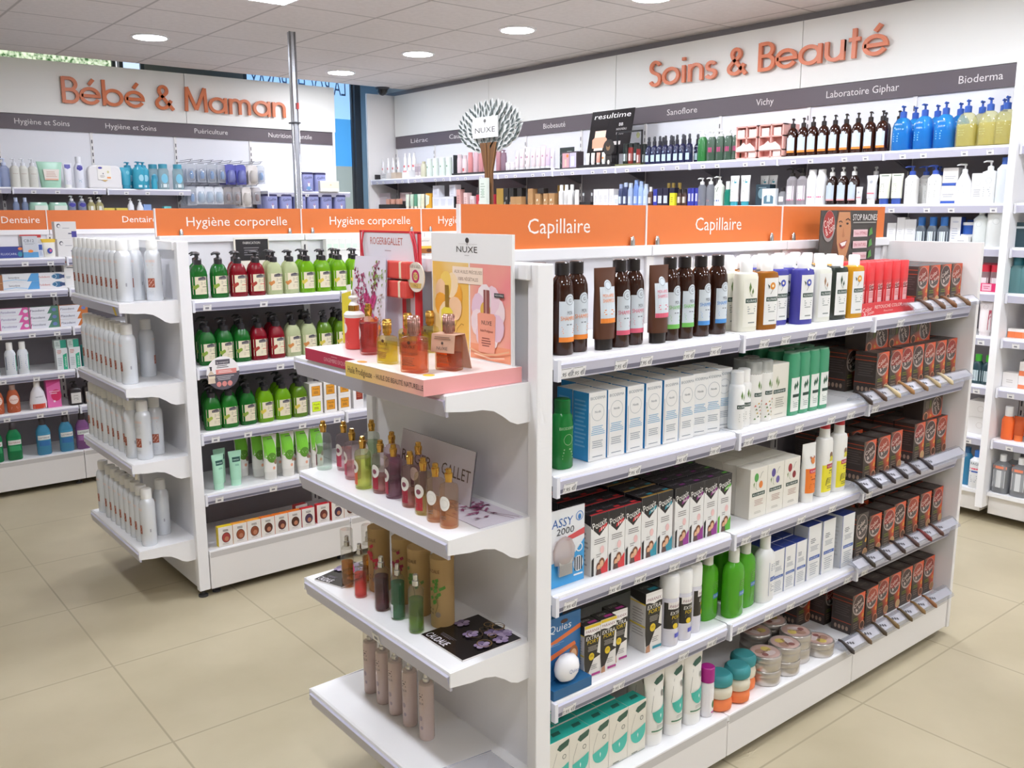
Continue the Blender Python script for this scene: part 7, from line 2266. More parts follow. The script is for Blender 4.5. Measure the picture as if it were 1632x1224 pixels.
ye = bottle('yellow_oil_bottle', sec, G('#f0eec4', .22), labels=[('g', -.01, .105, .012, .0012, M('#a8a45a', .5)), ('l', -.03, .05, .006, .085, 3, M('#b4b06a', .5))], caps=[('pump', BP, pumpf(.167, .017, .022, .042, (.2, -.97), .030))], liquid=([(.044, .033, .004, 2.6), (.045, .034, .11, 2.5)], G('#eee27a', .5)), n=24)
wrow(ye, [yw[20], yw[21], max(yw[22], .567)], z, 'large yellow oil bottle with blue pump', 'from the left', 'yellow oil bottles', 3.50)
yb = [0.723, 0.628]
wrow(ye, yb, z, 'large yellow oil bottle in the back row', 'from the left', 'yellow oil bottles behind', 3.60)

# second shelf of the right wall
z = WZ[1]
yw = [6.428, 6.04, 6.288, 6.197, 6.107, 5.931, 5.856, 5.792, 5.729, 5.677, 5.585, 5.444, 5.336, 5.23, 5.494, 5.375, 5.183, 5.126, 5.016, 4.925, 4.827, 4.637, 4.536, 4.462, 4.38, 4.3]
p = bx(.36, .12, .04, '#34302f', name='product_tray', cat='tray')
wp(p, yw[1] + .2, z, 'low black tray at the corner end of the second shelf', 3.50)
for i, (yy, w_, hx) in enumerate(((yw[0], .22, '#c9b9bc'), (yw[1], .20, '#c4a9a8'))):
    p = bx(w_, .006, .11 - .03 * i, hx, [('l', -.08, .06, .08, .075, 1, M('#e4dcdc', .5))], name='counter_card', cat='card')
    wp(p, yy, z + .0405 + .03 * i, 'greyish pink back card over the black corner tray, ' + ('left' if i == 0 else 'right') + ' one', 3.57)
p = bx(.05, .04, .05, '#e0a58f', name='blush_carton')
wrow(p, [yw[2] + .0, yw[3], yw[4]], z + .0405, 'tiny blush carton on the black corner tray', 'from the corner', 'blush cartons', 3.52)
for i, hx in enumerate(('#dfe6d4', '#c9dcc4', '#5f9a7c', '#dce8d4', '#e6e2c4')):
    p = tube_up('garden_tube', .044, .03, .13, M(hx, .35), M('#e9ddc4', .4), .02, [('l', -.012, .04, .012, .09, 4, M('#8aa88a', .5))])
    wp(p, yw[5 + i], z, 'pale and green tube left of the orange carton, ' + ORD[i] + ' from the corner', drz=.2)
p = bx(.09, .05, .135, '#e2a62c', [('p', [(-.045, .02), (.01, .04), (.02, .11), (-.045, .125)], M('#e4ead8', .5))], name='orange_carton')
wp(p, yw[10], z, 'orange carton with pale leaf print on the second wall shelf')
p = bx(.11, .06, .10, '#e3e3ea', [('l', -.04, .02, .04, .08, 5, M('#c4c6d4', .5))])
wrow(p, yw[11:14], z, 'white carton in the block right of the orange carton', 'from the corner', 'white cartons')
wrow(p, [yw[11] + .02, yw[13] - .03], z + .1005, 'white carton on top of the block right of the orange carton', 'from the corner', 'white cartons on top')
wp(bk, yw[16], z, 'black divider board on the second wall shelf')
for i, (hx, h, nm) in enumerate((('#d9a49c', .16, 'tall salmon carton'), ('#e2c4c0', .13, 'pale rose carton'), ('#e4d4d4', .10, 'small blush carton'))):
    p = bx(.055, .05, h, hx, [('l', -.02, .03, .02, h * .7, 4, M('#b88a8c', .5))], name='rose_carton')
    wp(p, yw[17 + i], z, nm + ' left of the red cartons')
p = bx(.08, .06, .11, '#c23a4a', [('c', .01, .04, .014, .02, M('#e0b8b4', .5))], name='red_carton')
wrow(p, [yw[20], yw[20] - .085, yw[20] - .17], z, 'crimson carton behind the tree sign trunk', 'from the left', 'crimson cartons')
p = bx(.09, .05, .155, '#a8843a', name='gold_carton')
wp(p, yw[22], z, 'gold carton between the tree trunk and black cartons')
p = bx(.055, .05, .155, '#2b2826', [('p', [(-.02, .02), (.0, .03), (-.005, .05), (-.024, .04)], M('#8a8478', .5)), ('p', [(0, .06), (.018, .07), (.012, .09), (-.004, .08)], M('#8a8478', .5))], name='black_carton')
wrow(p, [yw[23], yw[24], yw[25]], z, 'black carton with pale leaf print', 'from the gold carton', 'black cartons')
yw = [4.34, 4.261, 4.152, 4.061, 3.971, 3.891, 4.023, 3.847, 3.783, 3.726, 3.671, 3.65, 3.581, 3.534, 3.474, 3.415, 3.363, 3.311, 3.254, 3.204, 3.155, 3.112, 3.063, 3.009, 2.962, 2.915]
KC = '#b48a5c'
leaf2 = [('p', [(-.018, .006), (-.006, .012), (-.008, .028), (-.022, .02)], M('#e4d4bc', .5)), ('p', [(.004, .006), (.016, .012), (.014, .028), (0, .02)], M('#e4d4bc', .5))]
p = bx(.065, .05, .085, KC, leaf2, name='kraft_carton')
wrow(p, yw[0:2], z, 'low kraft carton with pale leaves', 'right of the black cartons', 'low kraft cartons', 3.50)
p = bx(.06, .05, .145, KC, leaf2, name='kraft_carton')
wp(p, yw[2], z, 'tall kraft carton standing left of the lower ones')
p = bx(.058, .05, .105, KC, leaf2 + [('p', [(-.014, .045), (.004, .05), (.002, .066), (-.016, .06)], M('#e4d4bc', .5))], name='kraft_carton')
wrow(p, yw[3:6], z, 'mid height kraft carton with pale leaves', 'from the tall one', 'mid kraft cartons')
p = bx(.06, .05, .04, '#2f2a27', name='black_carton')
wp(p, yw[6], z + .1055, 'small black carton lying on the kraft cartons')
p = bx(.07, .05, .165, '#a8843a', name='gold_carton')
wp(p, yw[7], z, 'tall gold carton right of the kraft cartons', 3.56)
p = bottle('white_lotion_bottle', [(.020, .020, 0), (.022, .022, .003), (.022, .022, .115), (.014, .014, .123)], M('#ecebe8', .3), labels=[('l', -.012, .03, .012, .06, 4, M('#b0b0b0', .5))], caps=[('cap', CAPW, capf(.014, .122, .165))], parts=False, n=16)
wrow(p, yw[8:11], z, 'slim white lotion bottle with tall cap', 'from the gold carton', 'slim white lotions')
p = tube_up('white_tube', .044, .03, .125, M('#eeecea', .35), CAPW, .018, [('l', -.012, .03, .012, .06, 3, M('#c9b0a8', .5))])
wrow(p, yw[11:13], z, 'white tube in front of the slim lotions', 'from the left', 'white tubes', 3.49)
p = bx(.13, .08, .035, '#2f2d2e', name='product_tray', cat='tray')
wp(p, yw[13], z, 'small black tray with tester bottles')
p = simple('tester_bottle', .012, .045, '#5a5658', '#d0d0d0', .007, .02)
wrow(p, [yw[13] + .03, yw[14]], z + .0355, 'tiny tester bottle in the small black tray', 'from the left', 'tiny testers', 3.54)
p = bx(.05, .05, .125, '#e9e7ea', [('l', -.016, .03, .016, .08, 4, M('#c0bcc4', .5))])
wrow(p, yw[15:19], z, 'white and silver carton in a row of four', 'from the left', 'row of four white cartons')
p = bx(.05, .05, .08, '#e4e8ec', [('l', -.016, .02, .016, .05, 3, M('#b0b8c4', .5))])
wp(p, yw[19], z, 'short pale carton after the four white cartons')
for i, (hx, h, cp) in enumerate((('#3a4468', .125, '#8f9cc0'), ('#2b3358', .135, '#b8c4dc'), ('#a8b8d4', .13, '#c9d4e4'), ('#6f8ccc', .15, '#8fa8dc'), ('#9cb4dc', .14, '#a8bce0'), ('#b4c4e0', .12, '#c4d0e4'))):
    p = simple('blue_care_bottle', .022, h, hx, cp, .014, .03, [('r', -.015, .02, .015, .07, M('#cdd8e4', .5))])
    wp(p, yw[20 + i], z, ('slate', 'navy', 'pale blue', 'cornflower', 'powder blue', 'icy blue')[i] + ' care bottle on the second wall shelf')
yw = [2.88, 2.84, 2.795, 2.744, 2.689, 2.656, 2.613, 2.58, 2.538, 2.511, 2.48, 2.433, 2.362, 2.291, 2.222, 2.159, 2.078, 2.013, 1.967, 1.9, 1.82, 1.759, 1.691, 1.624, 1.558]
p = simple('brown_bottle', .020, .10, '#4a2c20', '#e8e4e0', .010, .03, [('r', -.014, .02, .014, .06, M('#d9cfc4', .5))])
wp(p, yw[0], z, 'small brown bottle with white dropper cap')
p = bx(.035, .04, .115, '#333a9c', [('r', -.012, .03, .012, .07, M('#c9cde4', .5))])
wp(p, yw[1], z, 'royal blue carton right of the brown bottle')
p = bx(.042, .05, .12, '#25223a', [('r', -.015, .02, .015, .07, M('#c9d0d8', .5))], name='dark_carton')
wrow(p, yw[2:5], z, 'dark carton with pale label', 'from the royal blue one', 'dark cartons')
p = simple('gold_capped_bottle', .016, .10, '#3a3048', '#d8b860', .012, .055)
wrow(p, [yw[2] - .01, yw[3], yw[4]], z, 'gold capped bottle behind the dark cartons', 'from the left', 'gold capped bottles', 3.6)
p = bx(.04, .03, .085, '#e6de30', [('l', -.012, .02, .012, .06, 3, M('#a89a2a', .5))], name='yellow_carton')
wp(p, yw[5], z, 'bright yellow carton on the second wall shelf', 3.49)
p = simple('brown_bottle', .020, .085, '#43281e', '#2a201c', .012, .025, [('r', -.014, .02, .014, .06, M('#d9cfc4', .5))])
wrow(p, yw[6:8], z, 'brown bottle with dark cap', 'right of the yellow carton', 'dark capped brown bottles')
p = bx(.026, .04, .115, '#343aa0', [('r', -.008, .03, .008, .08, M('#c4c8e6', .5))])
wrow(p, yw[8:11], z, 'narrow royal blue carton', 'from the brown bottles', 'narrow blue cartons')
p = simple('clear_pump_bottle', .028, .135, G('#c9ccd4', .35), '#f0f0ee', .014, .035, [('r', -.018, .028, .0, .036, M('#e0807a', .5)), ('k', [(-.01, .10), (-.004, .08), (.006, .105)], .003, M('#6a6a74', .5))], pump=True)
wrow(p, yw[11:13], z, 'clear pump bottle with white head', 'from the blue cartons', 'clear pump bottles')
p = simple('milk_pump_bottle', .034, .140, '#e9efe2', '#f2f2f0', .014, .035, [('k', [(-.012, .11), (-.004, .085), (.008, .115)], .005, M('#4a5a4a', .5)), ('r', -.02, .026, .016, .036, M('#3f62b4', .5)), ('l', -.016, .045, .016, .07, 3, M('#a9b4a4', .5))], pump=True)
wp(p, yw[13], z, 'milky pump bottle with blue bar on its label')
p = simple('teal_foam_bottle', .026, .10, G('#2fa58c', .7), '#eef2f0', .016, .05)
wp(p, yw[14], z, 'teal foam bottle between milky bottle and white tubes')
p = tube_up('white_teal_tube', .060, .045, .182, M('#ecebe8', .35), M('#3aa0b0', .4), .024, [('k', [(-.014, .155), (-.006, .128), (.006, .158)], .005, M('#7a8a8a', .5)), ('r', .004, .136, .020, .146, M('#3f9fae', .5)), ('l', -.016, .06, .016, .11, 5, M('#bcbcb8', .5))], topw=.070)
wrow(p, yw[15:17], z, 'tall white tube on a teal cap', 'from the teal bottle', 'teal capped tubes', 3.50)
wrow(p, [yw[17], yw[17] - .04], z, 'tall white tube on a teal cap in the back row', 'from the left', 'teal capped tubes behind', 3.62)
p = bx(.10, .06, .125, '#2b3f4a', [('c', -.01, .07, .022, .03, M('#6f8f9a', .5)), ('c', .018, .04, .018, .022, M('#47626c', .5)), ('l', -.03, .1, .03, .11, 1, M('#8aa0a8', .5))], name='gift_box')
wp(p, yw[18], z, 'dark teal gift box with pictured jars')
p = bx(.095, .03, .098, '#e6ebee', [('p', [(-.034, .008), (-.034, .05), (-.015, .06), (.0, .03), (.015, .06), (.034, .05), (.034, .008)], M('#56798a', .5)), ('r', -.012, .02, .012, .062, M('#c9d4da', .5))], name='counter_card', cat='card')
wp(p, yw[19], z, 'white card picturing bottles beside the dark gift box', 3.49)
p = simple('travel_bottle', .026, .08, G('#d9d9de', .35), '#2a2628', .014, .025, [('r', -.016, .02, .016, .05, M('#f0e6e8', .5))])
wp(p, yw[20], z, 'small clear travel bottle with black cap')
p = simple('micellar_bottle', .033, .165, G('#e4dee2', .4), '#26221f', .015, .04, [('r', -.026, .03, .026, .11, M('#ece6ea', .5)), ('r', -.024, .026, .024, .034, M('#dc5f8c', .5)), ('l', -.015, .06, .015, .09, 3, M('#d9a8b8', .5))], pump=True)
wrow(p, yw[21:23], z, 'clear micellar bottle with black pump', 'from the travel bottle', 'micellar bottles')
p = simple('white_mist_can', .030, .17, '#ecebec', '#f2f1f1', .022, .03, [('r', -.024, .04, .024, .048, M('#dc5f8c', .5)), ('l', -.014, .07, .014, .10, 3, M('#dcaab8', .5))], ry=.03, shoulder=.025)
wp(p, yw[23], z, 'white mist can without sticker, left of its twin')
p = simple('white_mist_can', .030, .17, '#ecebec', '#f2f1f1', .022, .03, [('r', -.024, .04, .024, .048, M('#dc5f8c', .5)), ('r', .002, .135, .024, .15, M('#f0903a', .5)), ('l', -.014, .07, .014, .10, 3, M('#dcaab8', .5))], ry=.03, shoulder=.025)
wp(p, yw[24], z, 'white mist can with orange sticker')
yw = [1.498, 1.434, 1.361, 1.289, 1.307, 1.24, 1.16, 1.095, 1.032, 0.991, 0.953, 0.89, 0.817, 0.75, 0.69, 0.629, 0.577, 0.512]
aw = bottle('amber_pump_bottle', [(.030, .026, 0), (.032, .028, .004), (.032, .028, .125), (.025, .022, .147), (.014, .014, .158), (.013, .013, .162)], M('#2a1712', .1), labels=[('r', -.026, .022, .026, .108, M('#c0ccd8', .5)), ('c', 0, .110, .013, .013, M('#c0ccd8', .5)), ('r', -.026, .022, .026, .030, M('#d99a9c', .5)), ('l', -.016, .05, .016, .09, 4, M('#9aa8b8', .5))], caps=[('pump', M('#e4e2e0', .35), pumpf(.160, .014, .018, .034, (-.3, .95), .020))], parts=False, n=18)
wrow(aw, yw[0:3], z, 'dark bottle with white pump', 'from the mist cans', 'white pump dark bottles')
wp(aw, yw[3], z, 'dark bottle with white pump, set back behind the small tube', 3.62)
p = tube_up('small_cream_tube', .034, .026, .095, M('#d9dadd', .35), CAPW, .024, [('r', -.013, .035, .013, .04, M('#dc7f8c', .5)), ('c', 0, .065, .006, .006, M('#a8aab0', .5))])
wp(p, yw[4], z, 'small pale tube in front of the dark bottles', 3.49)
p = tube_up('cream_tube', .054, .04, .155, M('#d4d4d8', .35), CAPW, .03, [('r', -.02, .055, .02, .062, M('#dc7f8c', .5)), ('c', 0, .12, .009, .009, M('#a8aab0', .5))], topw=.066)
wp(p, yw[5], z, 'grey white tube with rose band on white cap', 3.50)
p = tube_up('sun_tube', .060, .045, .16, M('#dfe2d2', .35), M('#3a56a8', .4), .03, [('g', .006, .125, .013, .001, M('#a8a89a', .5)), ('l', -.018, .06, .01, .11, 5, M('#b4b8a4', .5)), ('r', -.022, .148, .022, .153, M('#7a8a7a', .5))], topw=.068)
wrow(p, yw[6:8], z, 'pale tube on a blue cap', 'from the grey white tube', 'blue capped tubes', 3.50)
p = simple('white_blue_pump', .036, .150, '#e9e8e4', '#3a56b0', .016, .04, [('l', -.02, .03, .02, .07, 4, M('#b0b2b0', .5)), ('l', -.02, .09, .02, .12, 2, M('#a4a8a8', .5))], pump=True)
for q, xx in ((yw[8], 3.52), (yw[9], 3.60), (yw[10], 3.67)):
    wp(p, q, z, 'white bottle with blue pump beside the blue capped tubes, ' + ('in front' if xx < 3.55 else 'second in depth' if xx < 3.65 else 'deepest'), xx)
wp(p, yw[11], z, 'white bottle with blue pump standing alone left of the stacked cartons')
p = bx(.078, .06, .090, '#e6e3e0', [('g', .014, .055, .012, .001, M('#b0b0b4', .5)), ('l', -.03, .03, .03, .05, 2, M('#b4b4b8', .5)), ('r', -.039, 0, .039, .014, M('#3a5ab0', .45))])
wp(p, yw[12], z, 'white carton with blue base, lower one of two stacked')
wp(p, yw[12] - .004, z + .0905, 'white carton with blue base, upper one of two stacked')
p = simple('white_pump_bottle', .038, .150, '#e9e9ec', '#f1f1f2', .013, .04, [('l', -.016, .05, .016, .09, 4, M('#bcbcc4', .5))], pump=True, shoulder=.05)
wp(p, yw[13], z, 'white pump bottle with sloping shoulders right of the stacked cartons')
p = bx(.062, .06, .148, '#e9e7e5', [('g', .0, .10, .013, .001, M('#b0b0b4', .5)), ('l', -.02, .03, .02, .07, 4, M('#b8b8bc', .5))], rightm=M('#3a56a8', .45))
wp(p, yw[14], z, 'white carton with blue side right of the sloping bottle')
p = simple('white_pump_bottle', .034, .160, '#ebebe9', '#f2f2f2', .014, .04, [('g', .006, .11, .014, .001, M('#a8b0b4', .5)), ('l', -.02, .03, .02, .08, 5, M('#b8bcc0', .5))], pump=True, shoulder=.008, p_=3.)
wp(p, yw[15], z, 'square shouldered white pump bottle near the tall panel')
p = bx(.062, .06, .150, '#e9e9e8', [('l', -.02, .03, .02, .08, 4, M('#b0b8c0', .5)), ('c', -.022, .125, .01, .014, M('#3a70b8', .5))], rightm=M('#2f4fa0', .45))
wp(p, yw[16], z, 'white carton with navy side near the tall panel', clear=.075)
p = simple('pale_blue_bottle', .036, .185, '#e4eaf0', '#3a60b0', .018, .035)
wp(p, yw[17], z, 'pale bottle with blue cap touching the tall panel', clear=.038)

# lower shelves at the right
z = WZ[2]
yw = [1.121, 1.067, 1.011, 0.942, 0.881, 0.841, 0.773, 0.731, 0.702, 0.722, 0.649, 0.582, 0.528]
for i, (w_, h, nm) in enumerate(((.050, .112, 'lowest'), (.044, .142, 'tallest'), (.062, .132, 'widest'))):
    p = bx(w_, .05, h, '#e4e3e3', [('l', -w_ * .3, .05, w_ * .3, .08, 3, M('#c4c4c6', .5))])
    wp(p, yw[i], z, 'plain white carton behind the end panel, the ' + nm + ' of three')
p = simple('dark_blue_capped', .030, .10, '#4a525c', '#2f6cb4', .018, .045, [('r', -.024, .0, .024, .07, M('#d4dde2', .5))])
wrow(p, yw[3:6], z, 'grey bottle with blue cap and pale label', 'from the white cartons', 'blue capped grey bottles')
p = bx(.055, .05, .145, '#e6e6e8', [('c', 0, .12, .016, .005, M('#c4c8d4', .5)), ('l', -.018, .03, .018, .09, 5, M('#b4b8c4', .5))], rightm=M('#3350a0', .45))
wp(p, yw[6], z, 'white carton with blue side above the beige panel')
p = bx(.04, .05, .13, '#2f5ab0', name='blue_carton')
wp(p, yw[7], z, 'blue carton behind the blue jar', 3.58)
p = Proto('blue_jar', 'jar')
mb = MB(); mb.loft([(.034, .034, 0), (.036, .036, .004), (.036, .036, .045)], M('#2f5cb4', .3), 24); p.part('jar', mb)
mb = MB(); mb.loft([(.037, .037, .045), (.037, .037, .058), (.035, .035, .06)], M('#e6e6ea', .35), 24); p.part('lid', mb)
p_b = bx(.07, .04, .050, '#e8e7e6', [('l', -.02, .02, .02, .03, 1, M('#b8b8bc', .5))])
wp(p_b, yw[9], z, 'low white carton in front of the blue jar', 3.48)
pb2 = bx(.07, .06, .058, '#e4e4e4')
wp(pb2, yw[8], z, 'white carton under the blue jar', 3.53)
put(p, (3.56, yw[8], z + .0585), WW, 'blue jar with white lid on the third wall shelf')
p = simple('white_pump_bottle', .036, .155, '#dde2e0', '#e9ecec', .013, .04, [('g', .0, .11, .013, .001, M('#b8bcbc', .5))], pump=True)
wp(p, yw[10], z, 'pale pump bottle on the third wall shelf')
p = simple('tall_white_bottle', .045, .185, '#e2e4e2', '#e6e8e6', .016, .04, [('t', 0, .168, .008, 'BIODERMA', .06, 0, M('#a0a4a4', .5)), ('g', .01, .125, .016, .001, M('#b0b4b4', .5))], pump=True, shoulder=.012)
wp(p, yw[11], z, 'large white bottle on the third wall shelf by the tall panel', clear=.048)
p = bx(.07, .06, .17, '#e2e1de', [('r', -.03, .06, .03, .07, M('#6a8ab8', .5))])
wp(p, yw[12], z, 'cream carton between large white bottle and tall panel', 3.62, clear=.038)
z = WZ[3]
yw = [0.579, 0.527, 0.551]
t = thing('counter_display', 'pink mini display with two red capped bottles right of the end panel', 'display', (3.475, max(yw[2], .573), z + .0006), WW)
mb = MB(); mb.box(-.055, .055, 0, .08, 0, .012, M('#8a4a54', .5)).box(-.055, .055, -.002, 0, 0, .042, M('#e02f6c', .45)).box(-.055, .055, .07, .08, 0, .14, M('#b04a58', .5))
art(mb, flat(-.002), [('r', -.022, .004, .024, .038, M('#eab4c4', .5)), ('l', -.016, .012, .018, .03, 2, M('#c95a7a', .5))], .0006)
mb.build('tray', t)
p = simple('red_capped_bottle', .024, .085, G('#d9c0c4', .4), '#c2283c', .023, .035, [('r', -.019, .01, .019, .055, M('#e6dee0', .5))])
for i in range(2):
    put(p, (3.51, max(yw[2], .573) + (.025, -.025)[i], z + .0132), WW, 'red capped bottle in the pink mini display, ' + ('left' if i == 0 else 'right') + ' one')
z = WZ[4]
yw = [0.572, 0.52]
p = tube_up('rose_tube', .062, .045, .185, M('#eae2e2', .35), M('#e6dcdc', .35), .02, [('r', .018, .03, .029, .13, M('#b84a5c', .45)), ('g', 0, .145, .012, .001, M('#b0a4a4', .5)), ('r', -.026, .170, .026, .176, M('#a8a0a0', .5))], topw=.076)
wp(p, yw[0], z, 'white and rose tube seen right of the end panel', 3.50)
p = bx(.055, .05, .14, '#e6e2df', [('l', -.018, .03, .018, .09, 4, M('#bcb4b0', .5))])
wp(p, yw[1], z, 'cream carton beside the rose tube')
z = WZ[5]
yw = [0.586, 0.533]
p = simple('dark_teal_bottle', .032, .115, '#1f3f46', '#4cb83c', .016, .035, [('r', -.025, .015, .025, .07, M('#b9c8cc', .5))])
wrow(p, yw, z, 'dark teal bottle with green cap', 'from the end panel', 'green capped bottles')
z = WZ[6]
yw = [0.553]
p = bx(.12, .1, .085, '#e4e0dc', [('g', .0, .045, .016, .0014, M('#c4bcb4', .5))])
for j in range(2):
    wp(p, yw[0], z + .0855 * j, 'wide cream carton, ' + ('upper' if j else 'lower') + ' one of two stacked by the tall panel')
z = .17
yw = [0.607, 0.578, 0.536]
p = simple('blue_bottle', .030, .17, '#2f7fa8', '#2a5f90', .016, .03)
wp(p, yw[0], z, 'teal blue bottle on the wall base next to the end panel', 3.53)
wp(p, yw[1], z, 'teal blue bottle on the wall base, behind the other one', 3.62)
p = simple('white_blue_bottle', .034, .165, '#e9eaec', '#3a78c8', .016, .035, [('r', -.026, .10, .026, .108, M('#e0506c', .5)), ('r', -.026, .085, .026, .093, M('#3a56a8', .5)), ('t', 0, .125, .014, 'RAGE', .044, 0, M('#6a7484', .5)), ('l', -.018, .03, .018, .07, 4, M('#a4acb8', .5))])
wp(p, yw[2], z, 'white bottle with blue cap and red stripe on the wall base', 3.50)
# beyond the tall panel
z = WZ[2]
yw = [0.466, 0.431, 0.374]
p = bx(.07, .06, .12, '#26414a', [('r', -.03, .09, .03, .10, M('#c9d4d8', .5))], name='dark_carton')
wrow(p, yw[:2], z, 'dark teal carton just past the tall panel', 'from it', 'dark teal cartons')
z = WZ[3]
p = simple('teal_bottle', .040, .135, G('#7fb0b4', .6), '#2f6f7c', .024, .04)
yw = [0.46, 0.41]
wrow(p, yw, z, 'sea green bottle past the tall panel', 'from it', 'sea green bottles')
z = WZ[4]
yw = [0.449, 0.417, 0.39]
p = bx(.038, .035, .045, '#ece8e4', [('r', -.019, 0, .019, .03, M('#ee7f4a', .45))], name='orange_carton')
wrow(p, yw, z, 'tiny white and orange carton past the tall panel', 'from it', 'tiny orange cartons')
p = bx(.05, .05, .15, '#7a2430', name='red_carton')
wp(p, yw[1] - .02, z, 'dark red carton standing behind tiny orange cartons', 3.62)
z = WZ[5]
yw = [0.437, 0.372]
p = bx(.075, .05, .075, '#ebe7e4', [('l', -.02, .02, .02, .04, 2, M('#c4bcb8', .5))])
wp(p, yw[0], z, 'low white carton past the tall panel, left of an orange striped one')
p = bx(.07, .05, .135, '#ece6e2', [('r', -.035, .065, .035, .09, M('#ee8258', .45)), ('r', -.035, 0, .035, .02, M('#ee8258', .45))], name='orange_carton')
wp(p, yw[1], z, 'white carton with orange stripes at the right edge')
z = WZ[6]
yw = [0.412, 0.376, 0.323]
p = simple('orange_spray', .030, .12, '#ec6a30', '#ecebea', .019, .05)
wp(p, yw[0], z, 'orange sun spray with white cap past the tall panel')
p = tube_up('orange_tube', .05, .04, .125, G('#dd6a3c', .8), M('#ec7a3c', .4), .03)
wrow(p, yw[1:], z, 'translucent orange tube right of the orange spray', 'from it', 'orange tubes')
z = .17
yw = [min(q, .430 - .088 * i) for i, q in enumerate([0.423, 0.35, 0.296])]
p = simple('clear_water_bottle', .042, .165, G('#c4c6ca', .4), '#eeeeee', .016, .035, [('r', -.034, .128, .034, .142, M('#ea8a6a', .5)), ('r', -.030, .03, .030, .12, M('#d4d6d8', .5))], p_=3.)
wrow(p, yw, z, 'clear square bottle with orange band on the base shelf', 'from the tall panel', 'clear square bottles')
wrow(p, [q - .03 for q in yw[:2]], z, 'clear square bottle with orange band in the back row', 'from the tall panel', 'clear square bottles behind', 3.60)

# ------------------------------------------------------------------ tree-shaped sign standing on the rear shelf of the middle gondola
TX_, TY_ = 1.72, 2.56
t = thing('tree_sign', 'tree-shaped brand sign with black and white leaves and brown trunk', 'sign', (TX_, TY_, BZ[0] + .001), WW)
cw = [2.636, 2.111, 2.491, 2.28, 2.373]
cyc = (cw[0] + cw[1]) / 2
hw = abs(cw[0] - cw[1]) / 2
cz_ = [2.143, 1.89, 2.016, 1.645]
zc = lambda v: v - BZ[0] - .001
sx = lambda y: TY_ - y
topz, botz = zc(cz_[0]), zc(cz_[1])
mb = MB()
TB = M('#6f4a2c', .5)
TB2 = M('#9a7040', .5)
xc = sx(cyc)
for k, (a, b_, c_, d_) in enumerate(((-.030, -.011, -.070, -.018), (-.008, .009, -.010, .016), (.012, .030, .018, .070))):
    mb.prism([(xc + a, .02), (xc + b_, .02), (xc + b_, botz - .10), (xc + d_ * 1., botz + .05), (xc + c_ * 1., botz + .05), (xc + a, botz - .10)], -.006, .006, TB, 'y')
    art(mb, flat(-.006), [('k', [(xc + b_ - .003, .02), (xc + b_ - .003, botz - .10), (xc + d_ - .004, botz + .05)], .004, TB2)], .0005)
mb.box(xc - .06, xc + .06, -.06, .06, 0, .02, M('#5a3c26', .5))
mb.build('trunk', t)
LW = M('#e9ebe9', .45)
LB = M('#4a5452', .45)
rnd = random.Random(5)
mid, hh = (topz + botz) / 2, (topz - botz) / 2
lf = 0
mbw, mbb = MB(), MB()
pos = []
for ring, n in ((.30, 9), (.48, 15), (.66, 21), (.83, 27), (1.0, 33)):
    for k in range(n):
        a = 2 * PI * k / n + ring * 3
        pos.append((ring * math.cos(a), ring * math.sin(a), a))
for (a, b_, an) in pos:
    px, pz = xc + a * hw * .93, mid + b_ * hh * .93
    up = math.atan2(pz - (botz - .02), px - xc)
    d_ = up + rnd.uniform(-.45, .45)
    Lh, Wh = .022 + rnd.uniform(-.003, .003), .0068
    y_ = -.002 - .0005 * (lf % 7)
    q = [(px + u * Lh * math.cos(d_) - v * Wh * math.sin(d_), pz + u * Lh * math.sin(d_) + v * Wh * math.cos(d_)) for u, v in ((-1, 0), (-.5, .8), (0, 1), (.5, .75), (1, 0), (.5, -.75), (0, -1), (-.5, -.8))]
    mbw.prism([(px + (c - px) * 1.25 + .004, pz + (e - pz) * 1.2 - .004) for c, e in q], .003, .005, LW, 'y')
    o_ = (-math.sin(d_) * .010, math.cos(d_) * .010)
    mbw.prism([(c + o_[0], e + o_[1]) for c, e in q], .002, .003, LW, 'y')
    mbb.prism([(px + (c - px) * .9, pz + (e - pz) * .9) for c, e in q], y_ - .001, y_, LB, 'y')
    lf += 1
# pale backing web that ties the leaves together
web = [(xc + hw * .80 * math.cos(2 * PI * k / 40), mid + hh * .80 * math.sin(2 * PI * k / 40)) for k in range(40)]
mbw.prism(web, .005, .007, LW, 'y')
mbw.build('pale_leaves', t)
mbb.build('dark_leaves', t)
mb = MB()
ca, cb = sx(cw[2]), sx(cw[3])
zm = zc(cz_[2])
mb.box(ca, cb, -.016, -.010, zm - .052, zm + .052, M('#f0f1f0', .4))
cm = (ca + cb) / 2
art(mb, flat(-.016), [('t', cm, zm - .026, .028, 'NUXE', (cb - ca) * .80, 0, M('#4a4644', .5)), ('c', cm, zm + .032, .011, .009, M('#6a6664', .5)), ('k', [(cm, zm + .014), (cm, zm + .03)], .003, M('#6a6664', .5)), ('l', cm - .03, zm - .040, cm + .03, zm - .036, 1, M('#a8a4a2', .5))], .0006)
mb.build('name_plate', t)
p = bx(.062, .02, .135, '#d9e2d8', [('l', -.02, .03, .02, .11, 6, M('#a9b8aa', .5)), ('c', 0, .06, .012, .018, M('#b9cdbc', .5))], name='sample_card', cat='card')
put(p, (TX_ - .042, cyc - .0, cz_[3] - .02), WW, 'pale green sample pack hooked on the brown trunk of the tree sign')

# ------------------------------------------------------------------ goods on the baby wall
z = BZS[0]
YF = 6.20
xb = [0.208, 0.266, 0.329, 0.397, 0.492, 0.624, 0.709, 0.889, 1.064, 1.132, 1.196, 1.265, 1.345, 1.463]


def bp(p, x, z, lab, y=YF, rz=0.):
    put(p, (x, y, z), rz, lab)


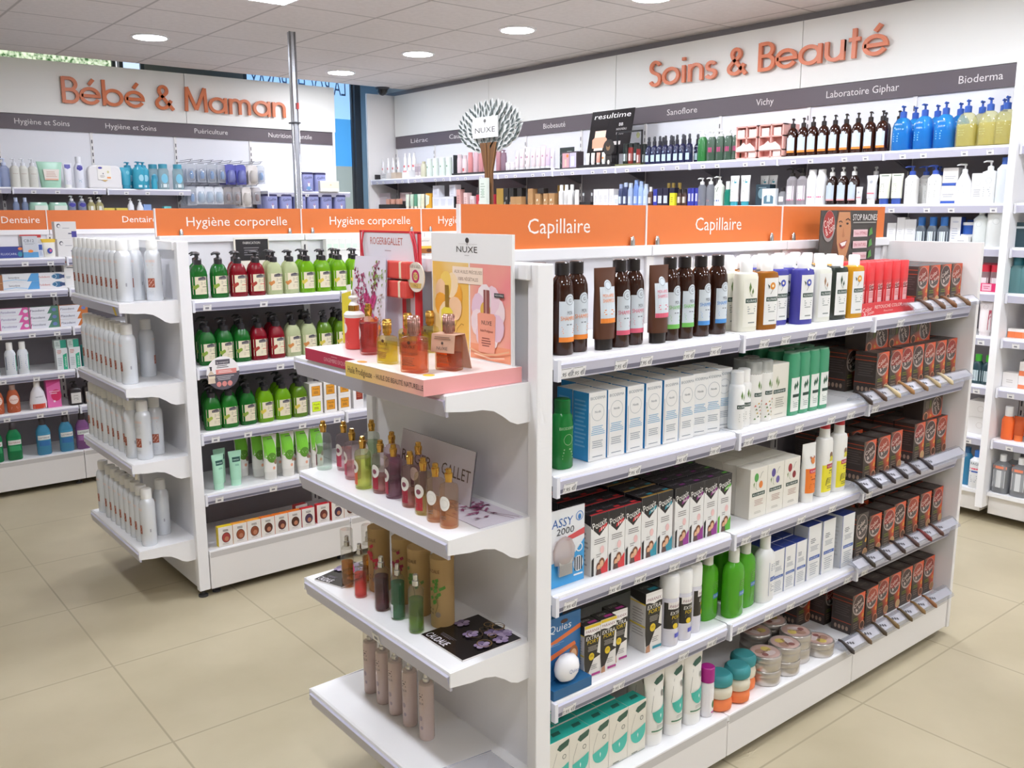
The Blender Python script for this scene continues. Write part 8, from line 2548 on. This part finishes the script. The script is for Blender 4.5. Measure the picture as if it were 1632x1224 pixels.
p = simple('baby_pump_bottle', .034, .155, '#dcdcd4', '#e2e4ea', .016, .045, [('l', -.02, .04, .02, .07, 3, M('#c9c4bc', .5)), ('r', -.028, .095, .028, .10, M('#c4b8ae', .5))], pump=True)
row(p, [(q, YF, z) for q in xb[1:4]], 0, 'pale baby lotion pump bottle', 'from the left', 'baby lotion pumps')
p = simple('baby_pump_bottle', .034, .155, G('#c9d4f0', .45), '#d4dcf4', .016, .045, pump=True)
row(p, [(xb[0] - .06, YF + .02, z), (xb[0], YF + .03, z)], 0, 'bluish clear pump bottle at the left edge of the baby shelf', 'from the left', 'bluish clear pumps')
p = Proto('wipes_pouch', 'pouch')
mb = MB()
mb.loft([(.066, .03, 0, 2.6), (.070, .034, .02, 2.6), (.080, .022, .13, 2.6), (.088, .004, .178, 2.6), (.090, .002, .19, 2.6)], M('#a8d4bc', .3), 28)
art(mb, lambda s, u, e: (s, -.036 + (.032 if u > .15 else .014) * max(0, (u - .02)) / .16 - e - .001, u), [('p', [(-.045, .055), (.05, .055), (.060, .135), (-.052, .135)], M('#e6ddd4', .45)), ('l', -.035, .075, .04, .12, 4, M('#c9a898', .5)), ('r', -.042, .055, .047, .066, M('#e8b49c', .5))], .002)
p.part('pouch', mb)
bp(p, xb[4], z, 'mint green refill pouch on the baby shelf')
p = tube_up('baby_tube', .058, .04, .185, M('#e6e6ee', .35), CAPW, .024, [('p', [(-.020, .175), (.022, .175), (.022, .150), (.001, .140), (-.020, .150)], M('#4a46a0', .45)), ('l', -.014, .03, .014, .06, 3, M('#b8bcd0', .5))])
bp(p, xb[5], z, 'white tube with violet shield next to the green pouch')
p = simple('baby_spray', .036, .185, '#e4e6f0', '#eceef4', .020, .05, [('p', [(-.020, .172), (.022, .172), (.022, .140), (.001, .128), (-.020, .140)], M('#4a46a0', .45)), ('l', -.014, .04, .014, .07, 3, M('#9ab8d0', .5))], shoulder=.03)
bp(p, xb[6], z, 'white spray bottle with violet shield left of the white seat')
p = Proto('bath_seat', 'baby seat')
mb = MB()
mb.prism([(-.125, 0), (.125, 0), (.125, .13), (.115, .16), (.09, .175), (-.09, .175), (-.115, .16), (-.125, .13)], -.035, .035, M('#e9e7e8', .4), 'y')
p.part('seat', mb, bevel=.012)
mb = MB()
mb.box(-.055, .045, -.040, -.037, .065, .172, M('#f0ede6', .45))
art(mb, flat(-.040), [('c', -.035, .155, .016, .008, M('#4a46a0', .5)), ('c', .022, .125, .008, .010, M('#d8cf9a', .5)), ('r', .012, .075, .040, .088, M('#f0a060', .5)), ('c', -.015, .112, .004, .005, M('#5a5a6a', .5)), ('l', -.04, .08, .0, .10, 3, M('#b8b4b0', .5))], .0005)
mb.add([(-.03, -.0385, .065), (.02, -.0385, .065), (-.003, -.0385, .05)], [[0, 2, 1]], M('#d9b87a', .5))
p.part('paper_tag', mb)
bp(p, xb[7], z, 'white moulded seat block with hanging paper tag on the baby shelf')
TEAL = '#3ba3bf'
p = tube_up('teal_tube', .07, .045, .165, M(TEAL, .35), M('#3596b2', .35), .03, [('c', .012, .125, .014, .016, M('#6fc0d4', .5)), ('l', .002, .118, .022, .132, 2, M('#d4ecf2', .5))], topw=.085)
bp(p, xb[8], z, 'teal baby tube right of the white seat')
p = simple('teal_pump_bottle', .046, .17, TEAL, '#3698b6', .026, .035, [('c', .012, .085, .020, .026, M('#9fd4e4', .45)), ('r', -.014, .012, .036, .03, M('#d4e8ee', .45))], ry=.032, pump=True)
bp(p, xb[9], z, 'large teal pump bottle in front', 6.18)
bp(p, xb[10], z, 'large teal pump bottle just right of the front one', 6.21)
bp(p, xb[9] - .03, z, 'large teal pump bottle in the back row', 6.30)
p = simple('teal_mini', .022, .08, TEAL, '#3698b6', .014, .03)
bp(p, xb[11], z, 'mini teal bottle beside the clear blue capped bottles', 6.18)
p = simple('clear_baby_bottle', .042, .165, G('#c0d8de', .5), '#4a9cb4', .034, .035, [('c', .0, .085, .026, .038, M('#7cc4e0', .45)), ('r', -.030, .015, .030, .042, M('#e4ecee', .45))])
row(p, [(q, 6.19, z) for q in xb[12:14]], 0, 'clear bottle with blue cap and oval label', 'from the teal bottles', 'blue capped baby bottles')
bp(p, xb[12] - .05, z, 'clear bottle with blue cap in the back row', 6.28)
# hooks with blister packs
clr = G('#e9ecf2', .22, .05)


def blister(name, w, h, body, back, blob):
    p = Proto(name, 'blister pack')
    mb = MB()
    mb.box(-w / 2, w / 2, 0, .002, -h, -.02, back)
    mb.prism([(-w / 2, -.02), (w / 2, -.02), (w * .32, .0), (-w * .32, .0)], 0, .002, back, 'y')
    p.part('card', mb)
    mb = MB()
    mb.loft([(w * .30, .008, -h * .92, 2.4), (w * .42, .028, -h * .78, 2.4), (w * .40, .026, -h * .5, 2.4), (w * .26, .016, -h * .28, 2.2)], body, 16, (0, -.012))
    mb.loft([(w * .16, .01, -h * .80), (w * .22, .018, -h * .6), (w * .12, .012, -h * .4)], blob, 12, (0, -.014))
    p.part('blister', mb)
    return p


bls = {'clear': blister('pacifier_pack', .075, .155, clr, G('#eceef2', .4), M('#7fa8d8', .4)), 'blue': blister('pacifier_pack', .09, .165, G('#a4aade', .5), M('#5a5cae', .5), M('#c9d0ea', .4)), 'white': blister('pacifier_pack', .085, .165, G('#e8e4e0', .55), M('#ded8d4', .5), M('#e9e6e2', .4)),
       'brown': blister('pacifier_pack', .075, .145, clr, G('#e9e4e2', .35), M('#8a6a60', .4)), 'grey': blister('pacifier_pack', .075, .145, G('#dfe4ec', .35), M('#dfe2e8', .5), M('#c4e0ee', .4))}
def hook(x, z, lab):
    mb = MB()
    mb.tube([(x - .012, 6.455, z + .012), (x - .012, 6.16, z + .012), (x - .012, 6.145, z + .026)], .0028, M('#8a8a92', .3, .7), 6)
    mb.tube([(x + .012, 6.455, z + .03), (x + .012, 6.17, z + .03)], .0022, M('#8a8a92', .3, .7), 6)
    return tag(mb.build('peg_hook'), lab, 'hook', 'peg hooks on the baby wall')


xr_ = [1.573, 1.663, 1.748, 1.834, 1.911, 2.006, 2.113, 2.182]
kinds = ['clear', 'clear', 'clear', 'clear', 'blue', 'blue', 'white', 'clear']
for i, (q, k) in enumerate(zip(xr_, kinds)):
    hook(q, 1.992, 'steel peg hook, ' + ORD[i] + ' from the left, upper row')
    for j in range(3):
        put(bls[k], (q, 6.19 + .07 * j, 1.990), random.uniform(-.15, .15), {'clear': 'clear', 'blue': 'violet blue', 'white': 'whitish'}[k] + ' blister pack on the ' + ORD[i] + ' upper hook, ' + ('in front' if j == 0 else ORD[j] + ' behind'))
xr_ = [1.57, 1.644, 1.719, 1.8, 1.877, 1.955, 2.045, 2.136]
kinds = ['clear', 'grey', 'grey', 'grey', 'brown', 'brown', 'white', 'brown']
for i, (q, k) in enumerate(zip(xr_, kinds)):
    hook(q, 1.805, 'steel peg hook, ' + ORD[i] + ' from the left, lower row')
    for j in range(3):
        put(bls[k], (q, 6.19 + .07 * j, 1.803), random.uniform(-.15, .15), {'clear': 'clear', 'grey': 'bluish', 'white': 'whitish', 'brown': 'brown dotted'}[k] + ' blister pack on the ' + ORD[i] + ' lower hook, ' + ('in front' if j == 0 else ORD[j] + ' behind'))


def tin_(lidc):
    p = Proto('milk_powder_tin', 'tin')
    mb = MB()
    sec = [(.056, .05, 0, 4.), (.058, .052, .004, 4.), (.058, .052, .150, 4.)]
    mb.loft(sec, M('#9a9fd0', .35), 28)
    art(mb, onbody(sec), [('p', [(-.045, .148), (.050, .148), (.050, .120), (.012, .066), (.010, .040), (.032, .012), (-.026, .012), (-.004, .040), (-.006, .066), (-.045, .120)], M('#e6e4e8', .45)), ('R', .0, .122, .022, 'Gallia', .075, .15, M('#2b2b50', .5)), ('t', .002, .070, .018, '2', None, 0, M('#d85a6a', .5)), ('c', .0, .028, .022, .016, lidc, )], .0006)
    p.part('tin', mb)
    mb = MB()
    mb.loft([(.060, .054, .150, 4.), (.060, .054, .164, 4.), (.056, .050, .168, 4.)], M('#37335a', .4), 28)
    p.part('lid', mb)
    return p


tb = tin_(M('#6f9ac8', .5))
tgn = tin_(M('#9acb3c', .5))
xb = [2.614, 2.745, 2.79]
row(tb, [(q, YF, z) for q in xb[:2]], 0, 'lilac milk powder tin on the upper baby shelf', 'from the pole', 'upper milk tins')
p = bx(.19, .05, .095, '#eeece6', [('r', -.09, .03, .09, .09, M('#efe9d0', .5)), ('c', .01, .06, .01, .006, M('#e8c9a0', .5))], name='price_card', cat='card')
bp(p, xb[2] + .02, z, 'white price card standing before the upper milk tins', 6.12)
z = BZS[1]
xb = [2.26, 2.397, 2.531, 2.661, 2.794, 2.936]
for i, q in enumerate(xb):
    put(tgn if i == 3 else tb, (q, YF, z), 0, 'milk powder tin with green mark on the lower shelf' if i == 3 else 'lilac milk powder tin on the lower shelf, ' + ORD[i] + ' from the blister packs')
    put(tb, (q, YF + .115, z), 0, 'lilac milk powder tin in the back row, ' + ORD[i] + ' from the blister packs')
xb = [0.252, 0.324, 0.414, 0.532, 0.626, 0.711, 0.785, 0.85, 0.925, 0.992, 1.064, 1.147, 1.206, 1.276, 1.367]
p = simple('mini_bottle', .022, .09, G('#b8c8e8', .5), '#c9d4ee', .012, .03)
row(p, [(q, YF, z) for q in xb[:2]], 0, 'small bluish bottle on the lower baby shelf', 'from the left', 'small bluish bottles')
p = Proto('wipes_pack', 'pack')
mb = MB()
mb.loft([(.062, .035, 0, 3.), (.068, .042, .02, 3.), (.068, .042, .06, 3.), (.058, .03, .085, 3.)], M('#a9d0bc', .12), 24)
art(mb, lambda s, u, e: (s, -.043 - e, u), [('r', -.04, .02, .05, .062, M('#dfe4dc', .4))], .001)
p.part('pack', mb)
row(p, [(q, YF, z) for q in xb[2:4]], .1, 'shiny mint wipes pack on the lower baby shelf', 'from the left', 'mint wipes packs')
p = simple('violet_label_pump', .030, .10, G('#c0c6dc', .5), '#eceef2', .014, .03, [('p', [(-.022, .085), (.024, .085), (.024, .06), (.001, .05), (-.022, .06)], M('#4a46a0', .45))], pump=True)
row(p, [(q, YF, z) for q in xb[4:6]], 0, 'pump bottle with violet shield on the lower baby shelf', 'from the left', 'violet shield pumps')
p = simple('honey_pump', .030, .09, G('#d8cf9a', .6), '#e4e2d4', .014, .03, [('r', -.022, .01, .022, .06, M('#e4e4dc', .5))], pump=True)
row(p, [(q, YF, z) for q in xb[6:8]], 0, 'honey coloured pump bottle on the lower baby shelf', 'from the left', 'honey pumps')
p = bx(.10, .06, .045, '#d9c65a', name='yellow_carton')
row(p, [(q, YF, z) for q in xb[8:10]], 0, 'low yellow carton on the lower baby shelf', 'from the left', 'low yellow cartons')
p = simple('dark_label_pump', .024, .085, '#e4e4ea', '#eeeeF0', .013, .03, [('r', -.020, .0, .020, .03, M('#3a3250', .5))], pump=True)
bp(p, xb[10], z, 'white pump bottle with dark base on the lower baby shelf')
p = simple('white_pump', .026, .075, '#e9e9ec', '#f0f0f2', .013, .03, pump=True, shoulder=.03)
bp(p, xb[11], z, 'small white pump bottle on the lower baby shelf')
p = bx(.06, .05, .075, '#8aa8dc', name='blue_carton')
bp(p, xb[12], z, 'pale blue carton on the lower baby shelf, taller one')
p = bx(.06, .05, .035, '#8fb0dc', name='blue_carton')
bp(p, xb[13], z, 'pale blue carton on the lower baby shelf, lower one')
p = bx(.06, .05, .06, '#6fc4c4', name='teal_carton')
bp(p, xb[14], z, 'turquoise carton on the lower baby shelf')
# the big shopping bag red-brown chair back seen behind the glass end
mb = MB()
mb.loft([(.16, .02, 0, 2.4), (.19, .03, .25, 2.4), (.17, .03, .48, 2.2), (.09, .02, .58, 2.)], M('#8a4232', .5), 28)
mb.loft([(.015, .015, -.98), (.015, .015, 0)], M('#5a3026', .5), 12, (-.12, 0)).loft([(.015, .015, -.98), (.015, .015, 0)], M('#5a3026', .5), 12, (.12, 0))
tag(mb.build('chair_back', None, (3.06, 6.70, 1.245 - .265)), 'rounded red-brown backrest showing behind the end of the baby wall', 'chair')

# ------------------------------------------------------------------ settle: nudge neighbours that would touch
FIXED = {'tray', 'card', 'display', 'divider', 'ceiling light', 'blister pack', 'hair product', 'baby seat'}
_fp = {}


def footprint(o, p):
    k = p.name + str(id(p))
    if k not in _fp:
        src = [o] if o.type == 'MESH' else KIDS.get(o.name, [])[:1]
        vs = [v.co for q in src for v in q.data.vertices]
        _fp[k] = (min(v.x for v in vs), max(v.x for v in vs), min(v.y for v in vs), max(v.y for v in vs), max(v.z for v in vs))
    return _fp[k]


class Body:
    pass


bodies = []
for o, p in PLACED:
    b_ = Body()
    x0, x1, y0, y1, h = footprint(o, p)
    if abs(o.rotation_euler[1]) > .1:
        continue
    a = o.rotation_euler[2]
    ca, sa = math.cos(a), math.sin(a)
    pts_ = [(x * ca - y * sa, x * sa + y * ca) for x in (x0, x1) for y in (y0, y1)]
    b_.x, b_.y = o.location[0], o.location[1]
    b_.lx, b_.hx = min(q[0] for q in pts_), max(q[0] for q in pts_)
    b_.ly, b_.hy = min(q[1] for q in pts_), max(q[1] for q in pts_)
    b_.round = abs(x1 - x0 - (y1 - y0)) < .002 and abs(x0 + x1) < .004
    b_.r = (x1 - x0) / 2
    if b_.round:
        b_.lx = b_.ly = -b_.r
        b_.hx = b_.hy = b_.r
    b_.z0, b_.z1 = o.location[2], o.location[2] + h
    b_.o = o
    b_.fixed = p.cat in FIXED
    bodies.append(b_)
for lx, hx, ly, hy in ((3.42, 3.80, .475, .513), (2.059, 2.10, -.01, .74), (.03, 2.08, .330, .40), (TRAY[0], TRAY[1], .03, .20)):
    b_ = Body()
    b_.x = b_.y = 0
    b_.lx, b_.hx, b_.ly, b_.hy, b_.z0, b_.z1, b_.round, b_.fixed, b_.o, b_.r = lx, hx, ly, hy, 0, 2.3, False, True, None, 0
    bodies.append(b_)
# columns of stacked goods move as one
col = list(range(len(bodies)))


def find(i):
    while col[i] != i:
        i = col[i]
    return i


near = []
for i, a in enumerate(bodies):
    for j in range(i + 1, len(bodies)):
        c = bodies[j]
        if abs(a.x - c.x) > .3 and a.o and c.o:
            continue
        if abs(a.y - c.y) > .3 and a.o and c.o:
            continue
        if a.z0 < c.z1 - .001 and c.z0 < a.z1 - .001:
            near.append((i, j))
        elif a.o and c.o and math.hypot(a.x - c.x, a.y - c.y) < .012 and (abs(a.z1 - c.z0) < .004 or abs(c.z1 - a.z0) < .004):
            col[find(i)] = find(j)
groups_ = {}
for i in range(len(bodies)):
    groups_.setdefault(find(i), []).append(i)
memb = {i: g for g in groups_.values() for i in g}
stuck = {i: any(bodies[k].fixed for k in memb[i]) for i in range(len(bodies))}
GAP = .0012
for b_ in bodies:
    b_.ox, b_.oy = b_.x, b_.y
LIM = .011
for it in range(30):
    moved = False
    for i, j in near:
        a, c = bodies[i], bodies[j]
        if stuck[i] and stuck[j] or memb[i] is memb[j]:
            continue
        if a.round and c.round:
            dx, dy = c.x - a.x, c.y - a.y
            d = math.hypot(dx, dy) or 1e-6
            pen = a.r + c.r + GAP - d
            if pen <= 0:
                continue
            mx_, my_ = dx / d * pen, dy / d * pen
        else:
            px = min(a.x + a.hx, c.x + c.hx) - max(a.x + a.lx, c.x + c.lx) + GAP
            py = min(a.y + a.hy, c.y + c.hy) - max(a.y + a.ly, c.y + c.ly) + GAP
            if px <= 0 or py <= 0:
                continue
            if px < py:
                s_ = 1 if (c.x + (c.lx + c.hx) / 2) >= (a.x + (a.lx + a.hx) / 2) else -1
                mx_, my_ = s_ * px, 0
            else:
                s_ = 1 if (c.y + (c.ly + c.hy) / 2) >= (a.y + (a.ly + a.hy) / 2) else -1
                mx_, my_ = 0, s_ * py
        moved = True
        wa = 0 if stuck[i] else (1 if stuck[j] else .5)
        wc = 1 - wa
        for k in memb[i]:
            bodies[k].x -= mx_ * wa; bodies[k].y -= my_ * wa
        for k in memb[j]:
            bodies[k].x += mx_ * wc; bodies[k].y += my_ * wc
        for k in memb[i] + memb[j]:
            q = bodies[k]
            q.x = max(q.ox - LIM, min(q.ox + LIM, q.x)); q.y = max(q.oy - LIM, min(q.oy + LIM, q.y))
    if not moved:
        break
for b_ in bodies:
    if b_.o:
        b_.o.location[0], b_.o.location[1] = b_.x, b_.y
